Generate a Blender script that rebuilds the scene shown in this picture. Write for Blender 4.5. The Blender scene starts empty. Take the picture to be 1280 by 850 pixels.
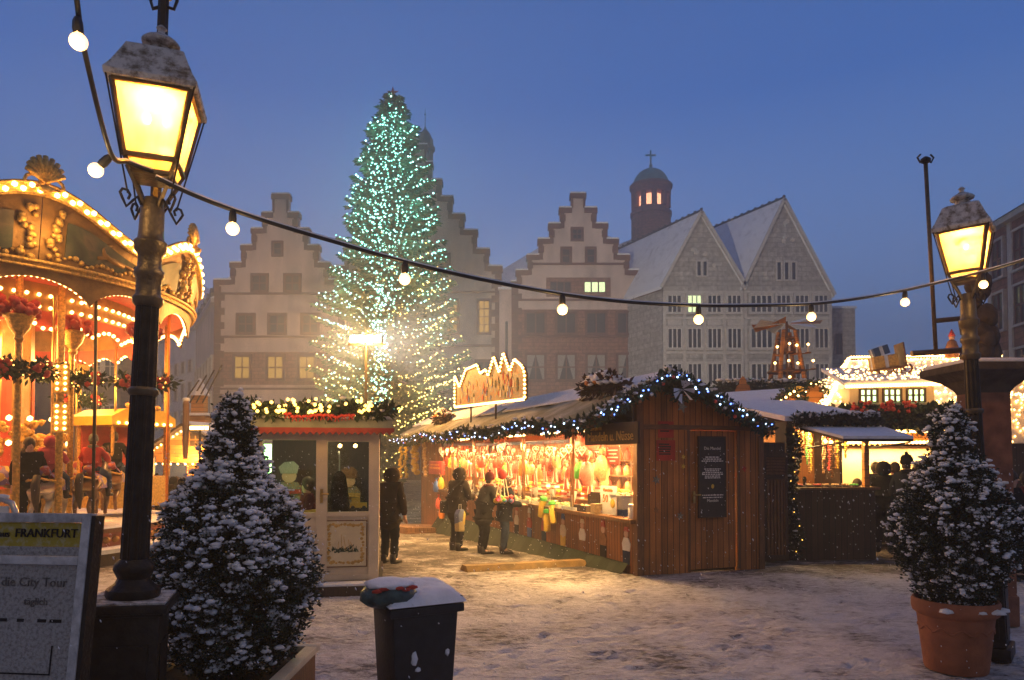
import bpy, bmesh, math, random
from mathutils import Vector, Matrix, noise
R = math.radians
random.seed(7)
SC = bpy.context.scene
COL = SC.collection
# ------------------------------------------------------------------ camera
F, HOR, CH = 880.0, 570.0, 1.95          # focal length in photo pixels, horizon row, eye height
PITCH = R(1.5)
PY = HOR - F * math.tan(PITCH)           # principal row
cam = bpy.data.cameras.new('camera'); camo = bpy.data.objects.new('camera', cam); COL.objects.link(camo)
camo.location = (0, 0, CH); camo.rotation_euler = (math.pi/2 + PITCH, 0, 0)
cam.sensor_width = 36; cam.lens = F/1280*36; cam.shift_y = (PY-425)/1280; cam.clip_end = 2000; cam.clip_start = .05
SC.camera = camo
_fw = Vector((0, math.cos(PITCH), math.sin(PITCH))); _up = Vector((0, -math.sin(PITCH), math.cos(PITCH)))
CAM = Vector((0, 0, CH))
def ray(x, y): return Vector(((x-640)/F, 0, 0)) + _fw + _up*((PY-y)/F)
def at(x, y, Z):                          # world point seen at a photo pixel, at depth Z
    d = ray(x, y); return CAM + d*(Z/d.y)
def gz(x, y):                             # height of the sloping square
    t = max(0.0, y-11.6)
    return -.04*t if t < 26 else -1.04
def gp(x, y):                             # ground point under a photo pixel
    d = ray(x, y); z = 0
    for _ in range(12):
        t = (z-CH)/d.z; p = CAM+d*t; z = gz(p.x, p.y)
    return p
def on_plane(px, py, o, n):
    d = ray(px, py); o = Vector(o); n = Vector(n)
    return CAM + d*((o-CAM).dot(n)/d.dot(n))
# ------------------------------------------------------------------ tagging
def tag(o, label=None, cat=None, group=None, kind=None):
    if label: o['label'] = label
    if cat: o['category'] = cat
    if group: o['group'] = group
    if kind: o['kind'] = kind
    return o
def thing(name, label, cat, loc=(0, 0, 0), rz=0, group=None, rx=0, ry=0):
    o = bpy.data.objects.new(name, None); COL.objects.link(o)
    o.empty_display_size = .2
    o.location = loc; o.rotation_euler = (rx, ry, rz)
    return tag(o, label, cat, group)
def kids(o): return [c for c in bpy.data.objects if c.parent == o]
def copy_tree(o, children, loc=None, rz=None, label=None, parent=None):
    c = o.copy(); COL.objects.link(c)
    if parent: c.parent = parent
    if loc is not None: c.location = loc
    if rz is not None: c.rotation_euler = (c.rotation_euler.x, c.rotation_euler.y, rz)
    if label: c['label'] = label
    for ch in children.get(o.name, []): copy_tree(ch, children, parent=c)
    return c
CH_OF = {}
def link(name, me, parent=None, mat=None, loc=None, rot=None):
    o = bpy.data.objects.new(name, me); COL.objects.link(o)
    if parent:
        o.parent = parent; CH_OF.setdefault(parent.name, []).append(o)
    if loc is not None: o.location = loc
    if rot is not None: o.rotation_euler = rot
    if mat is not None and not me.materials: me.materials.append(mat)
    return o
# ------------------------------------------------------------------ mesh builder
ICO = {}
def ico(n):
    if n not in ICO:
        b = bmesh.new(); bmesh.ops.create_icosphere(b, subdivisions=n, radius=1)
        ICO[n] = ([v.co.copy() for v in b.verts], [tuple(v.index for v in f.verts) for f in b.faces]); b.free()
    return ICO[n]
class MB:
    def __init__(s): s.v = []; s.f = []; s.m = []; s.mi = 0; s.M = None
    def add(s, vs, fs):
        k = len(s.v)
        if s.M is not None: vs = [s.M @ Vector(v) for v in vs]
        s.v.extend([tuple(v) for v in vs]); s.f.extend([tuple(i+k for i in f) for f in fs]); s.m.extend([s.mi]*len(fs)); return s
    def box(s, a, b):
        x0, y0, z0 = a; x1, y1, z1 = b
        return s.add([(x0,y0,z0),(x1,y0,z0),(x1,y1,z0),(x0,y1,z0),(x0,y0,z1),(x1,y0,z1),(x1,y1,z1),(x0,y1,z1)],
                     [(0,3,2,1),(4,5,6,7),(0,1,5,4),(1,2,6,5),(2,3,7,6),(3,0,4,7)])
    def cbox(s, c, d): return s.box([c[i]-d[i]/2 for i in range(3)], [c[i]+d[i]/2 for i in range(3)])
    def bar(s, p, q, w, h, up=(0,0,1)):
        p = Vector(p); q = Vector(q); d = (q-p).normalized(); u = Vector(up); sd = d.cross(u)
        if sd.length < 1e-4: sd = d.cross(Vector((1,0,0)))
        sd.normalize(); u = sd.cross(d); a = sd*w/2; b = u*h/2
        vs = [p-a-b, p+a-b, p+a+b, p-a+b, q-a-b, q+a-b, q+a+b, q-a+b]
        return s.add(vs, [(0,1,2,3),(4,7,6,5),(0,4,5,1),(1,5,6,2),(2,6,7,3),(3,7,4,0)])
    def path(s, pts, rad, n=8, cap=True):
        pts = [Vector(p) for p in pts]; rs = rad if isinstance(rad, (list, tuple)) else [rad]*len(pts)
        vs = []; fs = []; ref = None
        for i, p in enumerate(pts):
            d = (pts[min(i+1, len(pts)-1)]-pts[max(i-1, 0)])
            d = d.normalized() if d.length > 1e-9 else Vector((0,0,1))
            if ref is None: ref = Vector((0,0,1)) if abs(d.z) < .9 else Vector((1,0,0))
            a = d.cross(ref)
            if a.length < 1e-4: a = d.cross(Vector((0,1,0)))
            a.normalize(); b = d.cross(a); ref = a.cross(d)
            for k in range(n):
                t = 2*math.pi*k/n; vs.append(p+(a*math.cos(t)+b*math.sin(t))*rs[i])
        for i in range(len(pts)-1):
            for k in range(n):
                j = (k+1) % n; fs.append((i*n+k, i*n+j, (i+1)*n+j, (i+1)*n+k))
        if cap: fs += [tuple(range(n))[::-1], tuple((len(pts)-1)*n+k for k in range(n))]
        return s.add(vs, fs)
    def tube(s, p, q, r, r2=None, n=8): return s.path([p, q], [r, r if r2 is None else r2], n)
    def lathe(s, prof, n=16, c=(0,0,0), sq=1.0, flute=0, fl_n=0):
        vs = []; fs = []
        for r, z in prof:
            for k in range(n):
                t = 2*math.pi*k/n; vs.append((c[0]+r*math.cos(t), c[1]+r*math.sin(t)*sq, c[2]+z))
        for i in range(len(prof)-1):
            for k in range(n):
                j = (k+1) % n; fs.append((i*n+k, i*n+j, (i+1)*n+j, (i+1)*n+k))
        fs += [tuple(range(n))[::-1], tuple((len(prof)-1)*n+k for k in range(n))]
        return s.add(vs, fs)
    def prism(s, poly, ext, axis='y', off=0.0):
        # polygon of (a, b) pairs extruded by ext along axis; a,b are the two other axes in order
        def mk(a, b, t): return {'y': (a, t, b), 'x': (t, a, b), 'z': (a, b, t)}[axis]
        n = len(poly); vs = [mk(a, b, off) for a, b in poly]+[mk(a, b, off+ext) for a, b in poly]
        fs = [tuple(range(n)), tuple(range(n, 2*n))[::-1]]+[(i, (i+1) % n+0, (i+1) % n+n, i+n)[::-1] for i in range(n)]
        return s.add(vs, fs)
    def ball(s, c, r, n=1, sc=(1,1,1), jit=0.0):
        vs, fs = ico(n)
        return s.add([(c[0]+v.x*r*sc[0]*(1+random.uniform(-jit,jit)), c[1]+v.y*r*sc[1]*(1+random.uniform(-jit,jit)), c[2]+v.z*r*sc[2]*(1+random.uniform(-jit,jit))) for v in vs], fs)
    def quad(s, a, b, c, d): return s.add([a, b, c, d], [(0,1,2,3)])
    def mesh(s, name, mats=None, smooth=False, fix=True):
        me = bpy.data.meshes.new(name); me.from_pydata(s.v, [], s.f)
        for m in (mats if isinstance(mats, (list, tuple)) else [mats] if mats else []): me.materials.append(m)
        if any(s.m): me.polygons.foreach_set('material_index', s.m)
        if fix and len(s.f) < 6000:
            b = bmesh.new(); b.from_mesh(me); bmesh.ops.recalc_face_normals(b, faces=b.faces); b.to_mesh(me); b.free()
        if smooth is True: me.polygons.foreach_set('use_smooth', [True]*len(me.polygons))
        elif smooth:
            me.polygons.foreach_set('use_smooth', [True]*len(me.polygons)); me.set_sharp_from_angle(angle=R(smooth))
        me.update(); return me
    def build(s, name, mats, parent=None, smooth=False, loc=None, rot=None, bevel=0, fix=True):
        me = s.mesh(name, mats, smooth, fix)
        if bevel:
            b = bmesh.new(); b.from_mesh(me)
            bmesh.ops.bevel(b, geom=b.edges[:], offset=bevel, segments=2, profile=.6, affect='EDGES', clamp_overlap=True)
            b.to_mesh(me); b.free()
            me.polygons.foreach_set('use_smooth', [True]*len(me.polygons)); me.set_sharp_from_angle(angle=R(35))
        return link(name, me, parent, None, loc, rot)
def text_mesh(s, size, mat, parent, loc, rot, name='lettering', ext=.004, align='CENTER', squash=1.0):
    cu = bpy.data.curves.new('lettering', 'FONT'); cu.body = s; cu.size = size; cu.extrude = ext; cu.align_x = align; cu.align_y = 'CENTER'; cu.resolution_u = 2
    o = bpy.data.objects.new('lettering_source', cu); COL.objects.link(o)
    dg = bpy.context.evaluated_depsgraph_get(); me = bpy.data.meshes.new_from_object(o.evaluated_get(dg))
    bpy.data.objects.remove(o); bpy.data.curves.remove(cu)
    me.name = name; me.materials.clear(); me.materials.append(mat)
    ob = link(name, me, parent, None, loc, rot); ob.scale.x = squash; return ob
# ------------------------------------------------------------------ materials
def nt(name):
    m = bpy.data.materials.new(name); m.use_nodes = True; t = m.node_tree
    return m, t.nodes, t.links, t.nodes['Principled BSDF']
def rgb(c): return (c[0], c[1], c[2], 1)
def mat(name, col, rough=.7, metal=0, var=.2, scale=6, bump=0, bscale=40, spec=.4, trans=0, col2=None, stretch=(1,1,1), detail=6):
    m, N, L, P = nt(name)
    P.inputs['Roughness'].default_value = rough; P.inputs['Metallic'].default_value = metal
    P.inputs['Specular IOR Level'].default_value = spec; P.inputs['Transmission Weight'].default_value = trans
    tc = N.new('ShaderNodeTexCoord'); mp = N.new('ShaderNodeMapping'); mp.inputs['Scale'].default_value = stretch
    L.new(tc.outputs['Object'], mp.inputs[0])
    nz = N.new('ShaderNodeTexNoise'); nz.inputs['Scale'].default_value = scale; nz.inputs['Detail'].default_value = detail
    L.new(mp.outputs[0], nz.inputs['Vector'])
    rp = N.new('ShaderNodeValToRGB'); L.new(nz.outputs['Fac'], rp.inputs[0])
    a = [max(0, c*(1-var)) for c in col]; b = col2 or [min(1, c*(1+var)) for c in col]
    rp.color_ramp.elements[0].position = .3; rp.color_ramp.elements[0].color = rgb(a)
    rp.color_ramp.elements[1].position = .7; rp.color_ramp.elements[1].color = rgb(b)
    L.new(rp.outputs[0], P.inputs['Base Color'])
    if bump:
        n2 = N.new('ShaderNodeTexNoise'); n2.inputs['Scale'].default_value = bscale; n2.inputs['Detail'].default_value = 5
        L.new(mp.outputs[0], n2.inputs['Vector'])
        bp = N.new('ShaderNodeBump'); bp.inputs['Strength'].default_value = bump; bp.inputs['Distance'].default_value = .02
        L.new(n2.outputs['Fac'], bp.inputs['Height']); L.new(bp.outputs[0], P.inputs['Normal'])
    return m
def emit(name, col, strength, sample=True, base=(.8,.8,.8)):
    m, N, L, P = nt(name)
    P.inputs['Base Color'].default_value = rgb(base); P.inputs['Emission Color'].default_value = rgb(col); P.inputs['Emission Strength'].default_value = strength
    if not sample: m.cycles.emission_sampling = 'NONE'
    return m
def wood(name, col, plank=.11, axis='x', rough=.6, groove=.012, var=.5, gv=.25):
    """boards running across the given axis with dark joints and long grain"""
    m, N, L, P = nt(name); P.inputs['Roughness'].default_value = rough; P.inputs['Specular IOR Level'].default_value = .35
    tc = N.new('ShaderNodeTexCoord'); sp = N.new('ShaderNodeSeparateXYZ'); L.new(tc.outputs['Object'], sp.inputs[0])
    def mth(op, a, b=None):
        n = N.new('ShaderNodeMath'); n.operation = op
        for i, v in enumerate((a, b)):
            if v is None: continue
            if isinstance(v, (int, float)): n.inputs[i].default_value = v
            else: L.new(v, n.inputs[i])
        return n.outputs[0]
    u = mth('DIVIDE', sp.outputs[axis.upper()], plank); fr = mth('FRACT', u); fl = mth('FLOOR', u)
    wn = N.new('ShaderNodeTexWhiteNoise'); wn.noise_dimensions = '1D'; L.new(fl, wn.inputs['W'])
    mp = N.new('ShaderNodeMapping'); L.new(tc.outputs['Object'], mp.inputs[0])
    sc = {'x': (30, 30, 1.6), 'y': (30, 30, 1.6), 'z': (1.6, 1.6, 30)}[axis]
    mp.inputs['Scale'].default_value = sc
    cb = N.new('ShaderNodeVectorMath'); cb.operation = 'ADD'; L.new(mp.outputs[0], cb.inputs[0])
    cv = N.new('ShaderNodeCombineXYZ'); L.new(mth('MULTIPLY', wn.outputs['Value'], 37.0), cv.inputs[2]); L.new(cv.outputs[0], cb.inputs[1])
    nz = N.new('ShaderNodeTexNoise'); nz.inputs['Scale'].default_value = 1; nz.inputs['Detail'].default_value = 6; L.new(cb.outputs[0], nz.inputs['Vector'])
    g = mth('ADD', mth('MULTIPLY', nz.outputs['Fac'], gv*4), mth('MULTIPLY', wn.outputs['Value'], var))
    g = mth('ADD', g, 1-gv*2-var/2)
    e = mth('MULTIPLY', mth('GREATER_THAN', fr, groove/plank), 1.0)
    n3 = N.new('ShaderNodeTexNoise'); n3.inputs['Scale'].default_value = 1.7; n3.inputs['Detail'].default_value = 7; L.new(tc.outputs['Object'], n3.inputs['Vector'])
    g = mth('MULTIPLY', g, mth('ADD', mth('MULTIPLY', n3.outputs['Fac'], 1.5), .3))
    k = mth('MULTIPLY', g, mth('ADD', mth('MULTIPLY', e, .82), .18))
    mx = N.new('ShaderNodeVectorMath'); mx.operation = 'SCALE'; mx.inputs[0].default_value = col; L.new(k, mx.inputs['Scale'])
    L.new(mx.outputs[0], P.inputs['Base Color'])
    bp = N.new('ShaderNodeBump'); bp.inputs['Strength'].default_value = .5; bp.inputs['Distance'].default_value = .01
    L.new(mth('ADD', e, mth('MULTIPLY', nz.outputs['Fac'], .25)), bp.inputs['Height']); L.new(bp.outputs[0], P.inputs['Normal'])
    return m
def snow_on(name, under, snow=(.8,.81,.84), scale=3, thr=.5, soft=.08, rough=.8, bump=.4, bscale=12):
    """patchy snow over a base colour"""
    m, N, L, P = nt(name); P.inputs['Roughness'].default_value = rough; P.inputs['Specular IOR Level'].default_value = .2
    tc = N.new('ShaderNodeTexCoord'); nz = N.new('ShaderNodeTexNoise'); nz.inputs['Scale'].default_value = scale; nz.inputs['Detail'].default_value = 8; nz.inputs['Roughness'].default_value = .65
    L.new(tc.outputs['Object'], nz.inputs['Vector'])
    rp = N.new('ShaderNodeValToRGB'); L.new(nz.outputs['Fac'], rp.inputs[0])
    rp.color_ramp.elements[0].position = thr-soft; rp.color_ramp.elements[0].color = rgb(under)
    rp.color_ramp.elements[1].position = thr+soft; rp.color_ramp.elements[1].color = rgb(snow)
    L.new(rp.outputs[0], P.inputs['Base Color'])
    n2 = N.new('ShaderNodeTexNoise'); n2.inputs['Scale'].default_value = bscale; n2.inputs['Detail'].default_value = 6; L.new(tc.outputs['Object'], n2.inputs['Vector'])
    bp = N.new('ShaderNodeBump'); bp.inputs['Strength'].default_value = bump; bp.inputs['Distance'].default_value = .03
    L.new(n2.outputs['Fac'], bp.inputs['Height']); L.new(bp.outputs[0], P.inputs['Normal'])
    return m
def stone(name, col, col2, mortar, bw=.5, bh=.25, scale=1, ms=.02):
    m, N, L, P = nt(name); P.inputs['Roughness'].default_value = .85; P.inputs['Specular IOR Level'].default_value = .2
    tc = N.new('ShaderNodeTexCoord'); mp = N.new('ShaderNodeMapping'); L.new(tc.outputs['Object'], mp.inputs[0]); mp.inputs['Rotation'].default_value = (R(-90), 0, 0)
    b = N.new('ShaderNodeTexBrick'); b.inputs['Scale'].default_value = scale; b.inputs['Brick Width'].default_value = bw; b.inputs['Row Height'].default_value = bh; b.inputs['Mortar Size'].default_value = ms
    b.inputs['Color1'].default_value = rgb(col); b.inputs['Color2'].default_value = rgb(col2); b.inputs['Mortar'].default_value = rgb(mortar)
    L.new(mp.outputs[0], b.inputs['Vector'])
    nz = N.new('ShaderNodeTexNoise'); nz.inputs['Scale'].default_value = 2.5; nz.inputs['Detail'].default_value = 7; L.new(tc.outputs['Object'], nz.inputs['Vector'])
    mx = N.new('ShaderNodeMix'); mx.data_type = 'RGBA'; mx.blend_type = 'MULTIPLY'; mx.inputs[0].default_value = .8
    rp = N.new('ShaderNodeValToRGB'); rp.color_ramp.elements[0].color = (.55,.55,.55,1); rp.color_ramp.elements[1].color = (1.3,1.3,1.3,1); rp.color_ramp.elements[0].position=.3; rp.color_ramp.elements[1].position=.7
    L.new(nz.outputs['Fac'], rp.inputs[0]); L.new(b.outputs['Color'], mx.inputs[6]); L.new(rp.outputs[0], mx.inputs[7]); L.new(mx.outputs[2], P.inputs['Base Color'])
    return m
def ramp_mat(name, cols, scale=5, rough=.6, detail=3, kind='noise', dist=0):
    """several flat colours broken up by a noise or voronoi: painted boards, sweets, piles of goods"""
    m, N, L, P = nt(name); P.inputs['Roughness'].default_value = rough
    tc = N.new('ShaderNodeTexCoord')
    if kind == 'noise':
        nz = N.new('ShaderNodeTexNoise'); nz.inputs['Scale'].default_value = scale; nz.inputs['Detail'].default_value = detail; nz.inputs['Distortion'].default_value = dist; out = nz.outputs['Fac']; lo, hi = .3, .7
    else:
        nz = N.new('ShaderNodeTexVoronoi'); nz.inputs['Scale'].default_value = scale; out = None; lo, hi = 0, 1
        sp = N.new('ShaderNodeSeparateColor'); L.new(nz.outputs['Color'], sp.inputs[0]); out = sp.outputs[0]
    L.new(tc.outputs['Object'], nz.inputs['Vector'])
    rp = N.new('ShaderNodeValToRGB'); rp.color_ramp.interpolation = 'CONSTANT' if kind != 'noise' else 'LINEAR'
    L.new(out, rp.inputs[0]); n = len(cols)
    while len(rp.color_ramp.elements) < n: rp.color_ramp.elements.new(.5)
    for i, c in enumerate(cols):
        rp.color_ramp.elements[i].position = lo+(hi-lo)*i/(n if kind != 'noise' else n-1); rp.color_ramp.elements[i].color = rgb(c)
    L.new(rp.outputs[0], P.inputs['Base Color']); return m
def lantern_pane(name, col):
    m, N, L, P = nt(name); N.remove(P)
    tr = N.new('ShaderNodeBsdfTransparent'); tl = N.new('ShaderNodeBsdfTranslucent'); gl = N.new('ShaderNodeBsdfGlossy'); gl.inputs['Roughness'].default_value = .15
    tl.inputs['Color'].default_value = rgb(col); tr.inputs['Color'].default_value = rgb([min(1, c*1.0) for c in col])
    tc = N.new('ShaderNodeTexCoord'); nz = N.new('ShaderNodeTexNoise'); nz.inputs['Scale'].default_value = 9; nz.inputs['Detail'].default_value = 6
    mp = N.new('ShaderNodeMapping'); mp.inputs['Scale'].default_value = (1,1,.35); L.new(tc.outputs['Object'], mp.inputs[0]); L.new(mp.outputs[0], nz.inputs['Vector'])
    rp = N.new('ShaderNodeMapRange'); rp.inputs[1].default_value = .3; rp.inputs[2].default_value = .7; rp.inputs[3].default_value = .35; rp.inputs[4].default_value = .7; L.new(nz.outputs['Fac'], rp.inputs[0])
    mx = N.new('ShaderNodeMixShader'); L.new(rp.outputs[0], mx.inputs[0]); L.new(tr.outputs[0], mx.inputs[1]); L.new(tl.outputs[0], mx.inputs[2])
    m2 = N.new('ShaderNodeMixShader'); m2.inputs[0].default_value = .05; L.new(mx.outputs[0], m2.inputs[1]); L.new(gl.outputs[0], m2.inputs[2])
    L.new(m2.outputs[0], N['Material Output'].inputs[0]); return m
def glass(name, tint=(.9,.95,.95), refl=.12):
    m, N, L, P = nt(name); N.remove(P)
    tr = N.new('ShaderNodeBsdfTransparent'); tr.inputs[0].default_value = rgb(tint); gl = N.new('ShaderNodeBsdfGlossy'); gl.inputs['Roughness'].default_value = .03
    fr = N.new('ShaderNodeFresnel'); ad = N.new('ShaderNodeMath'); ad.operation = 'ADD'; ad.inputs[1].default_value = 0; ad.operation = 'MINIMUM'; ad.inputs[1].default_value = refl; L.new(fr.outputs[0], ad.inputs[0])
    mx = N.new('ShaderNodeMixShader'); L.new(ad.outputs[0], mx.inputs[0]); L.new(tr.outputs[0], mx.inputs[1]); L.new(gl.outputs[0], mx.inputs[2])
    L.new(mx.outputs[0], N['Material Output'].inputs[0]); return m
WARM = (1.0, .56, .17)
M = dict(
 snow=mat('snow', (.78,.79,.82), .85, var=.08, scale=9, bump=.5, bscale=25, spec=.2),
 snow_roof=snow_on('snow_on_roof', (.50,.50,.53), (.80,.81,.85), 1.3, .38, .1, bump=.5, bscale=18),
 iron=mat('dark_cast_iron', (.030,.025,.020), .45, .55, .35, 14, .3, 60),
 iron_gold=mat('bronze_painted_iron', (.14,.10,.055), .4, .5, .3, 12, .3, 50),
 gild=mat('gilt_carving', (.62,.36,.09), .38, .45, .45, 22, .9, 45),
 cream=mat('cream_paint', (.62,.54,.40), .5, var=.12, scale=5),
 kcream=mat('kiosk_cream_paint', (.60,.50,.36), .5, var=.12, scale=3, bump=.1),
 red=mat('red_paint', (.45,.04,.03), .5, var=.2), redcloth=mat('red_cloth', (.42,.045,.03), .85, var=.25, scale=4),
 pink=mat('pink_wool', (.45,.07,.09), .9, var=.2, bump=.3),
 scarlet=mat('scarlet_jacket', (.5,.035,.03), .75, var=.2),
 white=mat('white_paint', (.72,.70,.66), .5, var=.1), paper=mat('white_paper', (.75,.74,.7), .8, var=.06),
 black=mat('black_plastic', (.018,.018,.02), .42, var=.3, scale=12, bump=.15), dark=mat('dark_gap', (.012,.011,.011), .9),
 coat=mat('dark_wool_coat', (.012,.011,.010), .9, var=.35, scale=10, bump=.4, spec=.06), coat2=mat('brown_padded_coat', (.022,.014,.009), .7, var=.35, scale=9, bump=.3, spec=.06),
 coat3=mat('navy_coat', (.010,.013,.022), .8, var=.3, bump=.3, spec=.06), coat4=mat('grey_coat', (.035,.034,.033), .85, var=.3, bump=.3, spec=.06), coat5=mat('burgundy_coat', (.09,.018,.02), .85, var=.3, bump=.3, spec=.06),
 jeans=mat('blue_jeans', (.035,.055,.10), .9, var=.3, scale=12, spec=.06), trouser=mat('dark_trousers', (.010,.010,.012), .9, var=.3, spec=.06),
 skin=mat('skin', (.55,.33,.24), .55, var=.08), hair=mat('brown_hair', (.045,.026,.014), .6, var=.5, scale=30, stretch=(1,1,.2)),
 fur=mat('fur_trim', (.15,.10,.055), .95, var=.5, scale=30, bump=.8, spec=.06), boot=mat('dark_boots', (.016,.013,.011), .5),
 wool=mat('grey_wool_knit', (.20,.19,.15), .95, var=.35, scale=40, bump=.6),
 wallwood=wood('stall_boards_across', (.34,.125,.030), .115, 'x'), frontwood=wood('stall_boards_along', (.25,.088,.020), .095, 'y'),
 wood=mat('oiled_wood', (.16,.07,.026), .55, var=.35, scale=5, stretch=(8,8,1), bump=.2), woodx=mat('oiled_beam', (.15,.068,.026), .55, var=.35, scale=5, stretch=(1,8,8), bump=.2),
 darkwood=wood('dark_stall_boards', (.05,.026,.015), .12, 'x'), dwood=mat('dark_stained_wood', (.045,.024,.014), .6, var=.35, stretch=(8,8,1)),
 ramp=wood('ramp_boards', (.22,.11,.05), .14, 'x'),
 fir=mat('fir_needles', (.022,.048,.022), .7, var=.5, scale=14), leaf=mat('dark_evergreen_leaf', (.018,.034,.018), .55, var=.5, scale=20),
 spruce=mat('spruce_needles', (.038,.085,.040), .7, var=.5, scale=2), bark=mat('bark', (.06,.042,.03), .9, var=.4, scale=20, bump=.6),
 roof_felt=snow_on('roof_felt_with_thin_snow', (.12,.125,.095), (.42,.43,.43), .9, .60, .16, bump=.3, bscale=8),
 terracotta=mat('terracotta', (.30,.105,.05), .8, var=.22, scale=7, bump=.25), soil=mat('soil', (.03,.022,.016), .95, bump=.6),
 steel=mat('brushed_steel', (.5,.49,.47), .3, .9, .1), brass=mat('brass', (.55,.36,.12), .3, .9, .2),
 green_felt=mat('green_skirt_cloth', (.010,.018,.007), .9, var=.3, scale=4, bump=.3),
 candy=ramp_mat('mixed_sweets', [(.6,.05,.04),(.7,.55,.1),(.65,.3,.25),(.5,.25,.08),(.7,.65,.5),(.15,.3,.08)], 26, kind='voronoi'),
 nuts=mat('roasted_nuts', (.24,.10,.035), .4, var=.5, scale=40, bump=.9, bscale=60),
 ginger=mat('gingerbread', (.27,.115,.04), .7, var=.25, scale=14), icing=mat('white_icing', (.75,.7,.62), .6, var=.05),
 cello=mat('pink_sweet_bag', (.58,.17,.13), .3, var=.3, scale=14), cello_w=mat('clear_bag_of_sweets', (.55,.34,.16), .3, var=.35, scale=16), cello_r=mat('red_sweet_bag', (.6,.08,.05), .35, var=.35, scale=18),
 ochre=mat('ochre_painted_scroll', (.48,.29,.07), .6, var=.35, scale=20),
 yellow=mat('yellow_plastic', (.68,.45,.05), .45, var=.1), lime=mat('green_plastic', (.1,.5,.08), .5), orange=mat('orange_plastic', (.7,.22,.03), .5), blue=mat('blue_plastic', (.05,.12,.4), .5),
 bluepaper=mat('dark_blue_wrapping', (.03,.07,.16), .4), silver=mat('silver_ribbon', (.6,.6,.62), .35, .6), 
 bulb=emit('warm_bulb', (1,.50,.13), 5.0), bulb_far=emit('warm_bulb_small', (1,.50,.14), 3.6, False), bulb_big=emit('festoon_bulb', (1,.52,.14), 1.7),
 bulb_y=emit('amber_bulb', (1,.45,.06), 2.4), led=emit('cold_led', (.45,.68,1.0), 2.6), led_b=emit('blue_led', (.10,.22,1.0), 2.4),
 teal=emit('teal_led', (.20,.85,.64), 3.4, False), gold=emit('gold_led', (1,.68,.14), 3.0, False), icy=emit('icy_led', (.42,1,.9), 4, False),
 tube=emit('fluorescent_tube', (1,.58,.2), 5), flood=emit('floodlight_lens', (1,.50,.10), 7),
 win_lit=emit('lit_window_glass', (1,.52,.07), .17, True, (.06,.05,.03)), win_green=emit('lit_office_glass', (.75,.95,.45), .6, True, (.08,.09,.07)), 
 glass=glass('clear_glass'), pane=mat('window_glass_dark', (.03,.035,.045), .12, var=.3, spec=.6),
)
LAMPS = []
def add_lamp(name, p, power, **k): LAMPS.append(((name, tuple(p), power), k))
add_lamp('floodlight_lamp', at(457,425,20.7), 1100, rad=.4, col=(1,.45,.10))
for ax, pw, cl, sp_ in ((27, 24000, (1,.66,.40), 38), (-22, 20000, (1,.82,.64), 54)):
    add_lamp('facade_fill_spot', at(457,425,21.4), pw, kind='SPOT', spread=sp_, rot=(R(96), 0, R(ax)), rad=.3, col=cl)  # added spots that brighten the far facades; the mast has no rear lamps
# ------------------------------------------------------------------ materials of the old town
M.update(
 plaster=mat('pale_rose_plaster', (.58,.45,.39), .9, var=.30, scale=.5, bump=.15, bscale=6, detail=12, stretch=(1,1,.4)), plaster2=mat('cream_plaster', (.56,.46,.36), .9, var=.30, scale=.5, detail=12, stretch=(1,1,.4)),
 sandst=stone('red_sandstone', (.26,.115,.082), (.31,.145,.10), (.15,.07,.05), .9, .4, 1, .03),
 sandst2=mat('dark_sandstone_trim', (.15,.062,.045), .85, var=.3, scale=1.5), 
 greystone=stone('grey_rubble_masonry', (.36,.34,.32), (.46,.435,.41), (.27,.255,.24), 1.0, .5, 1, .03), greytrim=mat('grey_stone_trim', (.52,.49,.46), .85, var=.12, scale=2),
 slate=mat('slate', (.05,.052,.06), .6, var=.3, scale=3), copper=mat('verdigris_copper', (.16,.30,.29), .7, var=.25, scale=1.2),
 whitewall=mat('grey_white_render', (.68,.68,.70), .9, var=.12, scale=.5), darkwall=stone('grey_brown_brick', (.13,.10,.085), (.16,.125,.10), (.10,.085,.075), .5, .2, 1, .02),
 winframe=mat('pale_window_frame', (.68,.66,.62), .6, var=.06), curtain=mat('curtain', (.30,.29,.27), .9, var=.2, stretch=(8,1,1)),
 belfry=emit('self_lit_belfry_wall', (1,.42,.2), .9),  # belfry light put into the wall as emission, no floodlight stands there
)
WCACHE = {}
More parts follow.
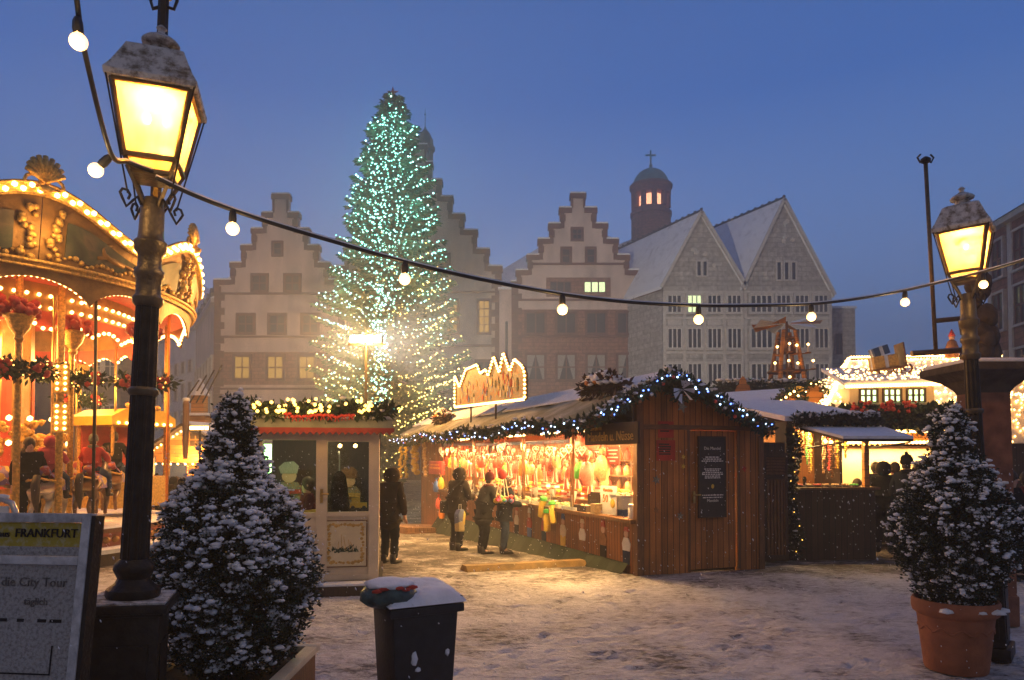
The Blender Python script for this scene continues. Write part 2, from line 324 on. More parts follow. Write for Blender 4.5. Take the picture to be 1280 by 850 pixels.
def window(par, x, z, w, h, cols=2, rows=2, pane='pane', surround=None, frame='sandst2', y=0, sw=.25, curtain=False, deep=.18):
    """one window as a part: surround+frame, its pane a sub-part; facade plane is local y = 0, facing -y"""
    key = (round(w,2), round(h,2), cols, rows, surround, frame, sw)
    if key not in WCACHE:
        b = MB()
        if surround:
            b.box((-w/2-sw,-.10,-h/2-sw),(w/2+sw,.12,-h/2)); b.box((-w/2-sw,-.10,h/2),(w/2+sw,.12,h/2+sw))
            b.box((-w/2-sw,-.10,-h/2),(-w/2,.12,h/2)); b.box((w/2,-.10,-h/2),(w/2+sw,.12,h/2))
        b.mi = 1; t = min(.15, w*.085)
        for i in range(cols+1):
            c = -w/2+w*i/cols; b.box((max(-w/2,c-t/2),-.02,-h/2+.001),(min(w/2,c+t/2),.1,h/2-.001))
        for j in range(rows+1):
            c = -h/2+h*j/rows; b.box((-w/2+.002,-.012,max(-h/2,c-t/2)),(w/2-.002,.11,min(h/2,c+t/2)))
        WCACHE[key] = b.mesh('window', [M[surround] if surround else M['dark'], M[frame]])
        p = MB(); p.box((-w/2,.04,-h/2),(w/2,.07,h/2)); WCACHE[key+('p',)] = p
    o = link('window', WCACHE[key], par, None, (x, y-.12, z))
    pk = key+('p', pane)
    if pk not in WCACHE: WCACHE[pk] = WCACHE[key+('p',)].mesh('pane', M[pane])
    link('pane', WCACHE[pk], o)
    if curtain:
        b = MB()
        b.add([(-w/2,.025,h/2),(-.02,.025,h/2),(-w*.38,.025,-h/2),(-w/2,.025,-h/2)], [(0,1,2,3)]); b.add([(w/2,.025,h/2),(.02,.025,h/2),(w*.38,.025,-h/2),(w/2,.025,-h/2)], [(0,3,2,1)])
        b.build('curtain', M['curtain'], o)
    return o
def stepped_house(name, label, cxp, Z, steps, body_hw, body_top, rows, wallm, bands, depth=16, eaves=None, strings=()):
    """steps: (half width px, top row px) from the peak down; everything converted to metres at depth Z"""
    k = Z/F; gzv = -1.04
    t = thing(name, label, 'house', (((cxp-640)*k), Z, gzv))
    zz = lambda y: at(cxp, y, Z).z-gzv
    H = zz(body_top)
    # wall outline
    pts = [(-body_hw*k, 0)]; 
    left = []
    for hw, y in reversed(steps): left.append((hw, y))
    prof = [(-body_hw*k, H)]
    for hw, y in left:
        prof.append((-hw*k, prof[-1][1])); prof.append((-hw*k, zz(y)))
    poly = pts+prof+[(-a, b) for a, b in reversed(prof)]+[(body_hw*k, 0)]
    w = MB(); w.prism(poly, .8, 'y'); w.build('wall', M[wallm], t)
    # bands of sandstone, 3 cm proud
    for i, (y0, y1, a, c, m) in enumerate(bands):
        b = MB(); b.box(((a-cxp)*k, -.03-.002*i, zz(y1)), ((c-cxp)*k, .01, zz(y0))); b.build('stone_band', M[m], t)
    for y in strings:
        sw_ = max([hw for hw, ys in list(steps)+[(body_hw, body_top)] if ys <= y])*k*.985; b = MB(); b.box((-sw_, -.16, zz(y)-.11), (sw_, .02, zz(y)+.11)); b.build('cornice', M['sandst2'], t)
    # stepped coping, each step with its stone trim and snow
    allst = list(steps)+[(body_hw, body_top)]
    for i, (hw, y) in enumerate(allst):
        inner = allst[i-1][0] if i else 0
        for sgn in (-1, 1):
            if i == 0 and sgn > 0: continue
            b = MB(); z = zz(y); a0 = inner*k if i else -hw*k; a1 = hw*k
            nxt = zz(allst[i+1][1]) if i+1 < len(allst) else z-3.2
            X = (lambda v: v*sgn) if i else (lambda v: v)
            b.box((min(X(a0),X(a1))-.12, -.14, z-.55), (max(X(a0),X(a1))+.12, .9, z))
            if i: b.box((min(X(a1-.5),X(a1)), -.08, nxt-.5), (max(X(a1-.5),X(a1)), .01, z-.551)); b.box((min(X(a1-.62),X(a1)), -.2, z-1.5),(max(X(a1-.62),X(a1)), .012, z-.8))
            else:
                for q in (-1,1): b.box((q*a1-.25 if q>0 else q*a1, -.08, nxt), (q*a1 if q>0 else q*a1+.25, .01, z-.551))
            b.build('gable_step', M['sandst2'], t)
            s = MB(); s.box((min(X(a0),X(a1))-.1, -.12, z+.003), (max(X(a0),X(a1))+.1, .88, z+.2)); s.build('snow_cap', M['snow'], t, bevel=.06)
    # quoins: alternating long and short blocks up both corners
    for s in (-1,1):
        b = MB(); z = .3; j = 0
        while z < H-.8:
            wd = 1.15 if j % 2 else .75; x = s*body_hw*k; b.box((min(x,x-s*wd),-.05,z),(max(x,x-s*wd),.008,z+.78)); z += .8; j += 1
        b.build('quoins', M['sandst2'], t)
    # roof behind
    rz_ = zz(steps[0][1])-2.2; r = MB()
    r.prism([(-body_hw*k*.93, H-.3), (0, rz_), (body_hw*k*.93, H-.3)], depth, 'y', .81); r.build('roof', M['snow_roof'], t)
    b = MB(); b.box((-body_hw*k+.05, .82, 0), (body_hw*k-.05, depth, H-.35)); b.build('rear_wall', M[wallm], t)
    for (x, y, wpx, hpx, kw) in rows:
        window(t, (x-cxp)*k, zz(y), wpx*k, hpx*k, **kw)
    return t, k, zz
S = 'sandst2'
st1 = [(10.3,243),(22.6,266),(35.7,286),(48.7,307),(62,328.6)]
rowsL = [(345,311,9,14,dict(cols=1,rows=2,surround=S)), (323,354,17,19,dict(surround=S)), (364,354,17,19,dict(surround=S))]
rowsL += [(x,405,19,22,dict(surround=S,cols=2)) for x in (306,345.5,387)]
rowsL += [(x,459.5,19,28,dict(surround=S,pane=p,frame='sandst2')) for x,p in ((302,'win_lit'),(343.6,'win_lit'),(383,'win_lit'))]
rowsL += [(x,525,19,30,dict(surround=S)) for x in (302,343.6,383)]
stepped_house('stepped_gable_house', 'pale stepped gable house left of the tall lit tree', 348, 78, st1, 82, 350, rowsL, 'plaster', [(440,481,270,428,'sandst')], strings=(367,421,486))
st2 = [(12,181),(19,203),(31,225),(45,246),(60,268),(76,288),(91,311.6)]
rowsC = [(x,396,13,40,dict(surround=S,pane='win_lit',frame='sandst2',rows=4)) for x in (565,605)]+[(x,396,13,40,dict(surround=S,rows=4)) for x in (435,475,520)]
rowsC += [(520,330,14,30,dict(surround=S)),(555,330,10,22,dict(surround=S)),(485,330,10,22,dict(surround=S))]
rowsC += [(x,470,18,36,dict(surround=S)) for x in (435,475,520,565,605)]
stepped_house('stepped_gable_house', 'tallest stepped gable house half hidden behind the lit tree', 520, 79, st2, 107, 333, rowsC, 'plaster2', [(500,600,417,620,'sandst')], strings=(365,432))
st3 = [(9,242),(23,260),(36.7,279.7),(50,299),(64,319),(77.7,338)]
rowsR = [(722,293,11,12,dict(surround=S)),(708,320,9,17,dict(surround=S,cols=1)),(739,320,9,17,dict(surround=S,cols=1)),
  (701,359,27,14,dict(cols=3,rows=1,surround=None,frame='sandst2')),(744,359,27,14,dict(cols=3,rows=1,pane='win_green',frame='sandst2'))]
rowsR += [(x,404,24,26,dict(cols=2,rows=1,surround=S,frame='sandst2',sw=.2)) for x in (669.6,708,745.6,784)]
rowsR += [(x,459,23,32,dict(cols=2,rows=2,surround=S,curtain=True,frame='sandst2',sw=.2)) for x in (669.6,708,745.6,784)]
rowsR += [(x,520,23,32,dict(cols=2,rows=2,surround=S)) for x in (669.6,708,745.6,784)]
stepped_house('stepped_gable_house', 'stepped gable house with curtained windows in red sandstone floors, beside the grey twin gables', 723.4, 78, st3, 84, 352, rowsR, 'plaster',
  [(347,371,683,764,'sandst'),(387,602,644,803,'sandst')], strings=(330,375,421))
# drain pipes and narrow links between the houses
def block(name, label, x0, x1, ytop, Z, depth, m, wins=(), cat='house', snow=True, roofm=None, yb=-1.04):
    k = Z/F; cx = (x0+x1)/2; t = thing(name, label, cat, ((cx-640)*k, Z, yb)); zz = lambda y: at(cx, y, Z).z-yb
    b = MB(); b.box(((x0-cx)*k,0,0),((x1-cx)*k,depth,zz(ytop))); b.build('wall', M[m], t)
    if snow: s = MB(); s.box(((x0-cx)*k-.15,-.15,zz(ytop)+.003),((x1-cx)*k+.15,depth,zz(ytop)+.3)); s.build('snow_cap', M['snow'], t, bevel=.08)
    for (x,y,w,h,kw) in wins: window(t,(x-cx)*k,zz(y),w*k,h*k,**kw)
    return t
t = block('narrow_house', 'narrow red sandstone house squeezed between curtained windows and grey gables', 808, 831, 357, 78.4, 12, 'sandst', [(820,y,9,24,dict(cols=1,rows=2,surround=S)) for y in (405,460)])
p_ = MB(); p_.tube((-.75,-.2,0),(-.75,-.2,18),.12); p_.build('drain_pipe', M['slate'], t)
t = block('link_house', 'low link wall with snow coping between the middle and curtained stepped gables', 624, 640, 362, 78.5, 12, 'plaster', [])
p_ = MB(); p_.tube((.1,-.2,0),(.1,-.2,18),.14); p_.build('drain_pipe', M['slate'], t)
# turret of the middle house
k = 88/F; t = thing('roof_turret', 'slim dark turret rising behind the lit tree', 'turret', tuple(at(531,300,88)))
zt = lambda y: at(531,y,88).z-at(531,300,88).z
b = MB(); b.lathe([(1.0,-6),(1.0,zt(190)),(1.25,zt(189)),(1.25,zt(184)),(1.05,zt(182)),(1.0,zt(175)),(.55,zt(166)),(.2,zt(162)),(.06,zt(158)),(.03,zt(142))], 8); b.build('turret_body', M['slate'], t, smooth=30)
b = MB(); b.tube((0,0,zt(142)),(0,0,zt(136)),.03); b.ball((0,0,zt(143)),.14); b.build('finial', M['slate'], t)
# steep snowy roof behind the curtained house
t = thing('snowy_hip_roof_house', 'steep snow covered roof rising behind the stepped gables', 'house', ((690-640)*96/F, 96, -1.04)); k = 96/F
zz = lambda y: at(690,y,96).z+1.04
b = MB(); b.box((-9.5,0,0),(14,16,zz(356))); b.build('wall', M['plaster'], t)
b = MB(); b.add([(-10,-.4,zz(355)),(14.5,-.4,zz(355)),(14.5,16.4,zz(355)),(-10,16.4,zz(355)),(1.5,8,zz(272)),(9,8,zz(272))],[(0,1,5,4),(1,2,5),(2,3,4,5),(3,0,4),(0,3,2,1)]); b.build('roof', M['snow_roof'], t)
# ---- grey twin gable house
Z = 72; k = Z/F
def grey(label, x0, xa, x1, ya, yb0, yb1, wins, slits, snowside):
    cx = (x0+x1)/2; t = thing('grey_gable_house', label, 'house', ((cx-640)*k, Z, -1.04)); zz = lambda y: at(cx,y,Z).z+1.04
    b = MB(); b.prism([((x0-cx)*k,0),((x0-cx)*k,zz(yb0)),((xa-cx)*k,zz(ya)),((x1-cx)*k,zz(yb1)),((x1-cx)*k,0)], .6, 'y'); b.build('wall', M['greystone'], t)
    d = Vector((-.433,.90,0))*26
    b = MB()
    A = Vector(((x0-cx)*k-.25,-.25,zz(yb0)-.2)); B = Vector(((xa-cx)*k,-.25,zz(ya)+.45)); C_ = Vector(((x1-cx)*k+.25,-.25,zz(yb1)-.2)); dn = Vector((0,0,-.3))
    for P_, Q_ in ((A,B),(B,C_)):
        b.add([P_,Q_,Q_+d,P_+d,P_+dn,Q_+dn,Q_+d+dn,P_+d+dn],[(0,1,2,3),(7,6,5,4),(0,4,5,1),(1,5,6,2),(2,6,7,3),(3,7,4,0)])
    b.build('roof', M['snow_roof'], t)
    b = MB(); b.path([B+Vector((0,0,.05)), B+d+Vector((0,0,.05))], .14, 5)
    for i in range(26): q = B+d*(i/26); b.cbox(q+Vector((0,0,.16)), (.22,.3,.22))
    b.build('ridge_tiles', M['slate'], t)
    b = MB(); b.bar(A+Vector((0,-.12,-.1)), B+Vector((0,-.12,-.1)), .25, .3); b.bar(B+Vector((0,-.12,-.1)), C_+Vector((0,-.12,-.1)), .25, .3); b.build('verge', M['greytrim'], t)
    b = MB(); w0 = (x0-cx)*k; w1 = (x1-cx)*k; hb = min(zz(yb0), zz(yb1))-.4
    dd = d; b.add([(w0,.6,0),(w1,.6,0),(w1+dd.x,dd.y,0),(w0+dd.x,dd.y,0),(w0,.6,hb),(w1,.6,hb),(w1+dd.x,dd.y,hb),(w0+dd.x,dd.y,hb)],[(0,3,2,1),(4,5,6,7),(0,1,5,4),(1,2,6,5),(2,3,7,6),(3,0,4,7)]); b.build('side_walls', M['greystone'], t)
    for y in (365,398,441): b = MB(); b.box((w0+.02,-.14,zz(y)-.12),(w1-.02,.01,zz(y)+.12)); b.build('cornice', M['greytrim'], t)
    for i, x in enumerate([x0+1.5, x1-1.5]+[ (wins[j][0]+wins[j+1][0])/2 for j in range(3)]):
        b = MB(); b.box(((x-cx)*k-.16,-.07,0),((x-cx)*k+.16,.01,zz(366))); b.build('pilaster', M['greytrim'], t)
    for (x,w) in [(q[0],q[1]) for q in wins]:
        for (y,h,pn) in ((380,22,0),(423,25,1),(468,27,1),(512,26,1)):
            lit = 'win_green' if (pn == 0 and 860 < x < 874) else 'pane'
            window(t,(x-cx)*k,zz(y),w*k,h*k,cols=3 if w < 22 else 4,rows=1,pane=lit,frame='winframe',surround='greytrim',sw=.2)
        b = MB(); b.box(((x-w/2-cx)*k,-.045,zz(407)),((x+w/2-cx)*k,.01,zz(396))); b.build('spandrel', M['greytrim'], t)
    for (x,y,w,h) in slits: window(t,(x-cx)*k,zz(y),w*k,h*k,cols=1,rows=1,frame='winframe',surround='greytrim',sw=.14)
    # small carved ornaments on the gable
    for i in range(5):
        a = random.uniform(.25,.75); b = MB(); zo_ = random.uniform(-1.6,1.8); xx = (xa-cx)*k+random.uniform(-1,1)*(1.2-.35*zo_); b.ball((xx,-.02,zz(ya+44)+zo_),.28,1,(1,.3,1),.3); b.build('gable_ornament', M['greytrim'], t)
grey('grey stone gable house, the lower of the two plain gables', 830, 878, 931, 270, 356, 356, [(844,17),(869,17),(894,17),(919,17)], [(875,336,4.5,18),(882.5,336,4.5,18)], 1)
grey('grey stone gable house, the taller one beside open sky', 931.4, 982, 1041, 254, 357, 366, [(953,27),(981,17),(1004,17),(1028,17)], [(975.6,339,5,22),(985,339,5,22),(994,339,5,22)], 1)
block('grey_office_block', 'plain grey block at the right end of the grey gables', 1041.5, 1071, 386, 76, 14, 'greystone', [(1050,430,8,26,dict(cols=2,rows=1)),(1062,470,8,26,dict(cols=2,rows=1))])
# ---- church tower
Z = 106; k = Z/F; t = thing('church_tower', 'round church tower with green dome and glowing belfry arches', 'church tower', tuple(at(814,320,Z))); z0 = at(814,320,Z).z; zz = lambda y: at(814,y,Z).z-z0
b = MB(); b.lathe([(3.0,-34),(3.0,zz(272)),(3.15,zz(271)),(3.15,zz(267)),(2.6,zz(266)),(2.6,zz(262))], 16); b.build('tower_shaft', M['sandst'], t, smooth=30)
b = MB(); b.lathe([(1.75,zz(264)),(1.75,zz(240))], 16); b.build('belfry_core', M['belfry'], t)
for i in range(10):
    a = 2*math.pi*(i+.5)/10; b = MB(); b.tube((2.55*math.cos(a),2.55*math.sin(a),zz(262)),(2.55*math.cos(a),2.55*math.sin(a),zz(244)),.42,.42,8); b.build('belfry_column', M['sandst'], t, smooth=30)
    a2 = 2*math.pi*i/10; 
b = MB(); b.lathe([(2.2,zz(246)),(3.0,zz(244.5)),(3.0,zz(238)),(3.25,zz(236)),(3.25,zz(233)),(2.7,zz(232.5))], 20); b.build('entablature', M['sandst'], t, smooth=30)
b = MB(); b.lathe([(2.72,zz(232.5))]+[(2.7*math.cos(a*math.pi/16),zz(232.5)+2.6*math.sin(a*math.pi/16)) for a in range(0,8)]+[(.25,zz(210.5)),(.2,zz(208))], 20); b.build('dome', M['copper'], t, smooth=60)
b = MB(); zc = zz(208); b.tube((0,0,zc),(0,0,zz(188)),.13); b.bar((-.8,0,zz(194)),(.8,0,zz(194)),.2,.2); b.ball((0,0,zc+.1),.32); b.build('cross', M['copper'], t)
b = MB(); b.prism([(-5.2,-30),(-5.2,zz(300)),(-1,zz(286)),(3,zz(292)),(3,-30)], 8, 'y', 3.3); b.build('nave_roof', M['snow_roof'], t)
# ---- long receding side wall and terrace
def recede(name, label, xa, Za, xb, Zb, ya, m, rows, n, roofh, cat='house', roof=True, thick=10):
    A = at(xa,570,Za); B = at(xb,570,Zb); A.z = B.z = -1.04; d = B-A; L_ = d.length; H = at(xa,ya,Za).z+1.04
    rz = math.atan2(-d.y, -d.x); t = thing(name, label, cat, tuple(B), rz)   # local x runs from far end to near end
    b = MB(); b.box((0,0,0),(L_,thick,H)); b.build('wall', M[m], t)
    b = MB(); b.box((-.2,-.35,H+.003),(L_,.3,H+.5)); b.build('cornice', M['greytrim'], t)
    if roof:
        b = MB(); b.add([(-.3,-.4,H+.51),(L_,-.4,H+.51),(L_,thick,H+.51),(-.3,thick,H+.51),(-.3,thick/2,H+roofh),(L_,thick/2,H+roofh)],[(0,1,5,4),(2,3,4,5),(3,0,4),(1,2,5),(0,3,2,1)]); b.build('roof', M['snow_roof'], t)
        for i in range(n):
            x = L_*(i+.5)/n; b = MB(); b.box((x-.55,.2,H+.5),(x+.55,2.6,H+2.0)); b.prism([(x-.7,H+2.0),(x,H+2.7),(x+.7,H+2.0)],2.6,'y',.1); b.build('dormer', M['slate'], t)
    for z,h in rows:
        for i in range(n): window(t, L_*(i+.5)/n, z, 1.3, h, cols=2, rows=2, frame='sandst2', surround='greytrim', sw=.15)
    return t
recede('side_wall_house', 'shaded flank wall of rose plaster at the left end of the gables', 265.5, 78.6, 243, 96, 378, 'plaster', [(4,2.6),(9,2.4),(13.2,2.2)], 6, 4)
recede('white_terrace', 'long pale terrace with rows of windows under snowy dormers', 242, 97, 150, 128, 412, 'whitewall', [(3.5,3.4),(8.2,2.4),(12.2,2.2),(15.6,1.6)], 13, 5.5)
t = block('snowy_gable_block', 'pale building with snowy gable roof rising over the terrace', 178, 262, 392, 138, 20, 'whitewall', [(228,383,5,8,{}),(237,383,5,8,{}),(246,383,5,8,{})], snow=False)
b = MB(); kk = 138/F; h_ = at(220,392,138).z+1.04; b.prism([(-7.2,h_+.01),(2,h_+7.2),(7.4,h_+.01)], 20, 'y', -.3); b.build('roof', M['snow_roof'], t)
t = block('dark_brick_building', 'dark brick building with pale pilasters seen behind the carousel', -110, 150, 398, 66, 3, 'darkwall',
      [(x,y,14,26,dict(cols=2,rows=2,frame='greytrim',surround='greytrim',sw=.15)) for x in (118,137) for y in (458,520)]+[(x,y,14,26,dict(cols=2,rows=2)) for x in (10,40,70) for y in (458,520)])
for x in (87,101): b = MB(); b.box(((x-20)*66/F-.3,-.12,0),((x-20)*66/F+.3,.01,13)); b.build('pilaster', M['greytrim'], t)
# ---- building at the right edge
A = Vector((30.7,45,-1.04)); B = Vector((28.2,26,-1.04)); d = B-A
t = thing('corner_building', 'dark building with tall pale windows at the right edge', 'building', tuple(A), math.atan2(d.y,d.x)); L_ = d.length; H = 17.2
b = MB(); b.box((0,0,0),(L_,10,H)); b.build('wall', M['sandst'], t)
b = MB(); b.box((-.3,-.5,H+.003),(L_,10,H+.35)); b.build('cornice', M['greytrim'], t)
b = MB(); b.add([(-.4,-.6,H+.36),(L_,-.6,H+.36),(L_,10,H+3.5),(-.4,10,H+3.5)],[(0,1,2,3)]); b.build('roof', M['snow_roof'], t)
for z in (4.5,8.2,12,15.3):
    for i in range(8): window(t, 1.2+i*2.4, z, 1.25, 2.3, cols=2, rows=2, surround='greytrim', sw=.14)
for i in range(9): b = MB(); b.box((.05+i*2.4-.18 if i else 0,-.12,0),(.05+i*2.4+.18,.01,H)); b.build('pilaster', M['greytrim'], t)
b = MB(); b.box((1.5,2,H+.4),(2.6,3.2,H+3.2)); b.build('chimney', M['sandst'], t)
# ------------------------------------------------------------------ the great Christmas tree
TB = Vector((at(489,570,46).x, 46, -1.04)); t = thing('christmas_tree', 'towering spruce covered in teal and gold fairy lights', 'christmas tree', tuple(TB))
TH = at(489,116,46).z+1.04; mpx = 46/F
prof = [(118,3),(135,13),(160,26),(200,40),(240,50),(300,60),(340,68),(380,80),(430,88),(470,92),(505,88),(540,70),(560,40)]
def hw(z):
    y = 116+(TH-z)/mpx
    for (a,b_),(c,d_) in zip(prof, prof[1:]):
        if a <= y <= c: return (b_+(d_-b_)*(y-a)/(c-a))*mpx
    return prof[0][1]*mpx if y < prof[0][0] else 1.0
b = MB(); b.path([(0,0,0),(0,0,TH*.5),(0,0,TH-.3)],[.36,.2,.03],8); b.build('trunk', M['bark'], t, smooth=True)
rnd = random.Random(3); lim = MB(); fol = MB(); teal = []; gold = []; icy = []
z = 1.6
while z < TH-.4:
    n = 6 if z > TH-3 else 11
    for i in range(n):
        a = rnd.uniform(0, 2*math.pi); Rr = hw(z)*rnd.uniform(.72,1.1)*(1.12 if rnd.random()<.12 else 1); z1 = z+rnd.uniform(-.2,.2)
        droop = -.10*Rr; pts = []
        for s in range(5):
            f = s/4; r = Rr*f; pts.append(Vector((r*math.cos(a), r*math.sin(a), z1+droop*math.sin(f*math.pi*.9)*1.2+.10*Rr*f*f+ (.35*Rr*f if z > TH-4 else 0))))
        lim.path(pts, [.045,.04,.03,.02,.01], 4, False)
        ns = int(12+Rr*15)
        for q in range(ns):
            f = rnd.uniform(.15,1)**.8; i0 = min(3,int(f*4)); p = pts[i0].lerp(pts[i0+1], f*4-i0)
            ln = rnd.uniform(.34,.74)*(1.15-.5*f); da = a+rnd.choice((-1,1))*rnd.uniform(.3,1.1); dv = Vector((math.cos(da), math.sin(da), rnd.uniform(-.55,.05))).normalized()
            sd = dv.cross(Vector((0,0,1))).normalized()*ln*.22; up = Vector((0,0,.05))
            fol.add([p, p+dv*ln*.5+sd, p+dv*ln, p+dv*ln*.5-sd],[(0,1,2,3)])
            sd2 = Vector((0,0,1))*ln*.17; fol.add([p, p+dv*ln*.5+sd2, p+dv*ln, p+dv*ln*.5-sd2],[(0,1,2,3)])
        yy = 116+(TH-z1)/mpx
        nl = max(2, int(Rr*2.6*(1.75 if yy < 330 else 1.35)))
        if math.sin(a) < .35:
            for q in range(nl):
                f = .12+.9*(q+rnd.random())/nl; i0 = min(3,int(min(f,.999)*4)); p = pts[i0].lerp(pts[i0+1], min(f,1)*4-i0)+Vector((rnd.uniform(-.06,.06),rnd.uniform(-.06,.06),rnd.uniform(.0,.14)))
                side = math.cos(a)
                pr = (yy-345)/170
                if side > -.2: pr += .25
                else: pr -= .15
                (gold if rnd.random() < pr else (teal if rnd.random() < .75 else icy)).append(p)
    z += .26+.012*max(0, TH-z)*.25
for zf, cl_, pw_ in ((.24,(1,.75,.2),60),(.36,(1,.85,.35),60),(.48,(.6,1,.6),60),(.58,(.3,1,.75),60),(.68,(.25,1,.8),55),(.78,(.25,1,.8),45),(.88,(.25,1,.8),34)):
    for sx_ in (-.62,.62): add_lamp('fairy_light_glow', TB+Vector((sx_*hw(TH*zf), -hw(TH*zf)*.95-.5, TH*zf)), pw_, rad=.5, col=cl_)
lim.build('limbs', M['bark'], t); fol.build('crown', M['spruce'], t)
for q in range(170): # strings hanging down the middle of the upper crown
    yy = 150+q*2.2; zz_ = TH-(yy-116)*mpx
    for dx in (-1,-.45,0,.5,1):
        if rnd.random() < .45: continue
        r = hw(zz_)*.85; xx = dx*(.15+.5*min(1,(yy-118)/130))*(1.3 if yy < 330 else .8)+rnd.uniform(-.35,.35); xx = max(-.8*r, min(.8*r, xx))
        teal.append(Vector((xx, -math.sqrt(max(.01,r*r-xx*xx)), zz_+rnd.uniform(-.08,.08))))
vs, fs = ico(1); oct_v = [Vector(v) for v in ((1,0,0),(-1,0,0),(0,1,0),(0,-1,0),(0,0,1),(0,0,-1))]; oct_f = [(0,2,4),(2,1,4),(1,3,4),(3,0,4),(2,0,5),(1,2,5),(3,1,5),(0,3,5)]
for nm, L_, m in (('fairy_lights', teal, 'teal'), ('fairy_lights', gold, 'gold'), ('fairy_lights', icy, 'icy')):
    b = MB()
    for p in L_:
        r = rnd.uniform(.034,.064); b.add([p+v*r for v in oct_v], oct_f)
    tag(b.build(nm, M[m], t, smooth=True, fix=False), kind='stuff')
b = MB(); b.ball((0,0,TH),.16,1)
for i in range(5):
    a = 2*math.pi*i/5+math.pi/2; b.add([(0,-.08,TH),(.16*math.cos(a-.6),0,TH+.16*math.sin(a-.6)),(.45*math.cos(a),0,TH+.45*math.sin(a)),(.16*math.cos(a+.6),0,TH+.16*math.sin(a+.6)),(0,.08,TH)],[(0,1,2),(0,2,3),(4,2,1),(4,3,2)])
b.build('star', M['red'], t)
# ------------------------------------------------------------------ garlands, sprigs, sweets: shared helpers
def sprigs(b, pts, rad, n, ln=(.06,.13), rnd=random, droop=0, flat=1.0):
    """needle sprays scattered around a polyline"""
    pts = [Vector(p) for p in pts]; seg = [(pts[i+1]-pts[i]).length for i in range(len(pts)-1)]; tot = sum(seg)
    for _ in range(n):
        d = rnd.random()*tot; i = 0
        while i < len(seg)-1 and d > seg[i]: d -= seg[i]; i += 1
        c = pts[i].lerp(pts[i+1], d/max(seg[i],1e-6)); dv = Vector((rnd.gauss(0,1), rnd.gauss(0,1), rnd.gauss(-droop,1)*flat)).normalized()
        p = c+dv*rad*rnd.uniform(.05,.8); l = rnd.uniform(*ln); q = p+(dv+Vector((rnd.gauss(0,.35),rnd.gauss(0,.35),rnd.gauss(0,.35)))).normalized()*l
        s = (q-p).cross(Vector((rnd.gauss(0,1),rnd.gauss(0,1),rnd.gauss(0,1)))).normalized()*l*.24
        b.add([p, p.lerp(q,.45)+s, q, p.lerp(q,.45)-s], [(0,1,2,3)])
def along(pts, n, jit=0.0, rnd=random):
    pts = [Vector(p) for p in pts]; seg = [(pts[i+1]-pts[i]).length for i in range(len(pts)-1)]; tot = sum(seg); out = []
    for k in range(n):
        d = tot*(k+.5)/n; i = 0
        while i < len(seg)-1 and d > seg[i]: d -= seg[i]; i += 1
        out.append(pts[i].lerp(pts[i+1], d/max(seg[i],1e-6))+Vector((rnd.uniform(-jit,jit),rnd.uniform(-jit,jit),rnd.uniform(-jit,jit))))
    return out
SH = {}
def shared(key, fn):
    if key not in SH: SH[key] = fn()
    return SH[key]
def bulb_mesh(key, m, r, z=1.0):
    def f():
        b = MB(); b.ball((0,0,0), r, 1, (1,1,z)); return b.mesh('bulb', M[m], True)
    return shared(key, f)
def bulbs(parent, pts, key, m, r, name='bulb', limit=100):
    me = bulb_mesh(key, m, r)
    order = pts if len(pts) <= limit else pts[:limit]
    for p in order: link(name, me, parent, None, p)
    if len(pts) > limit:
        b = MB()
        for p in pts[limit:]: b.ball(p, r, 1)
        tag(b.build(name+'_row', M[m], parent, smooth=True, fix=False), kind='stuff')
def garland(name, label, pts, rad, n, leds=(), baubles=0, snowy=0, group=None, cat='garland', m='fir', ln=(.06,.13), seed=1, front=None):
    rnd = random.Random(seed); t = thing(name, label, cat, (0,0,0), 0, group); o = Vector(pts[0]); t.location = o; pts = [Vector(p)-o for p in pts]
    b = MB(); sprigs(b, pts, rad, n, ln, rnd); b.build('foliage', M[m], t, fix=False)
    if snowy:
        b = MB()
        for p in along(pts, snowy, rad*.5, rnd): b.ball(p+Vector((0,0,rad*rnd.uniform(.5,.85))), rad*rnd.uniform(.15,.38), 1, (1.3,1.3,.55), .25)
        tag(b.build('snow', M['snow'], t, smooth=True, fix=False), kind='stuff')
    f = Vector(front or (0,-1,0))
    for key, mm, r, k in leds: bulbs(t, [p+f*rad*.8 for p in along(pts, k, rad*.55, rnd)], key, mm, r)
    for i, p in enumerate(along(pts, baubles, rad*.4, rnd) if baubles else []):
        mm = rnd.choice(['silver','ginger','cello_r']); me = bulb_mesh('bauble_'+mm, mm, .035); link('bauble', me, t, None, p+f*rad*.8-Vector((0,0,rad*.4)))
    return t
# ------------------------------------------------------------------ the big sweets stall
C0 = gp(797,720); C0.z = 0
RZ = math.atan2(352/880*0+.371, .928); VX = Vector((math.cos(RZ), math.sin(RZ), 0)); VY = Vector((-math.sin(RZ), math.cos(RZ), 0))
def sw(x, y, z): return C0+VX*x+VY*y+Vector((0,0,z))                 # stall-local to world
def sfront(px, py, x=0.0):                                          # photo pixel on the long counter plane -> local (y, z)
    p = on_plane(px, py, C0+VX*x, VX)-C0; return p.dot(VY), p.z
def sgable(px, py, y=0.0):
    p = on_plane(px, py, C0+VY*y, VY)-C0; return p.dot(VX), p.z
LEN = 14.0; W = sgable(953,705)[0]
xa, za = sgable(835,466, -.25); xl, zl = sgable(737,521, -.25); xr, zr = sgable(955,532, -.25)
print('stall', W, xa, za, xl, zl, xr, zr, C0)
ST = thing('wooden_sweets_stall', 'long brown wooden sweets stall with glowing open counter and snowy felt roof', 'market stall', tuple(C0), RZ)
roofz = lambda x: zl+(za-zl)*(x-xl)/(xa-xl) if x < xa else za+(zr-za)*(x-xa)/(xr-xa)
zc = sfront(797,650)[1]                                             # counter height
zo = 2.42                                                            # top of the opening
b = MB(); dx0, dz1 = sgable(862,537); dx1, _ = sgable(921,540)
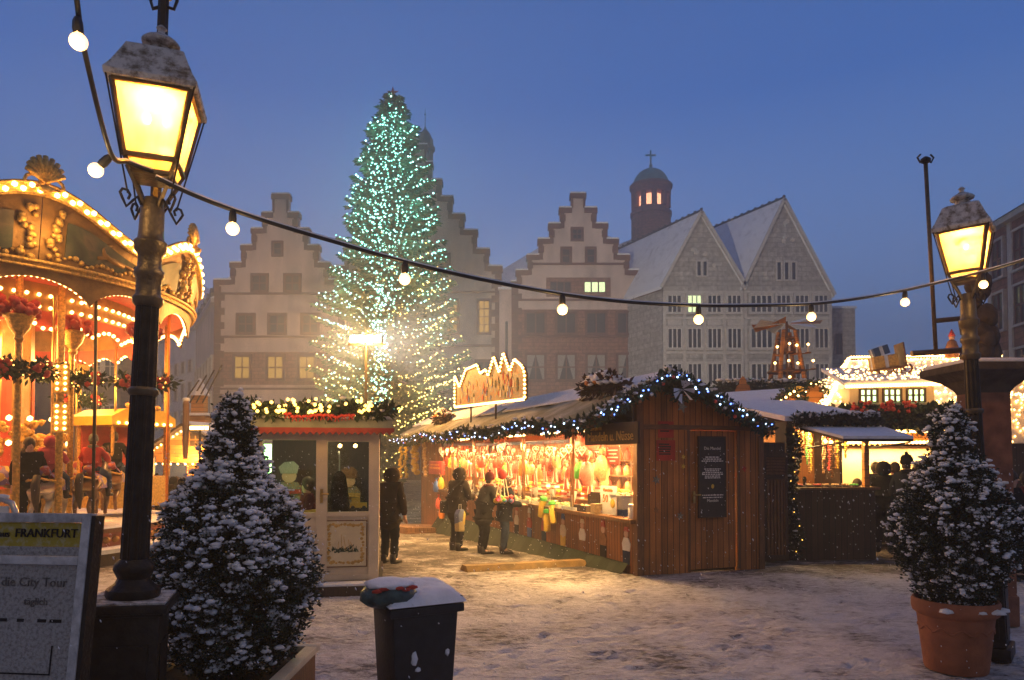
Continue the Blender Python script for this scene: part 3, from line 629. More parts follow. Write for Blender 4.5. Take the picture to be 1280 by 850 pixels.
b.prism([(0,-.05),(0,roofz(0)-.06),(xa,za-.09),(W,roofz(W)-.06),(W,-.05),(dx1,-.05),(dx1,dz1),(dx0,dz1),(dx0,-.05)], .08, 'y'); b.build('gable_wall', M['wallwood'], ST)
b = MB(); b.box((dx0+.015,.025,.03),(dx1-.015,.07,dz1-.015)); dr = b.build('door', M['wallwood'], ST)
b = MB(); hx, hz = sgable(867,620); b.box((hx-.02,-.02,hz-.12),(hx+.02,.03,hz+.08)); b.tube((hx,-.05,hz+.02),(hx+.11,-.05,hz+.02),.011); b.tube((hx,.0,hz+.02),(hx,-.05,hz+.02),.011); b.build('handle', M['brass'], dr)
b = MB()
for a,q in (((dx0-.05,-.012,.0),(dx0,.02,dz1+.06)),((dx1,-.012,.0),(dx1+.05,.02,dz1+.06)),((dx0,-.012,dz1),(dx1,.02,dz1+.05))): b.box(a,q)
b.build('door_frame', M['wood'], ST)
b = MB(); b.box((0,-.02,zo-.03),(W,-.001,zo+.05)); b.build('cross_batten', M['woodx'], ST)
b = MB(); b.box((-.02,-.03,-.05),(.10,.09,roofz(0)-.1)); b.build('corner_post', M['wood'], ST)
b = MB(); b.box((W-.08,-.03,-.05),(W+.03,.09,roofz(W)-.1)); b.build('corner_post', M['wood'], ST)
# long front under the counter, back wall, far wall, floor
yE = LEN-2.4
b = MB(); b.box((.02,.1,-.02),(.08,yE,zc-.06)); b.build('front_panel', M['frontwood'], ST)
b = MB(); b.box((-.12,.02,zc-.06),(.42,yE,zc)); b.build('counter_top', M['wood'], ST)
b = MB(); b.box((.01,yE,-1),(.09,LEN,zo)); b.build('front_wall', M['frontwood'], ST)
b = MB(); b.box((W-.07,.1,-1),(W-.01,LEN,roofz(W)-.1)); b.build('back_wall', M['frontwood'], ST)
b = MB(); b.box((0,LEN-.08,-1),(W,LEN,roofz(W)-.1)); b.build('far_wall', M['wallwood'], ST)
b = MB(); b.box((.1,.1,.02),(W-.1,LEN-.1,.06)); b.build('floor', M['wood'], ST)
b = MB(); b.box((-.05,.05,zo-.02),(W-.1,LEN-.1,zo+.03)); b.build('ceiling', M['frontwood'], ST)
# green cloth skirt that closes the gap to the sloping ground
b = MB(); n = 40
for i in range(n):
    y0 = .3+(yE-.3)*i/n; y1 = .3+(yE-.3)*(i+1)/n; g0 = gz(0, C0.y+VY.y*y0)-.05; g1 = gz(0, C0.y+VY.y*y1)-.05; w0 = .05*math.sin(i*2.1); w1 = .05*math.sin((i+1)*2.1)
    b.add([(.0,y0,.16+.02*y0*0),(.0,y1,.16),(-.16-w1-.02*y1,y1,g1),(-.16-w0-.02*y0,y0,g0)],[(0,1,2,3)])
b.build('skirt', M['green_felt'], ST, smooth=True)
for px in (656,717): 
    y,_ = sfront(px,600); b = MB(); b.box((-.06,y-.03,zc),(-.0,y+.03,zo+.1)); b.build('post', M['wood'], ST)
for y in (8.2,10.2): b = MB(); b.box((-.06,y-.03,zc),(0,y+.03,zo+.1)); b.build('post', M['wood'], ST)
# roof with overhang, underside boards, snow
y0r, y1r = -.25, LEN+.25
def slope(nm, x0, z0, x1, z1, o0, o1, m, ya=y0r, yb=y1r, rag=0):
    b = MB(); ny = 28; vs = []
    for s in (o1, o0):
        for i in range(ny+1):
            y = ya+(yb-ya)*i/ny
            for x,z in ((x0,z0),(x1,z1)): vs.append((x+(rag*math.sin(i*1.7)*random.uniform(.2,1) if x == x0 else 0), y, z+s))
    k = 2*(ny+1); fs = []
    for i in range(ny):
        a = 2*i; fs += [(a,a+1,a+3,a+2),(k+a,k+a+2,k+a+3,k+a+1),(a,a+2,k+a+2,k+a),(a+1,k+a+1,k+a+3,a+3)]
    fs += [(0,k,k+1,1),(k-2,k-1,2*k-1,2*k-2)]; b.add(vs, fs); return b.build(nm, M[m], ST)
slope('roof_slope', xl, zl, xa, za, -.05, 0, 'roof_felt'); slope('roof_slope', xr, zr, xa+.001, za, -.05, 0, 'roof_felt')
slope('roof_snow', xl+.8, roofz(xl+.8), xa, za, .003, .04, 'snow', y0r+.06, y1r, .12); slope('roof_snow', xr-.02, roofz(xr-.02), xa+.001, za, .003, .05, 'snow', y0r+.06)
b = MB(); b.bar((xl,y0r-.03,zl-.10),(xa,y0r-.03,za-.10),.03,.14,(0,0,1)); b.bar((xa,y0r-.03,za-.10),(xr,y0r-.03,zr-.10),.03,.14); b.build('barge_board', M['woodx'], ST)
b = MB(); b.box((xl,y0r,zl-.17),(xl+.03,y1r,zl-.052)); b.build('eave_board', M['wood'], ST)
b = MB(); b.box((xl+.05,-.0,zl-.11),(.1,LEN,zl-.08)); b.build('canopy_soffit', M['frontwood'], ST)
# lamps inside the canopy: long tubes
for y in (.9,2.6,4.4,6.2,8.2,10.3):
    b = MB(); b.tube((-.35,y-.5,zl-.16),(-.35,y+.5,zl-.16),.022); b.build('tube_lamp', M['tube'], ST, smooth=True)
    add_lamp('stall_tube_light', sw(-.35,y,zl-.2), 28, kind='AREA', size=(.12,1.2), rot=(0,0,RZ), col=(1,.58,.20))
    add_lamp('stall_inner_light', sw(.9,y,zo-.08), 125, kind='AREA', size=(.6,1.2), rot=(0,0,RZ), col=(1,.58,.20))
# shelves at the back with sweets bags
for z in (1.15,1.5,1.85): b = MB(); b.box((W-.45,.2,z-.02),(W-.08,yE,z)); b.build('shelf', M['wood'], ST)
# goods helper
GOODS = 0
def goods(name, cat, label, group, key, fn, pos, rot=(0,0,0), sc=1.0):
    global GOODS
    me = shared(key, fn); o = link(name, me, None, None, pos, rot); o.scale = (sc,sc,sc); GOODS += 1
    return tag(o, label, cat, group)
def heart_mesh(m, icing='icing'):
    def f():
        b = MB(); pts = []
        for i in range(28):
            t = 2*math.pi*i/28; pts.append((16*math.sin(t)**3/34, (13*math.cos(t)-5*math.cos(2*t)-2*math.cos(3*t)-math.cos(4*t))/34))
        b.prism(pts, .10, 'y'); b.mi = 1
        b.path([(x*.86,-.03,z*.86) for x,z in pts]+[(pts[0][0]*.86,-.03,pts[0][1]*.86)], .035, 5); b.path([(-.25,-.03,.02),(-.1,-.03,.12),(0,-.03,0),(.12,-.03,.12),(.25,-.03,.02)], .03, 5); b.mi = 2
        b.path([(-.12,.05,.33),(0,.05,.85),(.12,.05,.33)], .012, 4)
        me = b.mesh('gingerbread_heart', [M[m], M[icing], M['red']], 40); return me
    return f
def bag_mesh(m):
    def f():
        b = MB(); rr = random.Random(4); n = 12; rings = [(.02,-.5,0),(.26,-.47,.1),(.31,-.25,.16),(.29,.05,.15),(.2,.28,.1),(.05,.38,.04),(.045,.41,.04),(.15,.54,.05),(.17,.58,.05)]
        vs = []
        for r,z,d in rings:
            for k in range(n):
                t = 2*math.pi*k/n; q = 1+rr.uniform(-.09,.09); vs.append((r*math.cos(t)*q, d*math.sin(t)*q+r*.25*math.sin(t), z))
        fs = [(i*n+k, i*n+(k+1)%n, (i+1)*n+(k+1)%n, (i+1)*n+k) for i in range(len(rings)-1) for k in range(n)]; fs.append(tuple(range(n))[::-1])
        b.add(vs, fs); b.mi = 1; b.lathe([(.06,.385),(.065,.40),(.06,.415)],10)
        return b.mesh('sweets_bag', [M[m], M['red']], 50)
    return f
def cane_bunch():
    b = MB(); rr = random.Random(9)
    for i in range(9):
        x = rr.uniform(-.12,.12); y = rr.uniform(-.05,.05); b.mi = i % 2; b.path([(x*.4,y,.5),(x*.8,y,.1),(x*1.3,y-.02,-.3),(x*1.6,y-.03,-.5)], .028, 6)
    b.mi = 2; b.lathe([(.09,.12),(.1,.15),(.09,.18)], 10, sq=.6)
    return b.mesh('candy_cane_bunch', [M['cello_r'], M['icing'], M['yellow']], 45)
def tray():
    b = MB(); b.box((-.5,-.4,0),(.5,.4,.02)); 
    for a,q in (((-.5,-.4,.02),(.5,-.37,.1)),((-.5,.37,.02),(.5,.4,.1)),((-.5,-.37,.02),(-.47,.37,.1)),((.47,-.37,.02),(.5,.37,.1))): b.box(a,q)
    b.mi = 1; rr = random.Random(5)
    for i in range(46): b.ball((rr.uniform(-.42,.42), rr.uniform(-.32,.32), .06+rr.uniform(0,.07)), rr.uniform(.05,.08), 1, (1,1,.7), .15)
    return b.mesh('sweets_tray', [M['white'], M['candy']], 50)
def nut_tray():
    b = MB(); b.lathe([(.30,0),(.42,.14),(.44,.15),(.42,.16),(.40,.14)], 18); b.mi = 1; rr = random.Random(8)
    for i in range(60):
        a = rr.uniform(0,6.3); r = .36*math.sqrt(rr.random()); b.ball((r*math.cos(a), r*math.sin(a), .15+.12*(1-(r/.36)**2)), rr.uniform(.035,.055), 1, (1.3,.9,.8), .15)
    return b.mesh('nut_bowl', [M['steel'], M['nuts']], 50)
def cone_bag():
    b = MB(); b.lathe([(.02,-.5),(.2,.2),(.24,.32)], 12); b.mi = 1; rr = random.Random(2)
    for i in range(16): a = rr.uniform(0,6.3); r = .18*math.sqrt(rr.random()); b.ball((r*math.cos(a), r*math.sin(a), .32+.06*rr.random()), .05, 1)
    return b.mesh('paper_cone', [M['paper'], M['nuts']], 50)
rg = random.Random(11)
ROW = ['row of hearts under the eave', 'hearts']
ordn = lambda i: ['first','second','third','fourth','fifth','sixth','seventh','eighth','ninth','tenth','eleventh','twelfth','thirteenth','fourteenth','fifteenth','sixteenth','seventeenth','eighteenth','nineteenth','twentieth','twenty-first','twenty-second','twenty-third','twenty-fourth','twenty-fifth','twenty-sixth','twenty-seventh','twenty-eighth','twenty-ninth','thirtieth','thirty-first','thirty-second'][i]
HCOL = [('ginger','brown'),('cello_r','red'),('ginger','brown'),('cello','pink')]
for i in range(32):
    y = 1.7+i*.31+rg.uniform(-.06,.06); m, cn = HCOL[rg.randrange(4)]; s = rg.uniform(.20,.28)
    goods('gingerbread_heart','gingerbread', f'{cn} iced gingerbread heart under the stall eave, {ordn(i)} from the near corner post', 'gingerbread hearts hung under the stall eave', 'heart_'+m, heart_mesh(m), sw(-.02-rg.uniform(0,.12),y,zo-.30+rg.uniform(-.10,.06)), (0,0,RZ-math.pi/2+rg.uniform(-.4,.4)), s)
for i in range(30):
    y = 1.9+i*.33+rg.uniform(-.06,.06); m, cn = [('ginger','brown'),('cello_r','red')][i % 2]
    goods('gingerbread_heart','gingerbread', f'{cn} gingerbread heart inside the stall, {ordn(i)} from the near end', 'gingerbread hearts hung inside the stall', 'heart_'+m, heart_mesh(m), sw(.45,y,zo-.48+rg.uniform(-.08,.08)), (0,0,RZ-math.pi/2+rg.uniform(-.3,.3)), rg.uniform(.22,.32))
BCOL = [('cello','pink'),('cello_w','clear'),('cello_r','red')]
for i in range(31):
    y = 2.2+i*.31+rg.uniform(-.08,.08); m, cn = BCOL[rg.randrange(3)]
    goods('sweets_bag','sweets', f'{cn} bag of sweets on the inner rail, {ordn(i)} from the near end', 'bags of sweets on the inner rail', 'bag_'+m, bag_mesh(m), sw(.62+rg.uniform(-.08,.08),y,1.62+rg.uniform(-.12,.12)), (0,0,RZ+rg.uniform(-.6,.6)), rg.uniform(.34,.5))
for row, z in (('lowest',1.15),('middle',1.5),('top',1.85)):
    for i in range(26):
        y = .45+i*.40; m, cn = BCOL[rg.randrange(3)] if rg.random() < .8 else ('nuts','brown')
        goods('sweets_bag','sweets', f'{cn} bag on the {row} back shelf, {ordn(i)} from the gable', f'sweets bags on the {row} back shelf', 'bag_'+m, bag_mesh(m), sw(W-.27+rg.uniform(-.05,.05),y,z+.5*.27), (0,0,RZ+rg.uniform(-.5,.5)), .27)
for i in range(18):
    y = 2.1+i*.52; goods('candy_cane_bunch','sweets', f'bunch of red and white candy sticks, {ordn(i)} from the near post', 'bunches of candy sticks in the stall', 'canes', cane_bunch, sw(.25,y,1.35+rg.uniform(-.05,.25)), (0,0,RZ+rg.uniform(-.6,.6)), .36)
b = MB(); b.box((.72,.3,.06),(1.12,yE,zc+.12)); b.build('inner_bench', M['frontwood'], ST)
def carton(m, m2):
    def f():
        b = MB(); b.box((-.5,-.35,0),(.5,.35,.6)); b.mi = 1; b.box((-.505,-.355,.18),(.505,.355,.42)); return b.mesh('sweets_carton', [M[m], M[m2]])
    return f
CART = [('red','icing','red and white'),('orange','red','orange'),('yellow','cello_r','yellow'),('paper','red','white'),('cello','paper','pink'),('ginger','yellow','brown')]
for row, zz_ in (('lower',zc+.121),('upper',zc+.262)):
    for i in range(24 if row == 'lower' else 19):
        m, m2, cn = CART[rg.randrange(6)]; s = rg.uniform(.20,.25); goods('sweets_carton','carton', f'{cn} sweets carton, {ordn(i)} in the {row} row on the inner bench', f'sweets cartons in the {row} row', 'carton_'+m, carton(m,m2), sw(.88+rg.uniform(-.06,.06),1.9+i*(.36 if row == 'lower' else .45)+rg.uniform(-.04,.04),zz_), (0,0,RZ+math.pi/2+rg.uniform(-.2,.2)), s if row == 'upper' else .235)
BC2 = [('orange','orange'),('cello_r','red'),('yellow','yellow'),('cello','pink'),('cello_w','clear'),('lime','green')]
for i in range(30):
    m, cn = BC2[rg.choice((0,1,1,2,3,3,4,4,5))]; goods('sweets_bag','sweets', f'{cn} sweets bag on the front rail, {ordn(i)} from the corner post', 'bags of sweets on the front rail', 'bag_'+m, bag_mesh(m), sw(.2+rg.uniform(-.12,.12),2.0+i*.33+rg.uniform(-.08,.08),1.72+rg.uniform(-.14,.12)), (0,0,RZ+rg.uniform(-.6,.6)), rg.uniform(.26,.4))
# counter: trays, bowls, cones, chest of glass
for i in range(12):
    y = 2.35+i*.74; 
    if i % 3 == 2: goods('nut_bowl','bowl', f'steel bowl of roasted nuts, {ordn(i//3)} bowl along the counter', 'bowls of nuts on the counter', 'bowl', nut_tray, sw(.2,y,zc), (0,0,RZ), .62)
    else: goods('sweets_tray','tray', f'white tray of loose sweets, {ordn(i-i//3)} tray along the counter', 'trays of sweets on the counter', 'tray', tray, sw(.16,y,zc+.003), (0,0,RZ+math.pi/2), .62)
for i in range(9):
    y = 2.0+i*.95; goods('paper_cone','paper cone', f'white paper cone of nuts, {ordn(i)} along the counter', 'paper cones on the counter', 'cone', cone_bag, sw(.32,y,zc+.20), (0,.15,RZ+i), .38)
# glass fronts over the counter
gs = thing('counter_glass', 'sloping glass guard along the sweets counter', 'glass guard', tuple(sw(-.08,2.2,zc)), RZ)
for i in range(9):
    b = MB(); b.box((-.01,i*.98,.002),(-.004,i*.98+.95,.28)); b.build('pane', M['glass'], gs)
    b = MB(); b.box((-.016,i*.98-.02,.002),(0.002,i*.98-.004,.30)); b.build('clip', M['steel'], gs)
# bay by the near corner: red sign, copper pan, hanging bags, price board
py_, pz_ = sfront(763,625); 
t = thing('roasting_pan', 'pale copper roasting pan on the counter beside the corner post', 'pan', tuple(sw(.42,py_,zc)), RZ)
b = MB(); b.lathe([(.30,0),(.30,.10),(.31,.11)], 24); b.build('base', M['blue'], t, smooth=40)
b = MB(); b.lathe([(.33,.112),(.36,.13),(.37,.33),(.39,.34),(.39,.36),(.36,.36),(.35,.15),(.0,.14)], 28); b.build('drum', M['steel'], t, smooth=40)
b = MB(); rr = random.Random(3)
for i in range(50): a = rr.uniform(0,6.3); r = .33*math.sqrt(rr.random()); b.ball((r*math.cos(a), r*math.sin(a), .29+rr.random()*.08), .045, 1, (1,1,.7))
b.build('almonds', M['nuts'], t, smooth=True)
b = MB(); b.tube((.0,.0,.3),(.0,0,.95),.012); b.build('stirrer', M['steel'], t)
t = thing('price_board', 'white price board reading 50 beside the roasting pan', 'price sign', tuple(sw(.06,sfront(757,612)[0],zc+.01)), RZ-math.pi/2)
b = MB(); b.box((-.28,-.01,.0),(.28,.01,.50)); b.build('panel', M['paper'], t, bevel=.003)
text_mesh('50', .20, M['orange'], t, (-.09,-.015,.27), (math.pi/2,0,0)); text_mesh('Mandeln', .10, M['orange'], t, (0,-.015,.43), (math.pi/2,0,0))
b = MB(); b.ball((.16,-.012,.2),.085,2,(1,.15,1)); b.build('almond_picture', M['yellow'], t, smooth=True)
t = thing('red_notice', 'red notice with white lines hanging above the price board', 'sign', tuple(sw(.3,sfront(748,569)[0],sfront(748,569)[1])), RZ-math.pi/2)
b = MB(); b.box((-.23,-.008,-.15),(.23,.008,.15)); b.build('panel', M['red'], t); b = MB()
for i,wd in enumerate((.18,.14,.19,.1)): b.box((-wd,-.012,.09-i*.065-.012),(wd,-.0085,.09-i*.065+.012))
b.build('text_lines', M['paper'], t)
for i,(px,py,m,cn,lab) in enumerate(((727,557,'cello','pink','behind the post'),(733,590,'cello','pink','lowest of three by the post'),(752,583,'cello_w','pale','nearest the red notice'),(741,545,'cello','pink','just under the dark sign'))):
    y,z = sfront(px,py,.1); goods('hanging_bag','sweets', f'large {cn} bag of sweets hanging {lab}', 'large hanging sweets bags', 'bag_'+m, bag_mesh(m), sw(.1,y,z), (0,0,RZ-math.pi/2), .55)
t = thing('wooden_sign', 'dark wooden sign with carved almond and nut lettering under the eave', 'sign', tuple(sw(xl+.35,sfront(763,537,xl+.35)[0],sfront(763,537,xl+.35)[1]-.07)), RZ-math.pi/2)
hw_ = abs(sfront(731,537,xl+.35)[0]-sfront(797,537,xl+.35)[0])/2
b = MB(); b.box((-hw_,-.02,-.165),(hw_,.02,.165)); b.build('board', M['dwood'], t, bevel=.008)
text_mesh('Mandeln u. Nüsse', .21, M['ochre'], t, (0,-.024,-.04), (math.pi/2,0,0), squash=hw_*2/1.75); text_mesh('Gebrannte', .1, M['ochre'], t, (-hw_*.55,-.024,.10), (math.pi/2,0,0))
for q in (-1,1): b = MB(); b.tube((q*hw_*.8,0,.16),(q*hw_*.8,0,.42),.012); b.build('hanger', M['iron'], t)
t = thing('open_box', 'dark open box of sweets on the counter end by the post', 'box', tuple(sw(.1,sfront(728,635)[0],zc)), RZ)
b = MB(); b.box((-.16,-.25,0),(.16,.25,.02)); b.box((-.16,-.25,.02),(-.14,.25,.12)); b.box((.14,-.25,.02),(.16,.25,.12)); b.box((-.14,-.25,.02),(.14,-.23,.12)); b.box((-.14,.23,.02),(.14,.25,.12)); b.build('box_body', M['dwood'], t)
b = MB(); b.box((.145,-.25,.121),(.16,.25,.36)); b.build('lid', M['dwood'], t)
b = MB(); [b.ball((rg.uniform(-.1,.1),rg.uniform(-.2,.2),.07),.05,1) for i in range(24)]; b.build('sweets', M['candy'], t, smooth=True)
t = thing('jar', 'pale lidded jar standing at the end of the counter by the corner post', 'jar', tuple(sw(.02,sfront(789,640)[0],zc)), RZ)
b = MB(); b.lathe([(.06,0),(.07,.01),(.07,.17),(.05,.2)],14); b.build('body', M['icing'], t, smooth=40); b = MB(); b.lathe([(.055,.201),(.06,.205),(.06,.24),(.05,.245)],14); b.build('lid', M['white'], t, smooth=40)
t = thing('glass_jar', 'clear square jar of sweets in front of the price board', 'jar', tuple(sw(-.02,sfront(747,640)[0],zc)), RZ)
b = MB(); b.box((-.09,-.09,.0),(.09,.09,.26)); b.build('body', M['glass'], t); b = MB(); b.box((-.08,-.08,.01),(.08,.08,.18)); b.build('sweets', M['cello_w'], t)
# hanging plastic shovels: yellow with green caps, tied to the front panel
for i,(px,py,a,lab) in enumerate(((679,633,.35,'leftmost of three'),(685,650,0,'lowest of three'),(692,640,-.15,'rightmost of three'))):
    y,z = sfront(px,py,-.1); t = thing('hanging_bottle', f'yellow bottle with green cap hanging on the stall front, {lab}', 'bottle', tuple(sw(-.12,y,z)), RZ-math.pi/2, 'yellow bottles hanging on the stall front', 0, a)
    b = MB(); b.lathe([(.04,-.24),(.07,-.22),(.075,.10),(.05,.14)],12); b.build('body', M['yellow'], t, smooth=40); b = MB(); b.lathe([(.06,.141),(.08,.15),(.075,.21),(.03,.23)],12); b.build('cap', M['lime'], t, smooth=40)
# painted figure boards screwed to the front
FIGC = [('red','cream','dark'),('white','red','blue'),('cream','red','jeans'),('blue','cream','yellow'),('cream','white','ginger'),('red','ginger','dark'),('red','white','jeans')]
for i,px in enumerate((645,661,679,703,727,753,782)):
    y,z = sfront(px, 0+ (718-.30*(797-px)) - (36-.1*(797-px)) + 4); z = .46
    t = thing('painted_figure_board', f'painted wooden figure with {["tall hat","pointed hat","white apron","blue tunic","long white beard","horned cap","red cap"][i]} on the stall front', 'painted figure', tuple(sw(.005,y,z)), RZ-math.pi/2, 'painted figures along the stall front')
    c = FIGC[i]
    b = MB(); b.prism([(-.10,-.32),(.10,-.32),(.11,-.1),(-.11,-.1)],.018,'y'); b.build('lower_body', M[c[2]], t)
    b = MB(); b.prism([(-.11,-.098),(.11,-.098),(.14,.02),(.07,.12),(-.07,.12),(-.13,.02)],.02,'y'); b.build('torso', M[c[1]], t)
    b = MB(); b.prism([(.065*math.cos(a*.5236),.18+.065*math.sin(a*.5236)) for a in range(12)],.02,'y'); b.build('head', M['skin'], t)
    b = MB(); b.prism([(-.08,.225),(.08,.225),(.05,.34 if i%2 else .30),(-.05,.34 if i%2 else .30)],.024,'y'); b.build('hat', M[c[0]], t)
# dark text panel and posters on the gable
x0,z0 = sgable(873.6,646); x1,z1 = sgable(904.5,547); t = thing('black_text_panel', 'tall black panel with small white lettering on the stall door', 'sign', tuple(sw((x0+x1)/2,-.012,(z0+z1)/2)), RZ)
hw_ = (x1-x0)/2; hh = (z1-z0)/2
b = MB(); b.box((-hw_,-.02,-hh),(hw_,.010,hh)); b.build('panel', M['black'], t); b = MB()
for a,q in (((-hw_-.02,-.028,-hh-.02),(-hw_,.011,hh+.02)),((hw_,-.028,-hh-.02),(hw_+.02,.011,hh+.02)),((-hw_,-.028,-hh-.02),(hw_,.011,-hh)),((-hw_,-.028,hh),(hw_,.011,hh+.02))): b.box(a,q)
b.build('frame', M['dwood'], t)
text_mesh('Die Mandel', .075, M['paper'], t, (0,-.023,hh*.72), (math.pi/2,0,0), ext=.001)
for i,z in enumerate((.50,.45,.40, .20,.155,.11,.065,.02,-.025, -.46,-.52)):
    b = MB(); wd = hw_*(.55+.3*math.sin(i*2.3)**2); x = -wd
    while x < wd: l = random.uniform(.02,.06); b.box((x,-.0225,z*hh*1.0-.009),(min(x+l,wd),-.0203,z*hh+.009)); x += l+.014
    b.build('text_line', M['paper'], t)
text_mesh('Mandeln', .07, M['paper'], t, (0,-.023,-.60*hh), (math.pi/2,0,0), ext=.001)
b = MB(); b.ball((0,-.022,-.24*hh),.035,1,(1,.2,1.2)); b.build('almond_emblem', M['yellow'], t)
for (px,py,w,h,lab,nl) in ((832,537,.30,.27,'upper red poster on the stall gable with dark lettering',3),(832,563,.36,.34,'lower red poster on the stall gable with faint writing',5)):
    x,z = sgable(px,py); t = thing('red_poster', lab, 'poster', tuple(sw(x,-.008,z)), RZ); b = MB(); b.box((-w/2,-.006,-h/2),(w/2,.006,h/2)); b.build('sheet', M['redcloth'], t); b = MB()
    for i in range(nl): b.box((-w*.38,-.009,h*.3-i*h*.6/nl-.012),(w*.3*random.uniform(.5,1),-.0065,h*.3-i*h*.6/nl+.012))
    b.build('text_lines', M['dwood'], t)
def star(px,py,r,m,lab,n=6):
    x,z = sgable(px,py); t = thing('star_ornament', lab, 'star', tuple(sw(x,-.006,z)), RZ, 'stars on the stall gable')
    b = MB(); b.prism([((r if k%2==0 else r*.42)*math.cos(math.pi*k/n+.3),(r if k%2==0 else r*.42)*math.sin(math.pi*k/n+.3)) for k in range(2*n)],.012,'y',-.006); b.build('star_body', M[m], t)
star(820,600,.085,'wool','silver star on the gable, left of the door near the corner'); star(850,645,.075,'wool','silver star on the gable, lowest, close to the door'); star(820,638,.06,'ginger','dull gold star low on the gable near the corner post'); star(854,571,.045,'yellow','small yellow star on the gable, upper one beside the door frame'); star(854,583,.045,'yellow','small yellow star on the gable, lower one beside the door frame'); star(930,586,.06,'redcloth','red star on the gable right of the door',4)
# eave garland and gable garland
ga = garland('fir_garland', 'fir garland with cold lights along the stall eave', [sw(xl-.02,y0r+i*.75,zl-.10-.05*math.sin(i*1.3)) for i in range(20)], .15, 5200, [('led','led',.016,62),('led_b','led_b',.017,24)], 26, 70, seed=2, front=tuple(-VX), group=None)
garland('fir_garland', 'snow dusted fir garland with blue lights over the stall gable', [sw(xl,-.36,zl-.05),sw(xl*.5+xa*.5,-.36,(zl+za)/2-.03),sw(xa,-.36,za-.05),sw(xa*.5+xr*.5,-.36,(za+zr)/2-.06),sw(xr+.02,-.36,zr-.1)], .14, 2600, [('led','led',.016,24),('led_b','led_b',.018,20)], 16, 90, seed=5, front=tuple(-VY))
# gable rosette: twigs, ribbons and a silver star hanging from the apex
t = thing('gable_bouquet', 'snowy bouquet with silver ribbons hanging below the stall apex', 'bouquet', tuple(sw(*sgable(842,488,-.3)[:1],-.42,sgable(842,488,-.3)[1])), RZ)
b = MB(); sprigs(b, [(-.16,0,.1),(.0,0,.0),(.12,0,-.12)], .14, 260, (.08,.17)); b.build('foliage', M['fir'], t, fix=False)
b = MB()
for q in range(9): a = random.uniform(0,6.3); b.add([(0,-.12,0),(.2*math.cos(a),-.16,.16*math.sin(a)-.04),(.2*math.cos(a+.35),-.17,.2*math.sin(a+.35)-.05)],[(0,1,2)])
b.build('ribbon', M['silver'], t); b = MB(); b.prism([((.1 if k%2==0 else .04)*math.cos(math.pi*k/5),-.28+(.1 if k%2==0 else .04)*math.sin(math.pi*k/5)) for k in range(10)],.02,'y',-.12); b.build('star', M['wool'], t)
# roof bouquets
def roof_bouquet(px,py,x,sx,lab,seed):
    y,_ = sfront(px,py,x); o = sw(x,y,roofz(x)+.03); t = thing('roof_bouquet', lab, 'bouquet', tuple(o), RZ); rr = random.Random(seed)
    b = MB(); sprigs(b, [(0,-sx,.1),(0,0,.16),(0,sx,.1)], .24, 900, (.08,.18), rr); b.build('foliage', M['dwood'], t, fix=False)
    b = MB()
    for i in range(120): a = rr.uniform(0,6.3); r = rr.random()**.5; b.ball((.22*r*math.cos(a), sx*1.15*r*math.sin(a), .36-.2*r*r+rr.uniform(-.03,.03)), rr.uniform(.035,.075), 1, (1.2,1.2,.6), .3)
    tag(b.build('snow', M['snow'], t, smooth=True, fix=False), kind='stuff')
    b = MB()
    for i in range(14): a = rr.uniform(0,6.3); r = rr.uniform(.3,1); b.ball((-.25*r*abs(math.cos(a)), sx*1.1*r*math.sin(a), .32-.16*r*r), .045, 1)
    tag(b.build('berries', M['orange'], t, smooth=True), kind='stuff')
roof_bouquet(752,484,xl+.85,.55,'snowy berry bouquet lying on the stall roof near the gable',3)
roof_bouquet(553,508,xl+.75,.5,'snowy bouquet on the stall roof left of the lit crown sign',4)
# lit crown-shaped sign on the roof
SX = xl+.45
c2 = [(570,509),(570,470),(576,484),(584,462),(598,456),(602,467),(609,462),(612,470),(619,446),(626,466),(631,441),(639,464),(645,449),(655,458),(658,467),(658,499)]
c2 = [(px, py+ (0)) for px,py in c2]
ps = [sfront(px,py,SX) for px,py in c2]; oy = sum(p[0] for p in ps)/len(ps); oz = min(p[1] for p in ps)
t = thing('lit_roof_sign', 'crown shaped sign with painted figures outlined by warm bulbs on the stall roof', 'sign', tuple(sw(SX,oy,oz)), RZ)
poly = [(y-oy, z-oz) for y,z in ps]
M['figures'] = ramp_mat('painted_crowd', [(.34,.28,.16),(.30,.04,.03),(.32,.22,.06),(.07,.12,.2),(.36,.30,.18),(.2,.07,.03)], 9, kind='noise', detail=5, dist=1.5)
b = MB(); b.prism(poly, .04, 'x'); b.build('board', M['figures'], t)
bp = []
for i in range(len(poly)):
    a = Vector((-.04,*poly[i])); q = Vector((-.04,*poly[(i+1)%len(poly)])); n_ = max(1,int((q-a).length/.085)); bp += [a.lerp(q,(j+.5)/n_) for j in range(n_)]
b = MB(); b.path([(-.015,*p) for p in poly]+[(-.015,*poly[0])], .03, 5); b.build('edge_rail', M['gild'], t)
random.shuffle(bp); bulbs(t, bp, 'signbulb', 'bulb', .032)
for j in (.25,.62): yy = poly[0][0]+(poly[-1][0]-poly[0][0])*j; b = MB(); b.tube((.02,yy,-.45),(.02,yy,.1),.025); b.build('support', M['iron'], t)
for m_ in ('red','blue','ochre','redcloth','fir','cream'):
    b = MB(); 
    for k in range(13):
        f = random.choice((.24,.50,.78))+random.gauss(0,.075); fx = poly[0][0]+(poly[-1][0]-poly[0][0])*min(.93,max(.08,f)); fz = random.uniform(.10,.62) if abs(f-.5) < .4 else .2; q_ = random.uniform(.5,1)
        b.prism([(fx-.05*q_,fz),(fx+.05*q_,fz),(fx+.06*q_,fz+.12*q_),(fx,fz+.20*q_),(fx-.06*q_,fz+.12*q_)],.004,'x',-.005-.0007*k)
    tag(b.build('painted_crowd', M[m_], t), kind='stuff')
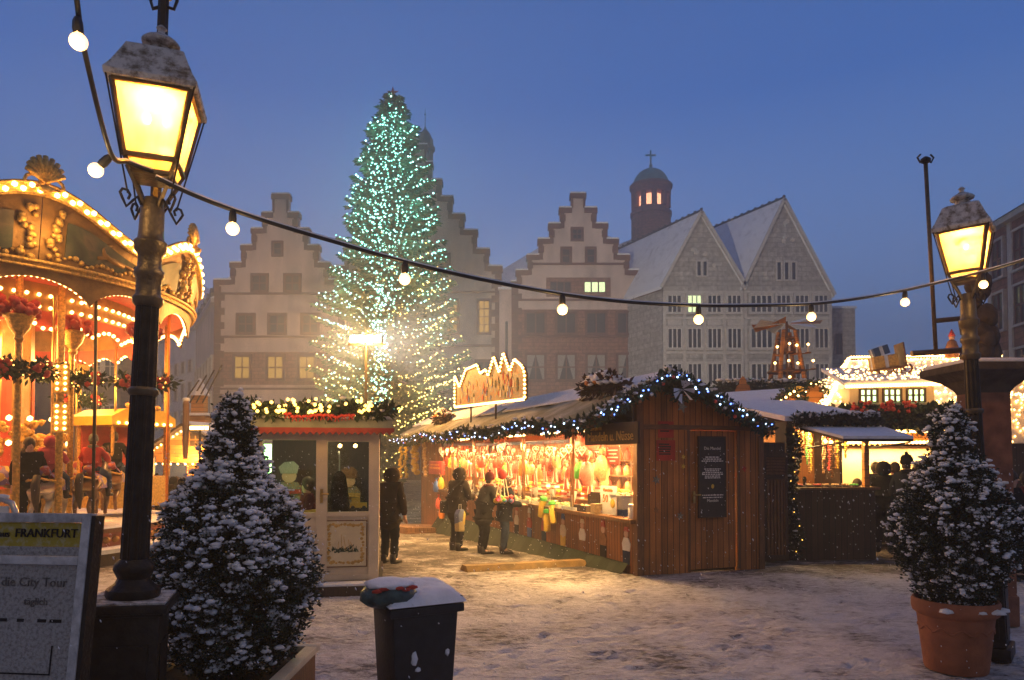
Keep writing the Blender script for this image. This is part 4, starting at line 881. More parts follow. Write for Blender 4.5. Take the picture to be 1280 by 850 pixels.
# ramp at the far service door, hanging yellow pretzel strings, red box, display
t = thing('wooden_ramp', 'low boarded ramp in front of the far end of the sweets stall', 'ramp', tuple(gp(542,664)), RZ+.25)
b = MB(); b.prism([(-1.3,.02),(-1.3,.24),(1.2,.06),(1.2,.02)],1.7,'y',-.6); b.build('deck', M['ramp'], t); b = MB(); b.box((-1.3,-.68,.0),(1.2,-.601,.08)); b.build('edge_strip', M['wood'], t)
yw = LEN-1.2
for i,(px,py,m,lab,s) in enumerate(((501,578,'yellow','leftmost yellow string of popcorn hanging at the stall end',.9),(507,576,'yellow','second yellow popcorn string at the stall end',.9),(519,570,'yellow','thick yellow popcorn bundle at the stall end',1.5),(531,572,'cello_w','pale sweets string right of the yellow bundle',.9))):
    y,z = sfront(px,py,-.25); t = thing('sweets_string', lab, 'sweets', tuple(sw(-.25,y,z)), RZ, 'sweets strings at the stall end')
    b = MB(); [b.ball((random.uniform(-.05,.05)*s,random.uniform(-.06,.06)*s,.55-.08*q),.085*s,1,(1,1,.8),.15) for q in range(15)]; b.build('bundle', M[m], t, smooth=True); b = MB(); b.tube((0,0,.55),(0,0,.9),.01); b.build('cord', M['iron'], t)
y,z = sfront(546,585,-.1); t = thing('red_letter_box', 'red box sign over the service opening of the stall', 'sign', tuple(sw(-.1,y,z)), RZ-math.pi/2)
b = MB(); b.box((-.75,-.06,-.2),(.75,.06,.22)); b.build('case', M['red'], t, bevel=.02); b = MB(); b.box((-.6,-.07,-.03),(.6,-.0605,.03)); b.box((-.5,-.07,.08),(.5,-.0605,.12)); b.build('text_lines', M['orange'], t)
for i,(px,py,m,lab) in enumerate(((552,603,'yellow','yellow toy windmill standing in the service opening'),(546,607,'blue','blue toy pack beside the yellow windmill'),(553,640,'orange','orange sack leaning in the service opening'),(549,628,'cello_r','red sweets sack under the toys'))):
    y,z = sfront(px,py,-.12); goods('sweets_sack','sack', lab, 'sacks in the service opening', 'bag_'+m, bag_mesh(m), sw(-.14,y,z), (0,0,RZ-math.pi/2), .42)
# cable ramp / kerb board across the lane
a_ = gp(580,714); c_ = gp(728,706); t = thing('cable_cover', 'cable cover with yellow lamplight in its colour across the snowy lane before the stall', 'cable cover', tuple(a_))
d = c_-a_; b = MB(); nrm = Vector((-d.y,d.x,0)).normalized()
pts = [(-.20,0),(-.10,.10),(.10,.10),(.20,0)]
b.add([nrm*x+Vector((0,0,z)) for x,z in pts]+[d+nrm*x+Vector((0,0,z)) for x,z in pts],[(0,1,2,3),(7,6,5,4),(0,4,5,1),(1,5,6,2),(2,6,7,3)]); b.build('cover_strip', M['yellow'] if 0 else mat('worn_yellow_lit_rubber', (.20,.12,.03), .7, var=.4, scale=6, bump=.3), t)  # yellow lamplight on the cover is put into its base colour

# ------------------------------------------------------------------ people: one skinned body each, clothes as children
def skin_mesh(name, V, E, Rd, mats, root=0, sub=2):
    me = bpy.data.meshes.new('sk'); me.from_pydata(V, E, []); o = bpy.data.objects.new('sk', me); COL.objects.link(o)
    o.modifiers.new('s', 'SKIN'); sv = me.skin_vertices[0].data
    for i, r in enumerate(Rd):
        sv[i].radius = r if isinstance(r, tuple) else (r, r); sv[i].use_root = (i == root)
    m = o.modifiers.new('d', 'SUBSURF'); m.levels = sub; m.render_levels = sub
    dg = bpy.context.evaluated_depsgraph_get(); out = bpy.data.meshes.new_from_object(o.evaluated_get(dg))
    bpy.data.objects.remove(o); bpy.data.meshes.remove(me); out.name = name
    if name in ('coat','trousers'):
        sd = random.uniform(0,50); nrm = [v.normal.copy() for v in out.vertices]
        for v, n_ in zip(out.vertices, nrm): q = v.co; v.co = q+n_*(.020*noise.noise(Vector((q.x*8+sd,q.y*8,q.z*14)))+.010*noise.noise(Vector((q.x*22,q.y*22+sd,q.z*30)))); out.materials.clear()
    for q in mats: out.materials.append(q)
    out.polygons.foreach_set('use_smooth', [True]*len(out.polygons)); return out
def person(label, loc, rz, h=1.72, coat='coat', legs='trouser', head='hood', headm='coat', pose='stand', group=None, bend=.0, turn=.0, arms=None, long=False, extra=None, bulk=1.0):
    """local frame: faces -y, feet at z=0 (or seat at z=0 when riding)"""
    k = h/1.75; t = thing('person', label, 'person', tuple(loc), rz, group); t.scale = (k,k,k)
    sit = pose in ('ride', 'sit'); dz = 0
    hip = Vector((0,0,.93)); 
    if sit: hip = Vector((0,0,.09))
    sp = Vector((0,-bend*.5,.22)); J = {}
    J['pel'] = hip; J['wai'] = hip+Vector((0,-bend*.12,.14)); J['che'] = hip+Vector((0,-bend*.35,.36)); J['nek'] = hip+Vector((0,-bend*.55,.54)); J['hd0'] = hip+Vector((0,-bend*.62-.015,.62)); J['hd1'] = hip+Vector((0,-bend*.68-.02,.74))
    A = arms or {}
    for s, n in ((-1,'l'),(1,'r')):
        J['sh'+n] = J['nek']+Vector((s*.18,0,-.06))
        d = A.get(n, ((s*.07,-.02,-.29),(s*.05,-.12,-.24)))
        J['el'+n] = J['sh'+n]+Vector(d[0]); J['wr'+n] = J['el'+n]+Vector(d[1]); J['ha'+n] = J['wr'+n]+Vector(d[1]).normalized()*.09
        if pose == 'ride':
            J['hp'+n] = hip+Vector((s*.11,-.02,-.02)); J['kn'+n] = hip+Vector((s*.24,-.34,-.14)); J['an'+n] = J['kn'+n]+Vector((s*.03,.06,-.42)); J['to'+n] = J['an'+n]+Vector((s*.02,-.17,-.05))
        elif pose == 'sit':
            J['hp'+n] = hip+Vector((s*.10,-.02,-.02)); J['kn'+n] = hip+Vector((s*.12,-.44,.0)); J['an'+n] = J['kn'+n]+Vector((0,.02,-.44)); J['to'+n] = J['an'+n]+Vector((0,-.17,-.05))
        else:
            st = .10 if pose == 'walk' else .02
            J['hp'+n] = hip+Vector((s*.09,0,-.05)); J['kn'+n] = hip+Vector((s*.105,-.03-st*s,-.47)); J['an'+n] = hip+Vector((s*.11,.03-st*s*1.4,-.85)); J['to'+n] = J['an'+n]+Vector((s*.03,-.17,-.05))
    def chain(names, rad): 
        V = [tuple(J[n]) for n in names]; return V, rad
    N_ = ['pel','wai','che','nek','hd0','hd1']+[a+n for n in 'lr' for a in ('sh','el','wr','ha')]+[a+n for n in 'lr' for a in ('hp','kn','an','to')]
    ix = {n:i for i,n in enumerate(N_)}
    E = [('pel','wai'),('wai','che'),('che','nek'),('nek','hd0'),('hd0','hd1')]+[e for n in 'lr' for e in (('che','sh'+n),('sh'+n,'el'+n),('el'+n,'wr'+n),('wr'+n,'ha'+n),('pel','hp'+n),('hp'+n,'kn'+n),('kn'+n,'an'+n),('an'+n,'to'+n))]
    Rr = {'pel':(.13,.10),'wai':(.12,.095),'che':(.14,.10),'nek':.055,'hd0':(.072,.085),'hd1':(.075,.09),'sh':.06,'el':.043,'wr':.03,'ha':.032,'hp':.085,'kn':.056,'an':.04,'to':.038}
    me = skin_mesh('person_body', [tuple(J[n]) for n in N_], [(ix[a],ix[b]) for a,b in E], [Rr.get(n, Rr.get(n[:2])) for n in N_], [M['skin']])
    bo = link('body', me, t)
    # face and fingers are welded into the body mesh
    f = MB(); c = J['hd0'].lerp(J['hd1'],.5)+Vector((0,-.085,0)); f.ball(c+Vector((0,-.012,-.01)), .018, 1, (.8,1,1.2)); f.mi = 1
    for s in (-1,1): f.ball(c+Vector((s*.032,.004,.025)), .010, 1)
    f.mi = 2; f.ball(c+Vector((0,.003,-.055)), .02, 1, (1.1,.4,.35)); f.mi = 0
    for s in (-1,1): f.ball(c+Vector((s*.085,.09,.0)), .022, 1, (.4,.8,1.3))
    for n, s in (('l',-1),('r',1)):
        d = (J['ha'+n]-J['wr'+n]).normalized(); sd = d.cross(Vector((0,0,1)) if abs(d.z) < .9 else Vector((0,1,0))).normalized(); nn = sd.cross(d)
        for q, (off, ln) in enumerate(((-.024,.052),(-.008,.062),(.008,.058),(.024,.045))):
            p = J['ha'+n]+sd*off; f.path([p-d*.01, p+d*ln*.55-nn*.004, p+d*ln-nn*.022], [.0095,.009,.007], 5)
        p = J['wr'+n]+d*.04+sd*.02*-s; f.path([p, p-sd*s*.035+d*.03, p-sd*s*.03+d*.06-nn*.015],[.012,.0105,.008],5)
    fm = f.mesh('face', [M['skin'], M['dark'], M['pink']], True)
    bmx = bmesh.new(); bmx.from_mesh(me); bmx.from_mesh(fm); 
    for q in (M['dark'], M['pink']): me.materials.append(q)
    bmx.to_mesh(me); bmx.free(); bpy.data.meshes.remove(fm); me.polygons.foreach_set('use_smooth', [True]*len(me.polygons))
    # trousers and boots
    nm = ['pel']+[a+n for n in 'lr' for a in ('hp','kn','an')]; i2 = {n:i for i,n in enumerate(nm)}
    link('trousers', skin_mesh('trousers', [tuple(J[n]) for n in nm], [(i2['pel'],i2['hp'+n]) for n in 'lr']+[(i2[a+n],i2[b+n]) for n in 'lr' for a,b in (('hp','kn'),('kn','an'))], [(.15,.12)]+[.112,.088,.074]*2, [M[legs]]), t)
    for n in 'lr':
        b = MB(); q = J['an'+n]; b.path([q+Vector((0,.03,.10)), q+Vector((0,.02,.0)), q+Vector((0,0,-.05))],[.062,.06,.058],8); b.path([q+Vector((0,.05,-.045)), q+(J['to'+n]-q)*.6+Vector((0,0,-.015)), J['to'+n]+Vector((0,-.06,-.012))],[.05,.052,.035],8); b.build('boot', M['boot'], t, smooth=True)
    # coat with sleeves
    nm = ['pel','wai','che','nek']+[a+n for n in 'lr' for a in ('sh','el','wr')]; low = []
    V = [tuple(J[n]) for n in nm]; i2 = {n:i for i,n in enumerate(nm)}; Q = bulk
    E2 = [(0,1),(1,2),(2,3)]+[e for n in 'lr' for e in ((2,i2['sh'+n]),(i2['sh'+n],i2['el'+n]),(i2['el'+n],i2['wr'+n]))]
    R2 = [(.175*Q,.145*Q),(.165*Q,.135*Q),(.185*Q,.15*Q),(.085,.085)]+[.088*Q,.072*Q,.06]*2
    V.append(tuple(J['pel']+Vector((0,0,-.13 if not sit else -.03)))); R2.append((.18*Q,.15*Q)); E2.append((0,len(V)-1))
    if long: V.append(tuple(J['pel']+Vector((0,.01,-.34)))); R2.append((.20*Q,.175*Q)); E2.append((len(V)-2,len(V)-1))
    link('coat', skin_mesh('coat', V, E2, R2, [M[coat]]), t)
    hc = J['hd0'].lerp(J['hd1'],.55)
    b = MB()
    if head == 'hood':
        vs, fs = ico(2); b.add([hc+Vector((v.x*.135, v.y*.15+.025 if v.y > -.35 else v.y*.06+.0, v.z*.155-.01)) for v in vs], fs); o = b.build('hood', M[headm], t, smooth=True)
        b = MB(); b.path([hc+Vector((.12*math.cos(a*.5236),-.055,.13*math.sin(a*.5236)-.01)) for a in range(13)], .03, 6, False); b.build('fur_trim', M['fur'], o, smooth=True)
    elif head == 'hair':
        vs, fs = ico(2); b.add([hc+Vector((v.x*.098, v.y*.105+.025, v.z*.12+.03 if v.z > -.2 else v.z*.17+.03)) for v in vs if True], fs); b.build('hair', M['hair'], t, smooth=True)
    elif head == 'hat':
        b.lathe([(.105,-.02),(.112,.0),(.11,.05),(.104,.052),(.103,.09),(.075,.14),(.03,.165)], 14, hc+Vector((0,.008,.03))); o = b.build('hat', M[headm], t, smooth=50)
        b = MB(); b.ball(hc+Vector((0,.008,.21)), .035, 1, jit=.2); b.build('pompom', M[headm], o, smooth=True)
        b = MB(); b.ball(hc+Vector((0,.045,-.02)), .085, 1, (1,.7,1)); b.build('hair', M['hair'], t, smooth=True)
        b = MB(); b.path([J['nek']+Vector((.085*math.cos(a*.7854),.085*math.sin(a*.7854),.02)) for a in range(9)], .042, 7, False); b.build('scarf', M[headm], t, smooth=True)
    if extra: extra(t, J)
    return t
def shoulder_bag(m):
    def f(t, J):
        b = MB(); b.cbox((.24,.08,.92),(.1,.3,.26)); b.build('bag', M[m], t, bevel=.02); b = MB(); b.path([J['shl']+Vector((.0,-.09,.07)), J['che']+Vector((.0,-.17,0)), Vector((.22,-.06,1.02))],.012,5); b.path([J['shl']+Vector((.0,.09,.07)), J['che']+Vector((.0,.17,0)), Vector((.22,.12,1.02))],.012,5); b.build('strap', M[m], t)
    return f
DOWN = lambda s: ((s*.06,.01,-.30),(s*.02,-.06,-.25)); FWD = lambda s: ((s*.05,-.06,-.28),(-s*.05,-.24,-.02)); UP = lambda s: ((s*.08,-.12,-.22),(-s*.08,-.20,.14)); REIN = lambda s: ((s*.12,-.10,-.22),(-s*.06,-.22,-.05))
both = lambda f: {'l': f(-1), 'r': f(1)}
def face(px, py): return gp(px, py)
# customers at the sweets stall (backs to us, looking at the counter)
def carry(t, J):
    b = MB(); b.prism([(-.10,-.42),(.10,-.42),(.15,.0),(.06,.10),(-.05,.10),(-.16,-.02)],.10,'y',-.05); b.M = None; o = b.build('carrier_bag', mat('yellow_carrier_bag', (.55,.40,.09), .4, var=.3, scale=5), None, bevel=.02); return o
p = gp(571,688); ang = math.atan2(VX.y, VX.x)  # stall side direction
TO = RZ+math.pi/2                               # facing +VX in the local -y convention
person('tall person in dark hooded parka with fur trim at the sweets counter', p, TO+.5, 1.86, 'coat2', 'trouser', 'hood', 'coat2', bend=.10, arms=both(FWD), long=True, bulk=1.18, extra=shoulder_bag('boot'))
p2 = gp(604,692); person('person in dark knitted hat and long dark coat leaning towards the sweets counter', p2, TO+.15, 1.70, 'coat4', 'trouser', 'hat', 'coat5', bend=.24, arms=both(FWD), long=True, bulk=1.2)
p3 = gp(630,692); person('person in short dark jacket, nearest the yellow hanging bottles', p3, TO-.1, 1.66, 'coat3', 'jeans', 'hair', bend=.14, arms=both(FWD), bulk=1.18)
def held(name, label, cat, loc, rz, parts):
    t = thing(name, label, cat, tuple(loc), rz)
    for nm, b, m, kw in parts: b.build(nm, M[m] if isinstance(m, str) else m, t, **kw)
b = MB(); b.prism([(-.12,-.42),(.10,-.44),(.15,-.05),(.07,.06),(-.06,.06),(-.15,-.04)],.12,'y',-.06); h = MB(); h.path([(-.05,0,.05),(-.04,0,.17),(.04,0,.17),(.05,0,.05)],.008,5)
held('carrier_bag','yellow and blue carrier bag hanging from the tall customer','bag', at(575,640,p.y-.25), TO-.9, [('bag_body', b, ramp_mat('printed_carrier', [(.55,.42,.08),(.55,.42,.08),(.1,.13,.25),(.5,.4,.2)], 3, kind='voronoi'), dict(bevel=.02)), ('handle', h, 'white', {})])
b = MB(); b.ball((0,0,.52),.10,2,(1,.5,1.15)); s_ = MB(); [s_.tube((q*.06,0,.43),(q*.13,-.02,.05),.012) for q in (-1,-.35,.35,1)]; bb = MB(); [bb.ball((random.uniform(-.2,.2),random.uniform(-.06,.06),random.uniform(-.05,.05)),.06,1) for _ in range(16)]
held('toy_chime','red string toy with coloured balls hanging in front of the last customer','toy', at(628,624,p3.y-.45), 0, [('red_head', b, 'red', dict(smooth=True)), ('strings', s_, 'cream', {}), ('balls', bb, ramp_mat('coloured_balls', [(.5,.04,.05),(.1,.4,.1),(.55,.1,.3),(.6,.4,.05),(.08,.15,.45)], 7, kind='voronoi'), dict(smooth=True))])
# person beside the kiosk
person('person in dark padded coat standing right of the cream kiosk, back turned', gp(487,704), math.pi-.3, 1.80, 'coat2', 'trouser', 'hood', 'coat2', arms=both(DOWN), bend=.06, long=True, bulk=1.12)
# crowd beside the dark stall and at the right edge
crowd = [(1104,690,14.4,1.72,'coat','hood','person in dark hooded coat, first beside the dark stall counter'),(1118,688,15.2,1.7,'coat4','hair','person with bare dark hair between two hooded people by the dark stall'),(1133,686,14.0,1.8,'coat3','hat','tallest person in dark hat in front of the alpine stall'),(1146,684,15.6,1.66,'coat5','hair','person in burgundy coat close to the snowy shrub top'),(1094,676,16.2,1.7,'coat2','hair','person in brown coat furthest back beside the dark stall post'),(1160,680,16.4,1.74,'coat','hood','hooded person partly behind the potted shrub')]
for i,(px,py,Z,h_,c_,hd,lab) in enumerate(crowd):
    q = at(px,570,Z); q.z = 0; person(lab, q, random.uniform(2.2,4.0), h_*1.07, c_, 'trouser', hd, 'coat', group='people between the dark stall and the alpine stall', long=i%2==0)
for i,(px,Z,h_,c_,hd,lab) in enumerate(((1263,11.2,1.72,'coat','hair','person in black jacket behind the counter at the right edge'),(1284,11.6,1.7,'coat5','hair','person at the very edge behind the right counter'))):
    q = at(px,570,Z); q.z = gz(q.x,q.y); person(lab, q, .5+i, h_, c_, 'trouser', hd, arms=both(FWD))
# crowd in front of the orange stall at the left
for i,(px,Z,h_,c_,hd,lab) in enumerate(((196,19.5,1.7,'coat','hat','person in dark hat beside the carousel pole, at the orange stall'),(207,18.2,1.76,'coat2','hair','bare headed person in brown coat before the orange stall'),(218,20.2,1.7,'coat4','hood','grey hooded person in the middle of the group at the orange stall'),(229,18.4,1.66,'coat','hood','dark hooded person nearest the snowy conifer by the orange stall'),(240,19.8,1.72,'coat3','hair','person in navy coat right under the orange stall lights'),(252,18.8,1.7,'coat5','hair','person in burgundy coat half behind the snowy conifer'),(186,18.9,1.72,'coat','hair','person in black coat just right of the lamp post'))):
    q = at(px,570,Z); q.z = gz(q.x,q.y); person(lab, q, random.uniform(2.4,3.8), h_, c_, 'trouser', hd, 'coat', group='people in front of the orange stall', long=i%2==0)
# ------------------------------------------------------------------ cream kiosk
K0 = gp(473,739); K0.z = 0; KR = R(10); KX = Vector((math.cos(KR),math.sin(KR),0)); KY = Vector((-math.sin(KR),math.cos(KR),0))
def kpx(px,py,y=0.0): p = on_plane(px,py,K0+KY*y,KY)-K0; return p.dot(KX), p.z
KT = thing('cream_kiosk', 'cream painted kiosk with glazed front and scalloped red eave trim', 'kiosk', tuple(K0), KR)
KL = kpx(312,650)[0]; zt = kpx(440,546)[1]; zs = kpx(440,640)[1]; zb = kpx(440,720)[1]; x1 = kpx(395,600)[0]; x2 = kpx(409,600)[0]; x3 = kpx(461,600)[0]; x0 = kpx(327,600)[0]
D = 2.0
b = MB(); b.box((KL-.05,-.05,0),(.05,D,.14)); b.build('plinth', M['dark'], KT); b = MB(); b.box((KL-.25,-.30,.0),(.02,-.051,.13)); st_ = b.build('step', M['dwood'], KT); b = MB(); b.box((KL-.25,-.29,.132),(.01,-.055,.17)); b.build('snow', M['snow'], st_, bevel=.015)
b = MB(); b.box((x3,0,.14),(0,.12,zt+.02)); b.build('corner_post', M['kcream'], KT)
b = MB(); b.box((x1,0,.14),(x2,.10,zt)); b.build('door_post', M['kcream'], KT)
b = MB(); b.box((KL,0,.14),(x0,.10,zt)); b.build('corner_post', M['kcream'], KT)
b = MB(); b.box((x2,.01,zb-.06),(x3,.09,zb+.02)); b.box((x2,.01,zs-.06),(x3,.09,zs)); b.box((x2,.01,zt-.07),(x3,.09,zt)); b.box((x0,.01,zs-.06),(x1,.09,zs)); b.box((x0,.01,zt-.05),(x1,.09,zt)); b.build('rails', M['kcream'], KT)
b = MB(); b.box((x0,.03,.14),(x1,.07,zs-.06)); b.build('lower_panel', M['kcream'], KT)
b = MB(); b.box((x2,.035,.14),(x3,.07,zs-.06)); dp = b.build('door_panel', M['kcream'], KT)
zA = kpx(440,650)[1]; zB = kpx(440,709)[1]; xA = kpx(405,680)[0]; xB = kpx(459,680)[0]
M['panelcream'] = mat('pale_panel', (.60,.52,.34), .6, var=.1)
b = MB(); b.box((xA,.016,zB),(xB,.034,zA)); b.build('painted_panel', M['panelcream'], dp)
b = MB()
for a,q in (((xA,.010,zB),(xA+.015,.0155,zA)),((xB-.015,.010,zB),(xB,.0155,zA)),((xA+.015,.010,zB),(xB-.015,.0155,zB+.015)),((xA+.015,.010,zA-.015),(xB-.015,.0155,zA))): b.box(a,q)
b.build('panel_moulding', M['wood'], dp)
b = MB(); n = 44; w_ = xB-xA-.14; h_ = zA-zB-.14
for side in range(4):
    for i in range(12):
        f = (i+.5)/12-.5; x,z = ((f*w_, h_/2),(f*w_,-h_/2),(w_/2,f*h_),(-w_/2,f*h_))[side]; b.ball(((xA+xB)/2+x+random.uniform(-.012,.012), .013, (zA+zB)/2+z+random.uniform(-.012,.012)), random.uniform(.015,.03), 1, (1.2,.1,1))
tag(b.build('scroll_border', M['ochre'], dp), kind='stuff')
b = MB(); rr = random.Random(4); cx_, cz_ = (xA+xB)/2, zB+.24
for i in range(46): a = rr.uniform(.05,3.09); r = rr.uniform(.05,.2); x = cx_+r*1.05*math.cos(a); z = cz_-.03+r*.65*math.sin(a)*rr.uniform(.3,1); b.add([(x,.0145,z),(x+rr.uniform(-.05,.05),.0125,z+rr.uniform(.02,.06)),(x+rr.uniform(-.06,.06),.0145,z-.01)],[(0,1,2)])
b.build('painted_fir_twigs', M['fir'], dp); b = MB()
for i in range(5): x = cx_-.11+i*.055; b.bar((x,.014,cz_+.02),(x+rr.uniform(-.05,.05),.014,cz_+rr.uniform(.12,.24)),.006,.003,(0,1,0))
b.build('painted_stems', M['ochre'], dp)
b = MB(); hx = kpx(402,620); b.box((hx[0]-.02,-.015,hx[1]-.10),(hx[0]+.02,-.001,hx[1]+.10)); b.tube((hx[0],-.05,hx[1]+.03),(hx[0]+.1,-.05,hx[1]+.03),.011); b.tube((hx[0],-.0,hx[1]+.03),(hx[0],-.05,hx[1]+.03),.011); b.build('handle', M['brass'], KT)
for a,q in ((x0,x1),(x2,x3)): b = MB(); b.box((a+.002,.045,zs+.002),(q-.002,.050,zt-.06)); b.build('window_pane', M['glass'], KT)
b = MB(); b.box((KL,D-.08,.14),(0,D,zt+.1)); b.build('back_wall', M['dwood'], KT); 
b = MB(); b.box((-.06,.12,.14),(-.01,D-.08,zt)); b.build('side_wall', M['kcream'], KT); b = MB(); b.box((KL+.01,.12,.14),(KL+.06,D-.08,zs)); b.build('side_wall', M['kcream'], KT)
b = MB(); b.box((KL+.06,.12,.142),(-.06,D-.08,.17)); b.build('floor', M['dwood'], KT)
rl = kpx(297,540,-.25)[0]; rr_ = kpx(491,540,-.25)[0]; zf = kpx(440,535,-.25)[1]; ztop = kpx(440,524,-.25)[1]
b = MB(); b.box((rl,-.25,zf),(rr_,D+.25,ztop)); b.build('roof', mat('pale_green_fascia', (.24,.26,.20), .6), KT, bevel=.01); b = MB(); b.box((rl-.02,-.26,zf-.055),(rr_+.02,-.235,zf+.002)); 
n = 24
for i in range(n): a = rl+(rr_-rl)*i/n; q = rl+(rr_-rl)*(i+1)/n; b.add([(a,-.262,zf-.053),(q,-.262,zf-.053),((a+q)/2,-.262,zf-.10),(a,-.24,zf-.053),(q,-.24,zf-.053),((a+q)/2,-.24,zf-.10)],[(0,1,2),(5,4,3),(1,4,5,2),(2,5,3,0)])
b.build('scalloped_trim', mat('faded_red_trim', (.26,.03,.022), .6), KT); b = MB(); b.box((rl+.01,-.24,ztop+.002),(rr_-.01,D+.2,ztop+.05)); b.build('snow', M['snow'], KT, bevel=.02)
b = MB(); b.box((x0-.02,-.02,zt),(.0,.12,zf-.001)); b.build('frieze', M['kcream'], KT)
kw = lambda x,y,z: K0+KX*x+KY*y+Vector((0,0,z))
# interior: green strip lamp, two ceiling bulbs, table, seller, display figures
b = MB(); b.box((KL+.10,.5,zs),(KL+.2,.56,zt-.1)); M['greenlamp'] = emit('green_neon', (.45,1,.3), 2.2); b.build('neon_strip', M['greenlamp'], KT)
b = MB(); b.box((-.15,.5,zs-.1),(-.1,.55,zt-.1)); b.build('neon_strip', emit('green_neon_dim', (.45,.8,.1), .5), KT)
for x in (x2+.13,x2+.36): b = MB(); b.ball((x,.7,zt-.12),.035,1); b.build('ceiling_bulb', M['bulb'], KT, smooth=True)
add_lamp('kiosk_light', kw((KL)/2,.9,zt-.15), 5, rad=.1, col=(1,.75,.35)); 
b = MB(); b.box((KL+.15,.45,zs-.05),(x1+.05,1.1,zs-.0)); b.build('desk', M['yellow'], KT)
person('cashier with long dark hair sitting inside the cream kiosk', kw(x1-.20,.75,.80), KR-math.pi/2+.3, 1.6, 'coat5', 'trouser', 'hair', pose='sit', arms=both(FWD))
t = thing('white_chair', 'pale chair back inside the kiosk behind the left pane', 'chair', tuple(kw(x0+.35,.42,.17)), KR+.3)
b = MB(); b.box((-.22,-.02,.45),(.22,.02,.98)); b.build('backrest', M['white'], t, bevel=.04); b = MB(); b.box((-.22,0.021,.42),(.22,.42,.46)); b.build('seat', M['white'], t)
for x in (-.2,.2):
    for y in (.04,.38): b = MB(); b.tube((x,y,0),(x,y,.42),.015); b.build('leg', M['steel'], t)
def paint_figure(px,py,sc,cols,lab):
    x,z = kpx(px,py,1.5); t = thing('display_board', lab, 'painted figure', tuple(kw(x,1.45,z)), KR); t.scale = (sc,sc,sc)
    b = MB(); b.prism([(-.3,-.55),(.3,-.55),(.36,-.1),(.22,.1),(-.22,.1),(-.36,-.1)],.03,'y'); b.build('torso', M[cols[0]], t); b = MB(); b.prism([(.2*math.cos(a*.5236),.27+.19*math.sin(a*.5236)) for a in range(12)],.03,'y',-.031); b.build('head', M['skin'], t)
    b = MB(); b.prism([(-.22,.34),(.22,.34),(.26,.55),(.12,.68),(-.12,.66),(-.28,.52)],.03,'y',-.062); b.build('cap', M[cols[1]], t); b = MB(); b.box((-.33,-.04,-.22),(.33,-.001,-.1)); b.build('sash', M[cols[2]], t)
    b = MB(); b.tube((0,.02,-1.1),(0,.02,-.5),.02); b.build('stand', M['dwood'], t)
paint_figure(362,607,.58,('figures','curtain','redcloth'),'painted figure in white cap behind the left kiosk pane'); paint_figure(436,612,.55,('figures','wood','ochre'),'painted figure with brown hair behind the right kiosk pane')
t = thing('yellow_toy_truck', 'small yellow toy box on the kiosk sill behind the right pane', 'toy', tuple(kw(kpx(447,633)[0],.35,zs+.01)), KR)
b = MB(); b.box((-.12,-.06,.03),(.12,.06,.1)); b.box((-.1,-.05,.1),(.02,.05,.17)); b.build('body', M['yellow'], t); b = MB(); [b.tube((x,-.065,.03),(x,.065,.03),.03) for x in (-.08,.08)]; b.build('wheels', M['black'], t)
t = thing('hanging_coat', 'dark coat hanging just inside the kiosk door pane', 'coat', tuple(kw(kpx(421,600)[0],.55,zs-.1)), KR)
b = MB(); b.lathe([(.16,-.2),(.15,.2),(.12,.45),(.09,.62),(.03,.68)],10,sq=.6); b.build('cloth', M['coat'], t, smooth=True); b = MB(); b.tube((0,0,.68),(0,0,.98),.01); b.build('hook', M['steel'], t)
# roof garland of the kiosk
garland('fir_garland','fir garland with candle bulbs and red bows along the kiosk roof', [kw(rl+.03+(rr_-rl-.06)*i/9,-.22,ztop+.11+.04*math.sin(i*2.2)) for i in range(10)], .13, 2300, [], 0, 30, seed=8)
cs = thing('candle_lights', 'clusters of warm candle bulbs in the kiosk garland', 'string lights', tuple(kw(rl,-.34,ztop+.15)), KR); pts = []
for c_,n_ in ((318,9),(357,16),(398,14),(449,14)):
    xc = kpx(c_,512,-.34)[0]-rl
    for i in range(n_): pts.append((xc+random.uniform(-.19,.19), random.uniform(-.05,.04), random.uniform(-.08,.12)))
bulbs(cs, pts, 'candle', 'bulb_y', .026)
for c_ in (318,357,398,449): add_lamp('candle_glow', kw(kpx(c_,512,-.5)[0],-.75,ztop+.06), 2, rad=.12, col=(1,.5,.12))
for i in range(10):
    p = kw(rl+(rr_-rl)*(.32+.045*i),-.38,ztop+.02+.05*random.random()); t = link('red_bow', shared('bow', lambda: (lambda b: (b.ball((-.03,0,0),.035,1,(1,.5,.7)), b.ball((.03,0,0),.035,1,(1,.5,.7)), b.bar((0,0,0),(-.03,0,-.07),.02,.01), b.bar((0,0,0),(.03,0,-.07),.02,.01), b.mesh('red_bow', M['red'], True))[-1])(MB())), None, None, tuple(p)); tag(t, f'small red bow in the kiosk garland, {ordn(i)} from the left end of the bows', 'bow', 'red bows in the kiosk garland')
# ------------------------------------------------------------------ floodlight mast
FZ = 21; t = thing('floodlight_mast', 'floodlight mast with four blazing lamps before the lit tree', 'floodlight', tuple(at(457,570,FZ).xy)+(gz(0,FZ),)); zl_ = at(457,425,FZ).z-gz(0,FZ)
b = MB(); b.tube((0,0,0),(0,0,zl_+.25),.05,.04); b.build('mast', M['iron'], t); b = MB(); b.bar((-.55,0,zl_-.14),(.55,0,zl_-.14),.05,.05); b.build('crossbar', M['iron'], t)
for i in range(4):
    x = -.36+.24*i; b = MB(); b.box((x-.11,-.10,zl_-.11),(x+.11,.12,zl_+.13)); o = b.build('lamp_housing', M['iron'], t, bevel=.01); b = MB(); b.box((x-.10,-.112,zl_-.10),(x+.10,-.101,zl_+.12)); b.build('lens', M['flood'], o)
